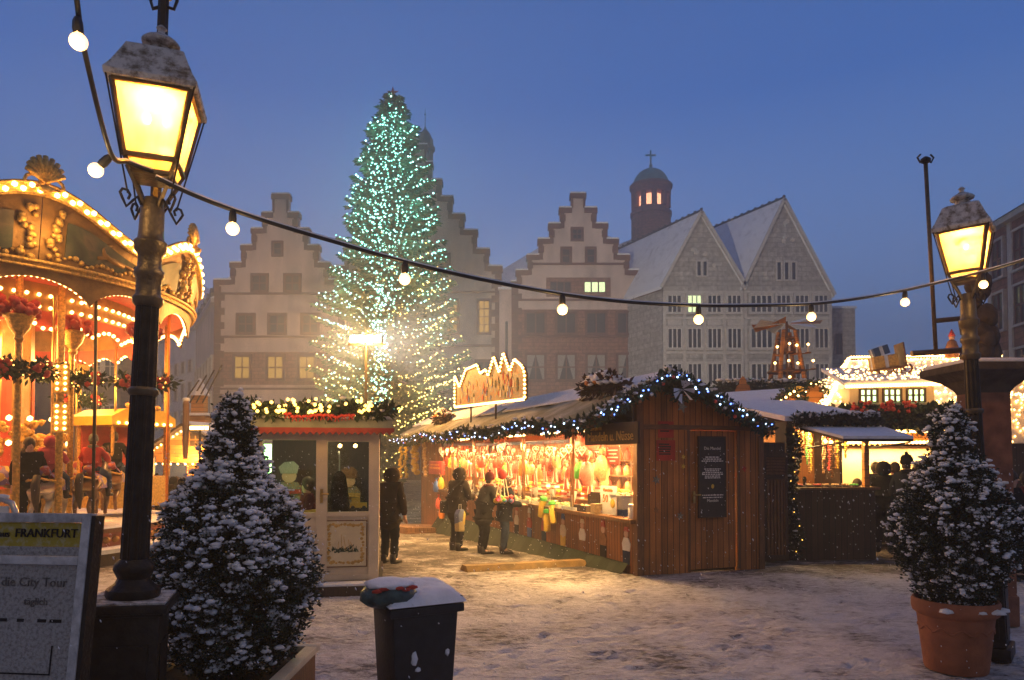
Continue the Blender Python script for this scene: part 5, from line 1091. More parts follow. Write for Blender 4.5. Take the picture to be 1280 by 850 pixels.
# ------------------------------------------------------------------ orange stall at the left
OZ = 25; t = thing('orange_stall', 'small gabled stall glowing orange behind the group of people', 'market stall', tuple(at(233,570,OZ).xy)+(gz(0,OZ),), R(-12)); zz = lambda y: at(233,y,OZ).z-gz(0,OZ); kk = OZ/F
M['stallorange'] = wood('orange_boards', (.42,.17,.04), .16, 'z')  # boards in a strong orange brown
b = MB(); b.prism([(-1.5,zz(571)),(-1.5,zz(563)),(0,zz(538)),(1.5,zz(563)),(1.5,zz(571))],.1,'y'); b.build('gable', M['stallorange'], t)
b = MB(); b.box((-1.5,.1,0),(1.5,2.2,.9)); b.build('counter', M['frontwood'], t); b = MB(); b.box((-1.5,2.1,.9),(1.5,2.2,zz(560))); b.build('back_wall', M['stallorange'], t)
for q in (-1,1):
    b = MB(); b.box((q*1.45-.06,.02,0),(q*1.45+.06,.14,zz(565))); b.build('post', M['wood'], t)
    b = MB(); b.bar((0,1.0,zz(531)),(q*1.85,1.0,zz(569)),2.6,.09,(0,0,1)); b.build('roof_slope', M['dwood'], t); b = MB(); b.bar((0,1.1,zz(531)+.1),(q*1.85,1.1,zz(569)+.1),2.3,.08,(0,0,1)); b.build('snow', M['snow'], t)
b = MB(); b.box((-1.2,-.04,zz(578)),(1.3,-.0,zz(571))); b.build('sign_board', M['orange'], t)
b = MB(); 
for i in range(2):
    for j in range(4): b.box((.15+i*.0+j*.24,-.02,zz(558)+i*.26),(.15+j*.24+.19,-.003,zz(558)+i*.26+.2))
b.build('painted_panes', M['dwood'], t)
bulbs(t, [(-1.2+i*.3,-.05,zz(580)) for i in range(9)]+[(-1.45+i*.16,-.08,zz(566)+i*.095) for i in range(9)], 'obulb', 'bulb', .04); add_lamp('orange_stall_light', at(233,575,OZ-.6), 150, rad=.3); add_lamp('orange_stall_inner', at(233,585,OZ+1.2), 150, rad=.3)
for i in range(7): link('x', None) if 0 else None
for i in range(8):
    q = t.location+Vector((-1.1+i*.3,.6,.9)); goods('sweets_bag','goods', f'glowing bundle of goods on the orange stall counter, {ordn(i)} from the carousel', 'bundles on the orange stall counter', 'bag_cello_w', bag_mesh('cello_w'), q+Vector((0,0,.22)), (0,0,0), .42)
t = thing('totem_post', 'snowy carved post standing at the apex of the orange stall', 'post', tuple(at(232,552,OZ-.8))); b = MB(); b.lathe([(.08,-.6),(.11,0),(.11,1.3),(.07,1.4)],8); b.build('shaft', M['wood'], t); b = MB(); b.ball((0,0,1.45),.14,1,(1,1,.6)); b.build('snow', M['snow'], t, smooth=True)
t = thing('lit_figure_tower', 'orange lit wooden figure tower behind the orange stall roof', 'decoration', tuple(at(249,545,OZ+3))); b = MB(); b.box((-.35,-.3,-3),(.35,.3,.8)); b.box((-.25,-.2,.8),(.25,.2,1.6)); b.build('body', M['stallorange'], t); b = MB(); b.box((-.5,-.45,.8),(.5,.45,.9)); b.build('lower_roof', M['snow'], t); b = MB(); b.lathe([(.42,1.6),(.05,2.3)],8); b.build('roof', M['snow'], t); b = MB(); [b.tube((-.5+q*.25,-.3,1.3),(.1+q*.3,-.3,2.2+.2*q),.03) for q in range(4)]; b.build('antlers', M['dwood'], t)
t = thing('stall_lamp', 'bright lamp shining over the orange stall roof', 'lamp', tuple(at(250,535,OZ-1))); b = MB(); b.box((-.35,-.06,-.08),(.35,.0,.08)); b.build('housing', M['iron'], t); b = MB(); b.box((-.32,-.075,-.06),(.32,-.061,.06)); b.build('lens', M['flood'], t); b = MB(); b.tube((0,0,-2.6),(0,0,-.08),.04); b.build('pole', M['iron'], t)
# ------------------------------------------------------------------ carousel
CA = R(38.4); CC = Vector((-18.5*math.sin(CA), 18.5*math.cos(CA), gz(0,14.5))); 
CT = thing('carousel', 'ornate gilded carousel with scalloped canopy outlined in bulbs', 'carousel', tuple(CC), CA)
pol = lambda r,phi,z: Vector((r*math.sin(R(phi)), -r*math.cos(R(phi)), z))
cw = lambda v: CC+Matrix.Rotation(CA,3,'Z') @ Vector(v)
def ztop(phi): u = ((phi-14) % 45)/45; c = math.cos(2*math.pi*u)*.5+.5; return 6.02+.60*c**.85
def zlow(phi): return 4.70+.40*abs(math.cos(math.pi*(phi-14)/22.5))**.55
def strip(b, phis, lo, hi, rlo, rhi, th=.05):
    n = len(phis); vs = []
    for p in phis: vs += [pol(rlo,p,lo(p)), pol(rhi,p,hi(p)), pol(rlo-th,p,lo(p)), pol(rhi-th,p,hi(p))]
    fs = []
    for i in range(n-1): a = 4*i; fs += [(a,a+4,a+5,a+1),(a+2,a+3,a+7,a+6),(a+1,a+5,a+7,a+3),(a,a+2,a+6,a+4)]
    fs += [(0,1,3,2),(4*n-4,4*n-2,4*n-1,4*n-3)]; b.add(vs, fs)
lin = lambda a,c,n: [a+(c-a)*i/n for i in range(n+1)]
M['cartouche'] = ramp_mat('dark_landscape_painting', [(.03,.035,.022),(.06,.07,.04),(.14,.10,.06),(.04,.045,.03)], 1.4, detail=7, dist=1.5)
M['cartouche2'] = ramp_mat('pale_landscape_painting', [(.20,.22,.13),(.30,.16,.07),(.34,.24,.14),(.14,.07,.05)], 1.6, detail=7, dist=1.2)
M['gild2'] = mat('worn_gilt_board', (.27,.135,.032), .45, .25, .35, 5, .5, 18); M['redceil'] = mat('red_carousel_lining', (.45,.055,.03), .7, var=.2)
for k in range(8):
    a = 14+45*k
    if a > 180: a -= 360
    b = MB(); strip(b, lin(a+.1,a+44.9,30), lambda p: 5.34, lambda p: ztop(p)-.16, 4.40, 4.56); pb_ = b.build('rounding_board', M['gild2'], CT, smooth=35)
    b = MB(); strip(b, lin(a+5,a+40,24), lambda p: 5.50+.05*math.cos((p-a)*.9), lambda p: ztop(p)-.36-.12*abs((p-a-22.5)/17.5)**4, 4.448, 4.56, .03); b.build('painted_panel', M['cartouche' if k%2==0 or a<0 else 'cartouche2'], pb_, smooth=35)
    if -50 < a < 110:
        b = MB(); rr = random.Random(k)
        for q in (a+2.5, a+42.5):
            for i in range(16): zq = 5.40+.055*i; b.ball(pol(4.47+.008*i,q+rr.uniform(-1.6,1.6),zq+rr.uniform(-.03,.03)),rr.uniform(.04,.085),1,(1,1,1),.15)
        for i in range(30): q = a+5+35*i/29; b.ball(pol(4.45,q,5.47+.05*math.cos((q-a)*.9)+rr.uniform(-.02,.02)),rr.uniform(.03,.06),1,jit=.15)
        tag(b.build('carved_scrolls', M['gild'], pb_, smooth=True), kind='stuff')
        b = MB(); pts = [pol(4.50,a+20+7*math.cos(w),5.78+.2*math.sin(w)) for w in [i*.5 for i in range(10)]]; b.path(pts,.045,6); b.path([pol(4.49,a+12+i*2.2,5.62+.05*math.sin(i)) for i in range(9)],.035,6); b.build('raised_scroll', M['gild2'], pb_, smooth=True)
    b = MB(); strip(b, lin(a+.1,a+44.9,34), lambda p: ztop(p)-.19, ztop, 4.60, 4.62, .07); tr = b.build('light_trough', M['gild'], CT, smooth=35)
    b = MB(); b.path([pol(4.62,p,ztop(p)+.0) for p in lin(a+.1,a+44.9,34)],.03,6); b.path([pol(4.62,p,ztop(p)-.19) for p in lin(a+.1,a+44.9,34)],.03,6); b.build('trough_edge', M['gild'], tr, smooth=True)
    b = MB(); o_ = pol(4.62,a,ztop(a)+.02); ex = Vector((math.cos(R(a)),math.sin(R(a)),0)); oo = Vector((math.sin(R(a)),-math.cos(R(a)),0))
    for i in range(9): w_ = R(18+18*i); l_ = .30+.06*math.sin(w_); b.path([o_+oo*.03, o_+ex*l_*.6*math.cos(w_)+Vector((0,0,l_*.6*math.sin(w_)+.06))+oo*.06, o_+ex*l_*.92*math.cos(w_)+Vector((0,0,l_*math.sin(w_)+.08))+oo*.02],[.03,.05,.045],6)
    for s_ in (-1,1): b.path([o_+ex*s_*(.16+.13*math.cos(w_)*(1-.06*w_))+Vector((0,0,-.02+.13*math.sin(w_)*(1-.06*w_))) for w_ in [i*.6-.6 for i in range(11)]],.03,6)
    b.ball(o_+oo*.08+Vector((0,0,-.12)),.10,1,(1.3,.6,.8)); b.build('shell_finial', M['gild'], CT, smooth=True)
bl = []
for k in range(8):
    a = 14+45*k; a = a-360 if a > 180 else a
    if -80 < a < 130:
        for i in range(30): p = a+.8+43.4*i/29; bl.append(pol(4.645,p,ztop(p)-.06-.07*(i%2)))
bl.sort(key=lambda p: (cw(p)-CAM).length if cw(p).x/cw(p).y > -.78 else 99)
bulbs(CT, bl, 'carbulb', 'bulb', .050)
b = MB(); strip(b, lin(-180,180,96), lambda p: 5.24, lambda p: 5.34, 4.46, 4.50, .1); b.build('cornice_ring', M['gild'], CT, smooth=35)
b = MB(); b.path([pol(4.5,p,5.33) for p in lin(-180,180,96)],.035,6,False); b.path([pol(4.48,p,5.24) for p in lin(-180,180,96)],.025,6,False); b.build('cornice_moulding', M['gild'], CT, smooth=True)
b = MB(); strip(b, lin(-180,180,256), zlow, lambda p: 5.24, 4.38, 4.42, .04); b.build('scalloped_valance', M['gild2'], CT, smooth=35)
v2 = [pol(4.33,p,zlow(p)+.03) for p in lin(-170,170,288)]; v2 = [p for p in v2 if cw(p).x/cw(p).y > -.80]; v2.sort(key=lambda p: (cw(p)-CAM).length)
bulbs(CT, v2, 'carbulb2', 'bulb', .042, 'valance_bulb')
# ceiling, inner ring, drum
b = MB(); b.lathe([(4.36,5.22),(4.36,5.26),(1.2,5.62),(1.2,5.58)],48); b.build('ceiling', M['redceil'], CT, smooth=35)
b = MB(); b.lathe([(4.45,5.9),(4.45,5.95),(2.2,7.0),(.35,7.9),(.0,7.95)],48); b.build('canopy_roof', M['redcloth'], CT, smooth=35)
z2 = lambda p: 4.36+.16*abs(math.cos(math.pi*p/15))
b = MB(); strip(b, lin(-180,180,72), lambda p: 4.72, lambda p: 5.28, 3.38, 3.36, .06); b.build('inner_ring', M['gild2'], CT, smooth=35)
b = MB(); strip(b, lin(-180,180,240), z2, lambda p: 4.72, 3.36, 3.37, .03); b.build('red_drapery', M['redceil'], CT, smooth=35)
ib = [pol(3.41,p,z) for p in lin(-150,150,90) for z in (4.78,5.0)]+[pol(3.40,p,z2(p)) for p in lin(-178,178,150)]; ib = [p for p in ib if cw(p).x/cw(p).y > -.80]; ib.sort(key=lambda p: (cw(p)-CAM).length); bulbs(CT, ib, 'carbulb3', 'bulb', .038, 'ring_bulb')
b = MB(); b.lathe([(1.35,.7),(1.35,5.5)],16); b.build('centre_drum', M['gild2'], CT)
for k in range(16): b = MB(); strip(b, lin(k*22.5+3,k*22.5+19,3), lambda p: 1.4, lambda p: 3.9, 1.36, 1.36, .005); b.build('drum_panel', M['redceil' if k%2 else 'cartouche2'], CT)
# deck and steps
M['deckred'] = mat('red_painted_step', (.20,.05,.03), .6, var=.4, scale=5)
b = MB(); b.lathe([(4.1,.62),(4.12,.70),(0,.70)],72); b.build('deck', M['wood'], CT, smooth=35); b = MB(); b.lathe([(4.08,.36),(4.08,.62)],72); b.build('deck_rim', M['deckred'], CT, smooth=35)
b = MB(); [b.ball(pol(4.09,p,.49),.09,1,(1,.4,.8)) for p in lin(-60,110,60)]; tag(b.build('rim_rosettes', M['gild2'], CT, smooth=True), kind='stuff')
b = MB(); b.lathe([(4.45,.28),(4.47,.36),(4.0,.36)],72); b.build('step', M['snow_roof'], CT, smooth=35); b = MB(); b.lathe([(4.40,-.2),(4.40,.28)],72); b.build('step_riser', M['dwood'], CT, smooth=35)
b = MB(); b.lathe([(4.14,.702),(3.85,.715),(3.8,.703)],72); b.build('deck_snow', M['snow'], CT, smooth=True)
# posts
def post(phi, r, rad_, m, urn=False, light=False):
    p = pol(r,phi,.7); b = MB(); b.tube(p, p+Vector((0,0,4.55)), rad_, n=12); po = b.build('post', M[m], CT, smooth=True)
    if light:
        for z0 in (2.75,2.05): 
            b = MB(); q = p+Vector((.0,-.0,z0)); b.box(q+Vector((-.13,-.13,-.27)), q+Vector((.13,.02,.27))); b.build('light_box', M['gild'], po); bulbs(po, [q+Vector((x,-.145,z)) for x in (-.06,.06) for z in (-.2,-.1,0,.1,.2)], 'boxbulb', 'bulb', .028)
    if urn:
        q = p+Vector((0,-.12,3.3)); b = MB(); b.lathe([(.05,0),(.08,.04),(.06,.1),(.16,.24),(.2,.38),(.24,.42),(.22,.45)],14,q); b.build('urn', M['gild'], po, smooth=40)
        b = MB(); rr = random.Random(int(phi)); [b.ball(q+Vector((rr.uniform(-.28,.28),rr.uniform(-.22,.22),.52+rr.uniform(-.06,.2))),rr.uniform(.05,.09),1,jit=.25) for _ in range(40)]; tag(b.build('red_flowers', M['red'], po, smooth=True), kind='stuff')
        b = MB(); sprigs(b, [q+Vector((-.5,0,-.42)),q+Vector((0,-.1,-.5)),q+Vector((.5,0,-.42))], .20, 420, (.08,.17), rr); b.build('fir_swag', M['fir'], po, fix=False); b = MB(); [b.ball(q+Vector((s*.32+rr.uniform(-.1,.1),-.2,-.45+rr.uniform(-.12,.1))),.055,1,jit=.2) for s in (-1,1) for _ in range(9)]; tag(b.build('red_bows', M['red'], po, smooth=True), kind='stuff')
        bulbs(po, [q+Vector((rr.uniform(-.5,.5),-.24,-.48+rr.uniform(-.15,.15))) for _ in range(14)], 'swagbulb', 'bulb_y', .014)
for a in ((12,4.0,.055,'gild',True,False),(4,3.9,.05,'gild',True,True),(21.8,3.95,.06,'gild',False,True),(30,4.05,.028,'iron',False,False),(33,3.2,.05,'gild',True,False),(47.8,4.0,.055,'gild',True,False),(66.7,4.02,.03,'orange',False,False),(90,4,.05,'gild',False,False),(115,4,.05,'gild',False,False),(140,4,.05,'gild',True,False),(165,4,.05,'gild',False,False),(-20,4,.05,'gild',False,False)): post(*a)
# gilded lamp arms on a carved screen in front of the drum
b = MB(); rr = random.Random(3)
for i in range(60): b.ball(pol(2.9,rr.uniform(2,36),2.45+rr.uniform(-.35,.3)),rr.uniform(.05,.10),1,jit=.2)
b.build('carved_screen', M['gild'], CT, smooth=True)
scb = [pol(3.15,p,z) for p in (4,10,14,20,27,33) for z in (2.3,2.75)]; bulbs(CT, scb, 'screenbulb', 'bulb', .055, 'globe_bulb')
for z in (3.4,): 
    for phi in (15,55,-25): add_lamp('carousel_light', cw(pol(2.7,phi,4.25)), 105, rad=.4, col=(1,.5,.13))
add_lamp('carousel_light', cw(pol(2.5,120,4.2)), 80, rad=.4, col=(1,.5,.13)); 
for phi in (14,40,66): add_lamp('canopy_edge_light', cw(pol(4.95,phi,5.75)), 14, rad=.25, col=(1,.55,.16))
# horses
def horse_mesh():
    V = [(0,.02,.86),(0,-.36,.88),(0,.36,.90),(0,-.52,1.06),(0,-.66,1.30),(0,-.74,1.42),(0,-.94,1.26)]; Rr = [(.19,.185),(.17,.19),(.20,.19),(.10,.14),(.07,.10),(.065,.085),(.045,.05)]
    E = [(0,1),(0,2),(1,3),(3,4),(4,5),(5,6)]
    for s in (-1,1):
        k = len(V); V += [(s*.10,-.38,.70),(s*.11,-.56-.06*s,.50),(s*.11,-.46-.08*s,.26),(s*.11,-.50-.08*s,.20)]; Rr += [.085,.055,.035,.045]; E += [(1,k),(k,k+1),(k+1,k+2),(k+2,k+3)]
        k = len(V); V += [(s*.12,.40,.72),(s*.12,.28,.56),(s*.115,.52,.42),(s*.115,.47+.05*s,.22),(s*.115,.42+.05*s,.16)]; Rr += [.115,.08,.042,.034,.045]; E += [(2,k),(k,k+1),(k+1,k+2),(k+2,k+3),(k+3,k+4)]
    return skin_mesh('horse_body', V, E, Rr, [M['cream']], sub=2)
M['horsewhite'] = mat('cream_lacquered_horse', (.58,.47,.33), .35, var=.15); M['horsedark'] = mat('brown_lacquered_horse', (.14,.07,.035), .35, var=.3)
M['saddle'] = ramp_mat('painted_saddle', [(.35,.05,.05),(.5,.3,.06),(.16,.1,.28),(.5,.35,.1)], 9, kind='voronoi')
HM = horse_mesh()
def horse(label, phi, r, zoff, m, lab=None):
    p = cw(pol(r,phi,.7)); t = thing('carousel_horse', label, 'carousel horse', (p.x,p.y,p.z+zoff), CA+R(phi)+math.pi/2, 'carousel horses'); me = HM.copy(); me.materials.clear(); me.materials.append(M[m]); link('body', me, t)
    b = MB(); b.path([(0,.50,1.0),(0,.62,1.0),(0,.68,.85),(0,.66,.6),(0,.60,.38)],[.03,.06,.075,.06,.02],8); b.build('tail', M['hair'], t, smooth=True)
    b = MB(); [b.ball((random.uniform(-.03,.03),-.50-.05*i*.6+.10,1.16+.055*i),.065,1,(.6,1.1,1),.2) for i in range(7)]; b.build('mane', M['hair'], t, smooth=True)
    b = MB(); b.add([(x,y,z) for y in (-.24,.26) for x,z in ((-.215,.74),(-.20,.92),(-.10,1.055),(0,1.085),(.10,1.055),(.20,.92),(.215,.74))],[(i,i+1,i+8,i+7) for i in range(6)]); b.build('saddle', M['saddle'], t, smooth=True, fix=False); b = MB(); b.path([(0,.2,1.06),(0,.26,1.16)],[.10,.07],8); b.build('cantle', M['saddle'], t, smooth=True)
    b = MB(); b.path([(-.2,.28,.98),(-.22,.42,.92),(0,.58,.98),(.22,.42,.92),(.2,.28,.98)],.02,5); b.build('crupper_strap', M['gild'], t); b = MB(); b.path([(-.06,-.80,1.42),(0,-.86,1.30),(.06,-.80,1.42)],.012,5); b.build('bridle', M['gild'], t)
    for s in (-1,1): b = MB(); b.path([(s*.05,-.69,1.48),(s*.055,-.68,1.58)],[.03,.008],6); b.build('ear', M[m], t, smooth=True)
    b = MB(); b.tube((0,-.10,.3-zoff*0),(0,-.10,4.3-zoff),.025,n=10); b.build('pole', M['brass'], t, smooth=True)
    return t
def rider(label, hs, coat, head, headm, h, legs='jeans', arms=None, off=.10):
    l = hs.location; rz = hs.rotation_euler.z; d = Vector((-math.sin(rz+math.pi), math.cos(rz+math.pi),0)); return person(label, (l.x-d.x*-.0,l.y,l.z+1.02), rz, h, coat, legs, head, headm, pose='ride', arms=arms or both(REIN), bend=.05)
def phi_at(px, r):
    return min((abs(640+F*cw(pol(r,a_/4,0)).x/cw(pol(r,a_/4,0)).y-px), a_/4) for a_ in range(0,300))[1]
h1 = horse('cream carousel horse with purple saddle cloth, nearest the advertising board', phi_at(62,3.5), 3.5, .0, 'horsewhite'); h1.rotation_euler.z = R(196)
rider('child in pink jacket and hood riding the nearest carousel horse', h1, 'pink', 'hood', 'pink', 1.38)
h2 = horse('brown carousel horse with gilded harness, beside the lamp post', phi_at(116,3.35), 3.35, .0, 'horsedark'); h2.rotation_euler.z = R(192)
rider('child in scarlet jacket and grey knitted hat riding a carousel horse', h2, 'scarlet', 'hat', 'wool', 1.42)
h3 = horse('dark carousel horse on the inner row behind the pink rider', 12, 2.6, .1, 'horsedark'); q = cw(pol(3.5,17.5,.7)); 
person('adult in dark coat standing on the carousel deck facing outwards', (q.x,q.y,q.z), CA+R(10), 1.70, 'coat', 'trouser', 'hair', arms=both(DOWN))
h4 = horse('cream carousel horse on the far side without rider', 130, 3.2, .15, 'horsewhite'); h5 = horse('brown carousel horse ahead of the scarlet rider', 72, 2.9, .05, 'horsedark'); rider('person in dark coat with curly hair riding ahead of the scarlet child', h5, 'coat', 'hair', 'coat', 1.6)
# yellow coach
q = cw(pol(3.1,88,.7)); t = thing('carousel_coach', 'yellow roofed carousel coach with a row of lights', 'coach', tuple(q), CA+R(30)); b = MB(); b.box((-.75,-.55,.2),(.75,.55,.9)); b.build('coach_body', M['ochre'], t, bevel=.05); b = MB(); b.prism([(-.85,2.05),(-.85,2.25),(-.5,2.42),(.5,2.42),(.85,2.25),(.85,2.05)],1.3,'y',-.65); b.build('coach_roof', M['yellow'], t); b = MB(); b.box((-.72,.45,.9),(.72,.52,2.05)); b.build('red_back', M['redceil'], t)
for x in (-.75,.75):
    for y in (-.55,.5): b = MB(); b.tube((x,y,.9),(x,y,2.06),.035); b.build('roof_post', M['gild'], t)
bulbs(t, [(-.7+i*.2,-.67,2.1) for i in range(8)], 'coachbulb', 'bulb', .035); b = MB(); [b.ball((-.4+i*.13,-.6,2.5+.06*math.sin(i*2)),.08,1) for i in range(7)]; b.build('carved_crest', M['gild'], t, smooth=True)
t = thing('yellow_swan_seat', 'tall yellow carved carousel seat behind the pink rider', 'carousel seat', tuple(cw(pol(2.55,30,.7))), CA+R(30)); b = MB(); b.path([(0,.1,.2),(0,.0,.7),(0,.08,1.2),(0,.0,1.6),(0,-.1,1.75)],[.35,.32,.2,.22,.1],10); b.build('carved_body', M['ochre'], t, smooth=True); b = MB(); b.path([(0,-.05,1.7),(0,-.3,1.72)],[.1,.03],8); b.build('beak', M['orange'], t, smooth=True)
# ------------------------------------------------------------------ slatted gate and dark stall
DZ = 13.3; D0 = gp(1000,700); DR = R(4); DXv = Vector((math.cos(DR),math.sin(DR),0)); DYv = Vector((-math.sin(DR),math.cos(DR),0))
def dpx(px,py,y=0.0): p = on_plane(px,py,D0+DYv*y,DYv)-D0; return p.dot(DXv), p.z
dw = lambda x,y,z: D0+DXv*x+DYv*y+Vector((0,0,z))
t = thing('slatted_gate', 'dark slatted wooden gate between the big stall and the dark stall', 'gate', tuple(gp(956,705)), R(6)); gw = dpx(985,700)[0]-dpx(956,700)[0]; zz = lambda y: (705-y)/F*12.75
b = MB(); b.box((0,0,.05),(.05,.05,zz(562))); b.box((gw-.05,0,.05),(gw,.05,zz(562))); b.box((.05,.0,zz(562)-.08),(gw-.05,.05,zz(562))); b.box((.05,0,zz(592)-.06),(gw-.05,.05,zz(592))); b.box((.05,0,.06),(gw-.05,.05,.16)); b.build('frame', M['dwood'], t)
b = MB(); [b.box((.07+i*(gw-.14)/5,.01,.16),(.07+i*(gw-.14)/5+.04,.04,zz(592)-.06)) for i in range(6)]; b.build('slats', M['wood'], t)
b = MB(); 
for i in range(6): z0 = zz(590)+i*(zz(566)-zz(590))/6; b.add([(.05,.0,z0),(gw-.05,.0,z0),(gw-.05,.04,z0+.05),(.05,.04,z0+.05)],[(0,1,2,3)])
b.build('louvres', M['wood'], t)
b = MB(); b.box((0,.3,0),(gw+.1,.38,zz(548))); b.build('backing', M['darkwood'], t)
DT = thing('dark_stall', 'dark wooden stall with lit opening under a snowy lean-to awning', 'market stall', tuple(D0), DR)
xr_ = dpx(1095,690)[0]; zcn = dpx(1040,612)[1]; zr_ = dpx(1040,527)[1]; xl_ = dpx(984,650)[0]; zop = dpx(1040,545)[1]
b = MB(); b.box((-.1,0,-.2),(xr_,.08,zcn)); b.build('front_panel', M['darkwood'], DT)
b = MB(); b.box((-.12,-.12,zcn),(xr_+.04,.75,zcn+.05)); b.build('counter', M['wood'], DT)
b = MB(); b.box((xl_,.0,-.2),(-.1,.5,zr_)); b.build('left_wall', M['darkwood'], DT)
b = MB(); b.box((xr_-.08,.08,-.2),(xr_,1.9,zr_)) if 0 else b.box((xr_-.06,1.2,-.2),(xr_,2.3,zr_)); b.build('right_wall', M['darkwood'], DT)
b = MB(); b.box((xl_,2.3,-.2),(xr_,2.38,zr_)); b.build('back_wall', M['frontwood'], DT)
xp = dpx(1084,600)[0]; b = MB(); b.box((xp-.05,.0,zcn+.05),(xp+.05,.1,zr_-.02)); b.build('post', M['stallorange'], DT)
b = MB(); b.box((xl_,-.02,zop+.22),(xr_,.08,zr_)); b.build('lintel', M['darkwood'], DT)
zbk = dpx(980,505,2.6)[1]; xa1 = dpx(915,512,1.2)[0]; xa2 = dpx(1092,530)[0]
b = MB(); b.add([(xl_-.1,-.15,zr_),(xa2,-.15,zr_),(xa2-.1,2.7,zbk),(xa1,2.7,zbk),(xl_-.1,-.15,zr_+.10),(xa2,-.15,zr_+.10),(xa2-.1,2.7,zbk+.1),(xa1,2.7,zbk+.1)],[(0,3,2,1),(4,5,6,7),(0,1,5,4),(1,2,6,5),(2,3,7,6),(3,0,4,7)]); b.build('snow_roof', M['snow'], DT)
yaw = -1.35; zaw1 = dpx(1060,552,yaw)[1]; zaw0 = dpx(1060,538)[1]; a0 = dpx(999,537)[0]; a1 = dpx(1100,537)[0]; a2 = dpx(1142,552,yaw)[0]; a3 = dpx(1054,552,yaw)[0]
b = MB(); b.add([(a0,-.03,zaw0),(a1,-.03,zaw0),(a2,yaw,zaw1),(a3,yaw,zaw1),(a0,-.03,zaw0+.05),(a1,-.03,zaw0+.05),(a2,yaw,zaw1+.05),(a3,yaw,zaw1+.05)],[(0,1,2,3),(7,6,5,4),(0,4,5,1),(1,5,6,2),(2,6,7,3),(3,7,4,0)]); aw = b.build('awning', M['dwood'], DT)
b = MB(); b.add([(a0,-.03,zaw0+.052),(a1,-.03,zaw0+.052),(a2,yaw,zaw1+.052),(a3,yaw,zaw1+.052),(a0,-.03,zaw0+.10),(a1,-.03,zaw0+.10),(a2,yaw,zaw1+.10),(a3,yaw,zaw1+.10)],[(0,1,2,3),(7,6,5,4),(0,4,5,1),(1,5,6,2),(2,6,7,3),(3,7,4,0)]); b.build('snow', M['snow'], aw)
for a in (a3+.02, a2-.05): b = MB(); b.tube((min(a,a1-.1),-.02,zaw0-.35),(a,yaw+.02,zaw1-.01),.015); b.build('bracket', M['iron'], DT)
add_lamp('dark_stall_light', dw(.65,.5,zop+.12), 34, kind='AREA', size=(1.2,.3), rot=(0,0,DR), col=(1,.62,.22))
add_lamp('dark_stall_inner', dw(.6,1.5,zop+.05), 26, rad=.2, col=(1,.62,.22))
for x in (dpx(1040,553)[0],): 
    b = MB(); b.ball((x,.25,zop-.1),.04,1); b.ball((x+.12,.25,zop-.12),.04,1); b.build('bulb', M['bulb'], DT, smooth=True)
bulbs(DT, [(a3+.05+i*.10,yaw*.92,zaw1-.05) for i in range(8)], 'awnbulb', 'bulb_y', .02)
rr = random.Random(6)
SC_ = [('cello_r','red'),('yellow','gold'),('lime','green'),('ginger','brown'),('orange','orange'),('cello_w','cream'),('red','scarlet')]
for i in range(16):
    m, cn = SC_[rr.randrange(7)]; ln = rr.uniform(.5,.95); x = -.02+i*.083
    def chain_(m=m, ln=ln):
        b = MB(); z = 0
        while z < ln: b.ball((rr.uniform(-.012,.012),rr.uniform(-.012,.012),-z),rr.uniform(.022,.034),1); z += .045
        b.tube((0,0,.1),(0,0,-ln),.006,n=4); return b.mesh('bead_garland', [M[m]], True)
    tag(link('bead_garland', chain_(), None, None, dw(x,.55+rr.uniform(-.15,.25),zop+.08)), f'{cn} bead garland, {ordn(i)} from the left in the dark stall opening', 'bead garland', 'bead garlands in the dark stall')
for i in range(7):
    m, cn = SC_[rr.randrange(7)]
    def bx(m=m):
        b = MB(); b.box((-.07,-.1,0),(.07,.1,.03)); b.mi = 1; [b.ball((rr.uniform(-.05,.05),rr.uniform(-.08,.08),.04),.022,1) for _ in range(12)]; return b.mesh('trinket_tray', [M['dwood'], M[m]], True)
    tag(link('trinket_tray', bx(), None, None, dw(.05+i*.19,.12,zcn+.052), (0,0,DR)), f'small tray of {cn} trinkets, {ordn(i)} from the left on the dark stall counter', 'tray', 'trinket trays on the dark stall counter')
for i in range(4): q = dw(.15+i*.22,1.4,zcn-.1); goods('figurine','figurine', f'dark figurine on the inner ledge of the dark stall, {ordn(i)} from the left', 'figurines in the dark stall', 'figurine', lambda: (lambda b: (b.lathe([(.06,0),(.05,.1),(.03,.2),(.045,.25),(.03,.31),(.0,.32)],10), b.mesh('figurine', [M['coat']], True))[-1])(MB()), q)
b = MB(); b.box((0,1.3,-.1),(xr_-.1,1.55,zcn-.1)); b.build('ledge', M['wood'], DT)
q = dw(dpx(1075,590,.9)[0],1.0,-.1); person('seller in pale scarf inside the dark stall', q, DR+.3, 1.66, 'coat2', 'trouser', 'hair', arms=both(FWD))
garland('fir_garland','dark fir garland hanging down the left side of the dark stall', [dw(xl_+.06+.05*math.sin(i),-.12,zr_-.1-i*.28) for i in range(10)], .14, 1700, [('amb','bulb_y',.010,10)], 0, 20, seed=12, m='leaf')
garland('fir_garland','snow capped fir fringe along the dark stall roof edge', [dw(xl_+.1+(xa2-xl_-.1)*i/8,-.2,zr_+.03+.02*math.sin(i*3)) for i in range(9)], .13, 1500, [], 0, 120, seed=13, m='leaf')
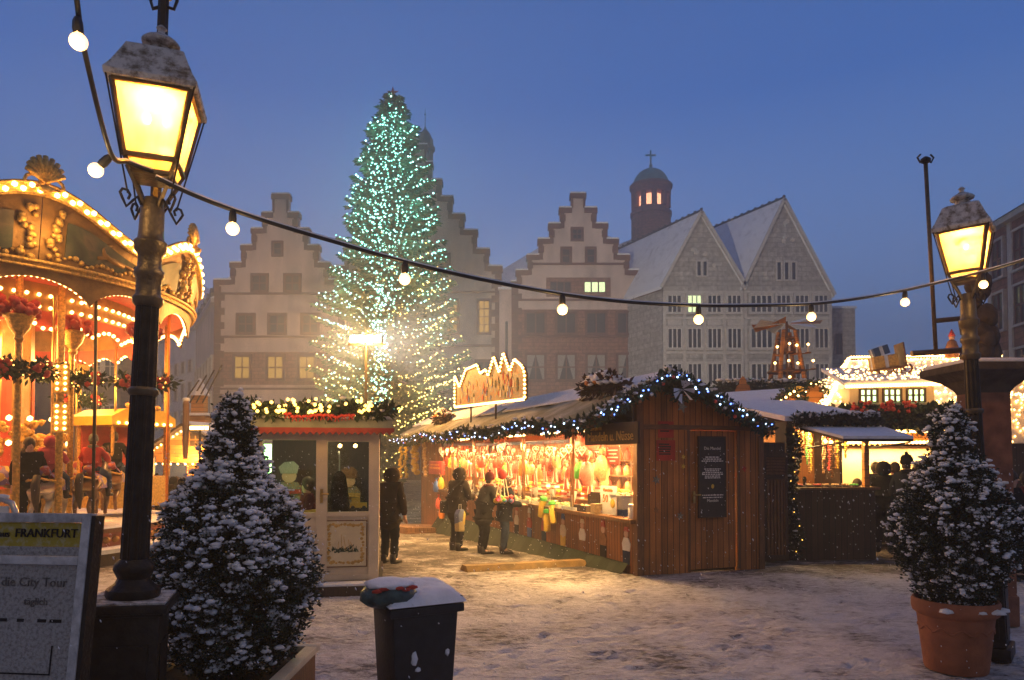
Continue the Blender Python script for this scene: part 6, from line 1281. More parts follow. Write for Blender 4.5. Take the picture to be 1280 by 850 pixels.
# ------------------------------------------------------------------ white-roofed stall behind, with the small lit gable
BZ = 19; kk = BZ/F; t = thing('snowy_back_stall', 'low snow roofed stall with small lit gable behind the dark stall', 'market stall', tuple(at(965,570,BZ).xy)+(gz(0,BZ),)); zz = lambda y: at(965,y,BZ).z-gz(0,BZ); X = lambda px: (px-965)*kk
b = MB(); b.box((X(895),.2,0),(X(1035),3,zz(506))); b.build('wall', M['frontwood'], t)
b = MB(); b.add([(X(890),0,zz(508)),(X(1040),0,zz(505)),(X(1040),3.2,zz(478)),(X(890),3.2,zz(488)),(X(890),0,zz(508)+.15),(X(1040),0,zz(505)+.15),(X(1040),3.2,zz(478)+.15),(X(890),3.2,zz(488)+.15)],[(0,1,2,3),(7,6,5,4),(0,4,5,1),(1,5,6,2),(2,6,7,3),(3,7,4,0)]); b.build('snow_roof', M['snow'], t)
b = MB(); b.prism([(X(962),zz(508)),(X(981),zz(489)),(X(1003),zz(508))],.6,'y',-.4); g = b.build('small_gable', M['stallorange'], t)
b = MB(); sprigs(b, [(X(960),-.45,zz(508)),(X(981),-.45,zz(487)),(X(1003),-.45,zz(508))], .16, 500); b.build('fir_trim', M['fir'], t, fix=False)
bulbs(t, [(X(px),-.62,zz(py)) for px,py in ((966,503),(972,499),(977,495),(982,492),(987,497),(991,501),(996,504),(989,504),(1000,500),(985,506))], 'gablebulb', 'bulb', .035)
b = MB(); b.box((X(984),-.3,zz(492)),(X(1004),.1,zz(484))); b.build('yellow_sign', M['yellow'], t, bevel=.02)
t = thing('round_wreath_barrel', 'round dark wreath with lit wooden disc at the edge of the alpine stall roof', 'wreath', tuple(at(1017,497,17.6))); b = MB(); sprigs(b, [(.30*math.cos(a*.3),-.1,.38*math.sin(a*.3)) for a in range(22)], .12, 600); b.build('foliage', M['fir'], t, fix=False)
b = MB(); b.prism([(.26*math.cos(a*.39),.34*math.sin(a*.39)) for a in range(16)],.1,'y'); b.build('disc', M['stallorange'], t); bulbs(t, [(.3*math.cos(a*.7),-.22,.38*math.sin(a*.7)) for a in range(9)], 'wreathbulb', 'bulb', .02)
# balcony hedge under the pyramid and gingerbread board
PZ = 25; t = thing('fir_balcony', 'fir clad balcony rail under the candle pyramid', 'balcony', tuple(at(965,492,PZ))); kk = PZ/F; b = MB(); b.box((-2.0,0,-.9),(1.9,.12,.25)); b.build('rail_boards', M['darkwood'], t); b = MB(); sprigs(b, [(-2.0,-.1,.25),(0,-.1,.3),(1.9,-.1,.25)], .24, 1400, (.1,.2)); b.build('fir_trim', M['fir'], t, fix=False)
b = MB(); [b.ball((random.uniform(-2,1.9),-.1+random.uniform(-.1,.1),.45+random.uniform(-.05,.05)),random.uniform(.06,.12),1,(1.3,1.3,.5),.2) for _ in range(90)]; tag(b.build('snow', M['snow'], t, smooth=True, fix=False), kind='stuff')
t = thing('gingerbread_board', 'orange gingerbread house board standing left of the candle pyramid', 'board', tuple(at(929,492,PZ-.4))); b = MB(); b.prism([(-.26,0),(-.26,.1),(-.2,.26),(-.12,.34),(-.1,.5),(0,.62),(.1,.5),(.12,.36),(.22,.28),(.26,.1),(.26,0)],.08,'y'); b.build('board', M['stallorange'], t); b = MB(); b.tube((0,.04,-1),(0,.04,0),.04); b.build('stake', M['wood'], t)
# ---- candle pyramid
PZ = 27; k = PZ/F; t = thing('candle_pyramid', 'tall wooden candle pyramid with paddle wheel on top and lit candles', 'pyramid', tuple(at(984,485,PZ))); zz = lambda y: at(984,y,PZ).z-at(984,485,PZ).z
for s in (-1,1):
    for dy in (-.5,.5):
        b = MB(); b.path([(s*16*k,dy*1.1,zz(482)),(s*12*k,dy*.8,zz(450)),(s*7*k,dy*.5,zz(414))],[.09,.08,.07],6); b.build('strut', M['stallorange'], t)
b = MB(); b.tube((0,0,zz(484)),(0,0,zz(402)),.05); b.build('axle', M['wood'], t)
for y,r in ((466,.72),(441,.5),(424,.34)): b = MB(); b.lathe([(r,0),(r,.06)],16,(0,0,zz(y))); b.build('platform', M['wood'], t)
for y,r,n in ((466,.5,7),(441,.34,6)):
    for i in range(n): a = 6.28*i/n; b = MB(); b.lathe([(.06,0),(.05,.2),(.03,.28),(.055,.34),(.0,.42)],7,(r*math.cos(a),r*math.sin(a),zz(y)+.06)); b.build('carved_figure', M['wood'], t, smooth=True)
for i in range(8):
    a = 6.28*i/8+.2; c_,s_ = math.cos(a), math.sin(a); b = MB(); b.add([(.15*c_,.15*s_,zz(404)),(1.25*c_-.26*s_,1.25*s_+.26*c_,zz(403)),(1.25*c_+.26*s_,1.25*s_-.26*c_,zz(403)-.22),(.15*c_+.01,.15*s_,zz(404)-.03)],[(0,1,2,3)]); b.prism([(0,0)]*0 or [(0,0),(0.001,0),(0,.001)],.001); b.build('paddle', M['stallorange'] if i%2 else M['snow'], t)
for px,py in ((966,436),(981,432),(990,434),(1004,433),(963,456),(980,453),(991,456),(1010,453),(981,473)):
    x = (px-984)*k; z = zz(py); b = MB(); b.tube((x,-.5,z-.3),(x,-.5,z-.06),.035); b.build('candle', M['icing'], t); link('bulb', bulb_mesh('candleflame','bulb',.055), t, None, (x,-.5,z)); b = MB(); b.lathe([(.1,0),(.12,.04)],8,(x,-.5,z-.34)); b.bar((x*.6,-.2,z-.33),(x,-.5,z-.33),.04,.04); b.build('candle_arm', M['stallorange'], t)
# ------------------------------------------------------------------ alpine stall with roof lights
AZ = 16.5; k = AZ/F; AR = R(-6); A0 = at(1048,570,AZ); A0.z = gz(0,AZ); AX = Vector((math.cos(AR),math.sin(AR),0)); AY = Vector((-math.sin(AR),math.cos(AR),0))
def apx(px,py,y=0.0): p = on_plane(px,py,A0+AY*y,AY)-A0; return p.dot(AX), p.z
t = AT = thing('alpine_stall', 'big alpine stall, its snowy roof dotted and outlined with warm bulbs', 'market stall', tuple(A0), AR)
XR = apx(1330,500)[0]; zE = apx(1120,540)[1]; zE2 = apx(1120,552)[1]; zL = apx(1120,506)[1]; zR1 = apx(1070,465,1.6)[1]
b = MB(); b.box((.1,.6,0),(XR,4.2,zE2)); b.build('rear_hall', M['darkwood'], t)
b = MB(); b.box((.0,-.1,zE2-.05),(XR,.6,zE+.04)); b.build('fascia', M['stallorange'], t)
b = MB(); b.box((.05,.0,zE+.041),(XR,.7,zL)); b.build('fir_band_back', M['dwood'], t)
b = MB(); sprigs(b, [(0,-.05,zE+.28),(XR*.5,-.05,zE+.3),(XR,-.05,zE+.28)], .42, 7000, (.12,.26), flat=.8); b.build('fir_band', M['fir'], t, fix=False)
# roof: steep lower face rising to the ridge, hip at the left
yR = 2.4; zRd = apx(1150,449,yR)[1]; xrl = apx(1062,458,yR)[0]; xl0 = apx(1028,498,.3)[0]
b = MB(); b.add([(xl0,.0,zL-.05),(XR,.0,zL-.05),(XR,yR,zRd),(xrl,yR,zRd),(xl0,4.6,zL-.05),(XR,4.6,zL-.05)],[(0,1,2,3),(0,3,4),(3,2,5,4),(0,4,5,1),(1,5,2)]); b.build('roof', M['snow_roof'], t)
rlp = lambda u,v: Vector((xl0,.0,zL-.05)).lerp(Vector((XR,.0,zL-.05)),u).lerp(Vector((xrl,yR,zRd)).lerp(Vector((XR,yR,zRd)),u),v)
rr = random.Random(21); net = [rlp(rr.random(), rr.random())+Vector((0,-.03,.035)) for _ in range(620)]
b = MB(); [b.ball(p,.016,0) if 0 else b.add([p+v*.030 for v in oct_v], oct_f) for p in net]; 
q0,q3,q4 = Vector((xl0,.0,zL-.05)),Vector((xrl,yR,zRd)),Vector((xl0,4.6,zL-.05))
for _ in range(150):
    u,v = rr.random(), rr.random()
    if u+v > 1: u,v = 1-u,1-v
    p = q0+(q3-q0)*u+(q4-q0)*v+Vector((-.05,-.02,.03)); b.add([p+w_*.028 for w_ in oct_v], oct_f)
net_mb = b
rp_ = [Vector((xl0,.0,zL-.05)).lerp(Vector((xrl,yR,zRd)),(i+.5)/24)+Vector((-.03,-.04,.05)) for i in range(24)]+[Vector((xrl,yR,zRd)).lerp(Vector((XR,yR,zRd)),(i+.5)/56)+Vector((0,-.04,.06)) for i in range(56)]
b = MB(); [b.ball(p,.05,1) for p in rp_]; tag(b.build('ridge_bulbs', M['bulb'], t, smooth=True, fix=False), kind='stuff')
b = MB(); b.path([rp_[0],rp_[23],rp_[-1]],.02,5); b.build('light_cable', M['iron'], t)
# dormer with three lit windows
dx0 = apx(1062,500,-.15)[0]; dx1 = apx(1168,500,-.15)[0]; dzb = apx(1120,506,-.15)[1]; dzt = apx(1120,484,-.15)[1]
b = MB(); b.box((dx0,-.15,dzb),(dx1,1.5,dzt+.02)); dm = b.build('dormer', M['kcream'], t)
zr1 = apx(1120,462,1.3)[1]; b = MB(); b.add([(dx0-.25,-.5,dzt+.02),(dx1+.3,-.5,dzt+.08),(dx1+.3,1.5,zr1),(dx0-.1,1.5,zr1),(dx0-.25,-.5,dzt+.10),(dx1+.3,-.5,dzt+.16),(dx1+.3,1.5,zr1+.08),(dx0-.1,1.5,zr1+.08)],[(0,3,2,1),(4,5,6,7),(0,1,5,4),(1,2,6,5),(2,3,7,6),(3,0,4,7)]); b.build('dormer_roof', M['snow'], t)
for _ in range(190):
    u,v = rr.random(), rr.random(); p = Vector((dx0-.2+.1*v+(dx1-dx0+.45)*u,-.5+2*v,dzt+.12+.06*u*(1-v)+(zr1+.08-dzt-.12)*v)); net_mb.add([p+w_*.024 for w_ in oct_v], oct_f)
tag(net_mb.build('roof_light_net', M['bulb_far'], t, fix=False), kind='stuff')
bl = [Vector((dx0-.22+(dx1-dx0+.5)*(i+.5)/42,-.52,dzt-.01+.05*i/42)) for i in range(42)]+[Vector((dx1+.3,-.5+2.0*(i+.5)/18,dzt+.05+(zr1-dzt-.05)*(i+.5)/18)) for i in range(18)]
b = MB(); b.path([bl[0]+Vector((0,.04,.03)),bl[41]+Vector((0,.04,.03)),bl[-1]+Vector((0,.04,.03))],.025,4); b.build('bulb_rail', M['gild'], t); bulbs(t, bl, 'dormbulb', 'bulb', .042)
M['win_alp'] = emit('lit_dormer_glass', (.62,.95,.42), 1.0)
for i in range(3):
    a = dx0+.22+(dx1-dx0-.3)*i/3; q = a+(dx1-dx0-.3)/3-.14; b = MB()
    for u in range(4): x = a+(q-a)*u/3; b.box((x-.02,-.21,dzb+.05),(x+.02,-.155,dzt-.03))
    for v in (dzb+.05,(dzb+dzt)/2,dzt-.06): b.box((a+.02,-.205,v),(q-.02,-.157,v+.03))
    o = b.build('window', M['dwood'], t); b = MB(); b.box((a,-.156,dzb+.05),(q,-.152,dzt-.03)); b.build('pane', M['win_alp'], o)
for i in range(3): 
    xx = dx0+.12+(dx1-dx0-.3)*i/3; b = MB(); [b.ball((xx+rr.uniform(-.2,.2),-.45+rr.uniform(-.1,.1),dzb-.08+rr.uniform(-.1,.14)),rr.uniform(.03,.06),1,jit=.2) for _ in range(16)]; tag(b.build('red_flowers', M['redcloth'], t, smooth=True), kind='stuff')
# eave bulbs
e1 = [Vector((.1+(XR-.1)*(i+.5)/70,-.14,zE+.01)) for i in range(70)]; e2 = [Vector((.1+(XR-.1)*(i+.5)/60,-.16,zE2-.02)) for i in range(60)]
b = MB(); [b.ball(p,.042,1) for p in e1+e2]; tag(b.build('eave_bulbs', M['bulb'], t, smooth=True, fix=False), kind='stuff')
b = MB(); b.box((.0,-.3,0),(XR,.3,1.05)); b.build('counter', M['darkwood'], t); b = MB(); b.box((.2,.55,1.3),(XR,.6,zE2-.1)); b.build('lit_back_wall', M['kcream'], t)
add_lamp('alpine_light', A0+AX*1.2+AY*.2+Vector((0,0,zE2-.15)), 60, kind='AREA', size=(2.4,.3), rot=(0,0,AR)); add_lamp('alpine_light', A0+AX*4.2+AY*.2+Vector((0,0,zE2-.15)), 60, kind='AREA', size=(2.4,.3), rot=(0,0,AR))
add_lamp('alpine_roof_glow', A0+AX*1.6+AY*-.9+Vector((0,0,zL+.1)), 2, rad=.3)
for i in range(9):
    m, cn = SC_[i % 7]; q = A0+AX*(.5+i*.55)+AY*-.05+Vector((0,0,1.051)); goods('sweets_bag','goods', f'{cn} package on the alpine stall counter, {ordn(i)} from the left', 'packages on the alpine stall counter', 'bag_'+m, bag_mesh(m), q+Vector((0,0,.2)), (0,0,AR), .4)
t = thing('lit_net_stall', 'stall with hanging light net on its roof behind the sandstone pillar', 'market stall', tuple(at(1285,500,14.6))); b = MB(); b.add([(-.75,0,-.9),(1.2,0,-.9),(1.2,1.2,.75),(-.45,1.2,.75),(-.75,1.3,-.9),(1.2,1.3,-.9)],[(0,1,2,3),(0,3,4),(1,5,2),(3,2,5,4),(0,4,5,1)]); b.build('roof_face', M['kcream'], t)
b = MB(); 
for _ in range(260): u,v = rr.random(), rr.random(); p = Vector((-.75+.3*v+u*(1.95-.3*v),1.2*v-.03,-.9+1.65*v+.02)); b.add([p+q*.026 for q in oct_v], oct_f)
tag(b.build('light_net', M['bulb_far'], t, fix=False), kind='stuff'); bulbs(t, [(-.45+i*.09,1.15,.80) for i in range(18)]+[(-.3+i*.09,.05,.12) for i in range(16)], 'sidebulb', 'bulb', .03); b = MB(); b.box((-.7,.2,-3.4),(1.2,1.3,-.905)); b.build('wall', M['darkwood'], t)
# sled with parcels, small roof figure
t = thing('gift_sled', 'wooden sled loaded with a gold and a blue parcel on the alpine roof', 'sled', tuple(A0+AX*apx(1106,468,.9)[0]+AY*.75+Vector((0,0,apx(1106,468,.75)[1]-.05))), AR, None, 0, R(-8))
for y in (-.2,.2): b = MB(); b.path([(-.36,y,.0),(.42,y,.0),(.52,y,.1),(.46,y,.2)],.03,6); [b.tube((x,y,0),(x,y,.16),.022) for x in (-.25,.25)]; b.build('runner', M['wood'], t)
b = MB(); b.box((-.38,-.24,.16),(.4,.24,.2)); b.build('deck', M['wood'], t)
b = MB(); b.box((.36,-.24,.2),(.4,.24,.75)); b.build('backrest', M['wood'], t)
sp_ = t.location; dzz = Matrix.Rotation(AR,4,'Z') @ Matrix.Rotation(R(-8),4,'Y')
def parcel(lab, off, sx, sy, sz, m, rm, rot=0):
    q = thing('gift_parcel', lab, 'parcel', tuple(Vector(sp_)+dzz.to_3x3() @ Vector(off)), AR, None, 0, R(-8)+rot); b = MB(); b.box((-sx/2,-sy/2,0),(sx/2,sy/2,sz)); b.build('box', M[m], q, bevel=.01); b = MB(); b.box((-.04,-sy/2-.004,-.0),(.04,sy/2+.004,sz+.004)); b.box((-sx/2-.004,-.04,0.0),(sx/2+.004,.04,sz+.003)); b.build('ribbon', M[rm], q)
parcel('large gold parcel with silver ribbon lying on the roof sled', (-.04,0,.205), .56,.38,.30,'ochre','silver'); parcel('blue parcel with silver ribbon on top of the gold parcel', (-.08,0,.52), .36,.30,.22,'bluepaper','silver',R(-10))
t = thing('roof_figure', 'small figure in red cap standing on the alpine roof ridge', 'figure', tuple(at(1190,442,18.3))); b = MB(); b.lathe([(.16,-.1),(.17,.1),(.10,.32),(.05,.36)],10); b.build('robe', M['ginger'], t, smooth=True); b = MB(); b.ball((0,0,.42),.08,1); b.build('head', M['skin'], t, smooth=True); b = MB(); b.lathe([(.085,.45),(.05,.55),(.01,.64)],10); b.build('cap', M['red'], t, smooth=True)
# counter at the right edge
q = gp(1256,690); t = thing('dark_counter', 'low dark counter at the right edge in front of the two sellers', 'counter', (q.x,q.y-.4,gz(0,q.y))); b = MB(); b.box((0,0,-.1),(3,.6,1.0)); b.build('body', M['darkwood'], t); b = MB(); b.box((-.05,-.06,1.002),(3,.66,1.05)); b.build('top', M['dwood'], t)
# ------------------------------------------------------------------ sandstone pillar, weathered figure and pole frame
SZ = 8.3; p = at(1230,570,SZ); t = thing('sandstone_pillar', 'reddish sandstone pillar with broad flat cap beside the lamp', 'pillar', (p.x,p.y,0)); tag(t, kind='thing'); k = SZ/F; zz = lambda y: at(1230,y,SZ).z
M['sandred'] = mat('weathered_red_sandstone', (.21,.095,.06), .9, var=.35, scale=6, bump=.5)
b = MB(); b.box((-.23,-.23,0),(.23,.23,.35)); b.build('base', M['sandred'], t, bevel=.02); b = MB(); b.add([(-.21,-.21,.35),(.21,-.21,.35),(.21,.21,.35),(-.21,.21,.35),(-.19,-.19,zz(466)-.25),(.19,-.19,zz(466)-.25),(.19,.19,zz(466)-.25),(-.19,.19,zz(466)-.25)],[(0,1,5,4),(1,2,6,5),(2,3,7,6),(3,0,4,7)]); b.build('shaft', M['sandred'], t)
M['darkstone'] = mat('dark_weathered_stone', (.07,.055,.042), .9, var=.4, scale=7, bump=.8, bscale=20)
b = MB(); z1 = zz(466)-.25; sqr = lambda r,z: [(-r,-r,z),(r,-r,z),(r,r,z),(-r,r,z)]
prf = [(.19,z1),(.22,z1+.06),(.30,z1+.14),(.44,z1+.22),(.47,z1+.24),(.47,z1+.32)]; vs = []; 
for r,z in prf: vs += sqr(r,z)
b.add(vs, [(4*i+j,4*i+(j+1)%4,4*i+4+(j+1)%4,4*i+4+j) for i in range(len(prf)-1) for j in range(4)]+[(20,21,22,23)]); b.build('capital', M['darkstone'], t); b = MB(); b.box((-.45,-.45,z1+.322),(.45,.45,z1+.37)); b.build('snow', M['snow'], t, bevel=.02)
t = thing('weathered_carving', 'dark weathered stone carving standing on the pillar cap', 'carving', (p.x-.0,p.y,z1+.37)); b = MB(); rr = random.Random(14)
for i in range(26): zq = rr.uniform(.02,.95); b.ball((-.05+rr.uniform(-.06,.16)*(1.3-zq), rr.uniform(-.1,.1), zq), rr.uniform(.09,.17)*(1.1-.45*zq), 2, (1,.9,1.25), .12)
b.build('carved_mass', M['darkstone'], t, smooth=True)
fz = 8.6; pa = at(1170,442,fz); pb = at(1157,205,fz); t = thing('steel_pole_frame', 'thin steel pole frame rising left of the right lamp', 'pole', tuple(pa)); d = pb-pa
b = MB(); b.tube((0,0,-.02),d,.024); b.build('pole', M['iron_gold'], t, smooth=True); b = MB(); b.lathe([(.02,0),(.06,.03),(.06,.06),(.02,.09)],10,tuple(d)); [b.path([d+Vector((0,0,.05)),d+Vector((s*.07,0,.02)),d+Vector((s*.10,0,.08)),d+Vector((s*.06,0,.12))],.012,5) for s in (-1,1)]; b.build('scroll_top', M['iron'], t)
c1 = at(1169,401,fz)-pa; c2_ = at(1222,396,fz)-pa; b = MB(); b.tube(c1,c2_,.03); b.build('cross_arm', M['iron_gold'], t); c1 = Vector((-.3,0,0)); c2_ = at(1225,436,fz)-pa; b = MB(); b.tube(c1,c2_,.035); b.build('lower_arm', M['iron_gold'], t)
# ------------------------------------------------------------------ street lamps
M['paneY'] = lantern_pane('yellowed_lantern_glass', (1.0,.61,.18)); M['snowiron'] = snow_on('lantern_roof_snow', (.17,.14,.10), (.60,.58,.55), 16, .47, .1, bump=.5, bscale=60)
M['mantle'] = emit('glowing_gas_mantle', (1,.68,.25), 8); M['snowirond'] = M['snowiron']
def street_lamp():
    t = thing('street_lamp', '', 'street lamp')
    b = MB()
    for r,z0,z1 in ((.205,0,.12),(.17,.12,1.06),(.215,1.08,1.13)):
        b.box((-r,-r,z0),(r,r,z1))
    b.box((-.19,-.19,1.06),(.19,.19,1.08)); b.build('pedestal', M['iron'], t, bevel=.012)
    for i in range(4): b = MB(); b.M = Matrix.Rotation(i*math.pi/2,4,'Z'); b.box((-.12,-.178,.2),(.12,-.1705,.9)); b.build('raised_panel', M['iron'], t)
    b = MB(); b.box((-.2,-.2,1.131),(.2,.2,1.142)); b.build('snow', M['snowiron'], t)
    b = MB(); b.lathe([(.13,1.13),(.145,1.16),(.14,1.19),(.10,1.22),(.085,1.25),(.10,1.28),(.11,1.30),(.105,1.33),(.08,1.36)],24); b.build('post_base', M['iron'], t, smooth=40)
    b = MB(); n = 40; vs = []; zs_ = [1.35,2.0,2.85]
    for z,r in zip(zs_,(.076,.070,.062)):
        for k in range(n): a = 2*math.pi*k/n; q = r*(1 if k%4 in (0,1) else .88); vs.append((q*math.cos(a),q*math.sin(a),z))
    b.add(vs,[(i*n+k,i*n+(k+1)%n,(i+1)*n+(k+1)%n,(i+1)*n+k) for i in range(2) for k in range(n)]); b.build('fluted_post', M['iron'], t)
    b = MB(); b.lathe([(.066,2.82),(.082,2.84),(.084,2.87),(.068,2.89),(.068,2.98),(.082,3.0),(.082,3.03),(.066,3.05),(.064,3.12),(.086,3.15),(.09,3.20),(.072,3.22),(.068,3.26),(.066,3.38),(.058,3.44),(.05,3.46)],20); b.build('capital', M['iron_gold'], t, smooth=40); b = MB(); b.lathe([(.072,2.30),(.082,2.315),(.082,2.335),(.068,2.35)],20); b.build('post_collar', M['iron_gold'], t, smooth=40)
    b = MB()
    for i in range(4): a = math.pi/4+i*math.pi/2; c_,s_ = math.cos(a),math.sin(a); b.path([(.05*c_,.05*s_,3.40),(.12*c_,.12*s_,3.52),(.17*c_,.17*s_,3.60)],.012,6)
    b.build('fork', M['iron_gold'], t)
    for i in range(4):
        a = math.pi/4+i*math.pi/2; c_,s_ = math.cos(a),math.sin(a); b = MB(); b.path([((.07+.09*q*(1-.0)+.0)*c_, (.07+.09*q)*s_, 3.40+.04*math.sin(q*5)) for q in (0,.3,.6,1)]+[((.17+.03*math.cos(w))*c_,(.17+.03*math.cos(w))*s_,3.43+.03*math.sin(w)) for w in (-1,0,1,2,3,4)],.008,5); b.build('scroll', M['iron'], t)
    # lantern
    zb0,zt0 = 3.66,4.05; rb,rt = .135,.20; sq = lambda r,z: [Vector((-r,-r,z)),Vector((r,-r,z)),Vector((r,r,z)),Vector((-r,r,z))]
    B_,T_ = sq(rb,zb0),sq(rt,zt0)
    b = MB()
    for i in range(4): b.bar(B_[i],T_[i],.022,.022); b.bar(B_[i],B_[(i+1)%4],.024,.024); b.bar(T_[i],T_[(i+1)%4],.026,.03)
    L0 = sq(.105,3.585)
    for i in range(4): b.bar(L0[i],B_[i],.018,.018); b.bar(L0[i],L0[(i+1)%4],.02,.02)
    b.box((-.105,-.105,3.568),(.105,.105,3.58)); b.build('lantern_frame', M['iron_gold'], t)
    for i in range(4):
        b = MB(); j = (i+1)%4; b.add([B_[i]*.985+Vector((0,0,zb0*.015)),B_[j]*.985+Vector((0,0,zb0*.015)),T_[j]*.985+Vector((0,0,zt0*.015)),T_[i]*.985+Vector((0,0,zt0*.015))],[(0,1,2,3)]); b.build('lantern_pane', M['paneY'], t, fix=False)
        b = MB(); b.add([L0[i]*.98+Vector((0,0,L0[i].z*.02)),L0[j]*.98+Vector((0,0,L0[i].z*.02)),B_[j]*.975+Vector((0,0,B_[i].z*.025)),B_[i]*.975+Vector((0,0,B_[i].z*.025))],[(0,1,2,3)]); b.build('lower_pane', M['paneY'], t, fix=False)
    for s in (-.06,.06): b = MB(); b.ball((s,0,3.93),.028,2,(1,1,1.3)); b.build('gas_mantle', M['mantle'], t, smooth=True)
    b = MB(); b.tube((0,0,3.58),(0,0,3.88),.012); b.bar((-.07,0,3.88),(.07,0,3.88),.016,.016); b.build('burner_pipe', M['brass'], t)
    b = MB(); vs = []
    for r,z in ((.235,4.055),(.24,4.085),(.21,4.14),(.165,4.25),(.15,4.29),(.115,4.31)): vs += sq(r,z)
    b.add(vs,[(4*i+j,4*i+(j+1)%4,4*i+4+(j+1)%4,4*i+4+j) for i in range(5) for j in range(4)]+[(20,21,22,23),(3,2,1,0)]); b.build('lantern_roof', M['snowiron'], t)
    b = MB(); b.box((-.2,-.2,4.048),(.2,.2,4.053)); b.build('reflector', M['white'], t)
    b = MB(); b.lathe([(.06,4.31),(.065,4.35),(.055,4.36),(.10,4.375),(.105,4.39),(.085,4.41),(.05,4.43),(.02,4.45),(.02,4.47),(.03,4.48),(.01,4.5)],18); b.build('chimney_cap', M['snowiron'], t, smooth=40)
    b = MB()
    for s in (-1,1): b.tube((s*.225,s*-.225,4.06),(s*.11,s*-.11,3.44),.005); b.tube((s*.225,s*.225,4.06),(s*.11,s*.11,3.44),.005)
    b.build('stay_wires', M['iron'], t)
    return t
SL = street_lamp(); L1 = at(187,225,4.05); SL['label'] = 'nearest street lamp with big yellow lantern, in front of the carousel'; SL['group'] = 'gas style street lamps'
LEAN1 = R(1.9); SL.rotation_euler = (0, LEAN1, R(17)); 
q = at(161,740,4.02); SL.location = (q.x-.04, 4.06, 0)
S2 = copy_tree(SL, CH_OF, rz=R(50), label='farther street lamp beside the sandstone pillar on the right'); S2.rotation_euler = (Matrix.Rotation(R(-2.2),4,'Y') @ Matrix.Rotation(R(50),4,'Z')).to_euler(); S2.location = (at(1230,570,6.95).x, 6.95, 0); S2.scale = (1.03,1.03,1.03)
bpy.context.view_layer.update()
for o, pw in ((SL,30),(S2,30)): add_lamp('lantern_light', o.matrix_world @ Vector((0,0,3.92)), pw, rad=.05, col=(1,.60,.2))
# banner pole behind the left lamp
q = at(214,0,4.6); t = thing('banner_pole', 'dark pole with scrolled head rising behind the left lantern', 'pole', (q.x-.10,4.6,3.05), 0, None, 0, R(1.5)); b = MB(); b.tube((0,0,0),(0,0,q.z-3.05+.0),.035); b.build('shaft', M['iron'], t); b = MB(); zq = q.z-3.05; [b.path([(0,0,zq-.04),(s*.07,0,zq-.06),(s*.09,0,zq+.0),(s*.05,0,zq+.03)],.012,5) for s in (-1,1)]; b.lathe([(.02,0),(.05,.02),(.02,.05)],8,(0,0,zq)); b.build('scroll_head', M['iron'], t)
b = MB(); b.tube((0,0,.1),(.16,-.5,.0),.015); b.build('bracket', M['iron'], t)
# ------------------------------------------------------------------ festoon cable between the lamps
def festoon(name, label, pts, bl, hang=True):
    t = thing(name, label, 'string lights', tuple(pts[0])); o = Vector(pts[0])
    def spline(ps, n=8):
        out = []
        for i in range(len(ps)-1):
            p0,p1,p2,p3 = ps[max(0,i-1)],ps[i],ps[i+1],ps[min(len(ps)-1,i+2)]
            for k in range(n): u = k/n; out.append(.5*((2*p1)+(p2-p0)*u+(2*p0-5*p1+4*p2-p3)*u*u+(3*p1-p0-3*p2+p3)*u**3))
        return out+[ps[-1]]
    c = spline([Vector(p)-o for p in pts]); b = MB(); b.path(c,.012,7); cb = b.build('cable', M['black'], t, smooth=True); b = MB(); b.path([p+Vector((0,0,.011)) for p in c],.0085,6); b.build('snow_line', M['snow'], cb, smooth=True)
    for p,tilt in bl:
        p = Vector(p)-o; d = Vector(tilt).normalized(); b = MB(); b.path([p-d*.0, p+d*.02, p+d*.055, p+d*.075],[.014,.022,.024,.02],8); s = b.build('socket', M['black'], t, smooth=40); b = MB(); q = p+d*.11; b.ball(q,.038,3); b.ball(p+d*.08,.022,1); link('bulb', b.mesh('bulb', M['bulb_big'], True), t)
        add_lamp('festoon_light', o+q+Vector((0,-.06,-.06)), 1.2, rad=.04, col=(1,.62,.25))
    return t
P1 = at(195,222,3.98); P2 = at(1200,347,6.8)
def fp(x,y): 
    u = (x-195)/(1200-195); Zi = 1/((1-u)/3.98+u/6.8); return at(x,y,Zi)
cab = [(195,222),(240,243),(289,262),(340,279),(410,300),(505,327),(600,349),(703,368),(790,378),(873,382),(945,382),(1014,380),(1075,373),(1131,363),(1200,347)]
festoon('festoon_cable','snow covered cable of warm bulbs sagging between the two street lamps', [fp(*c) for c in cab], [(fp(x,y),(0,0,-1)) for x,y in ((291,263),(506,328),(703,368),(873,382),(1014,380),(1131,363))])
festoon('festoon_cable','short cable with one amber bulb running off beyond the right lamp', [at(1200,347,6.8),at(1228,340,6.5),at(1290,322,6.0),at(1400,285,5.2)], [(at(1229,341,6.5),(0,0,-1))])
festoon('festoon_cable','steep cable with two bulbs dropping to the left lamp from above', [at(90,-60,3.0),at(96,0,3.1),at(107,70,3.25),at(138,190,3.7),at(160,203,3.9),at(192,215,4.0)], [(at(97,22,3.12),(.05,0,-1)),(at(138,195,3.75),(-.7,0,-.7))])
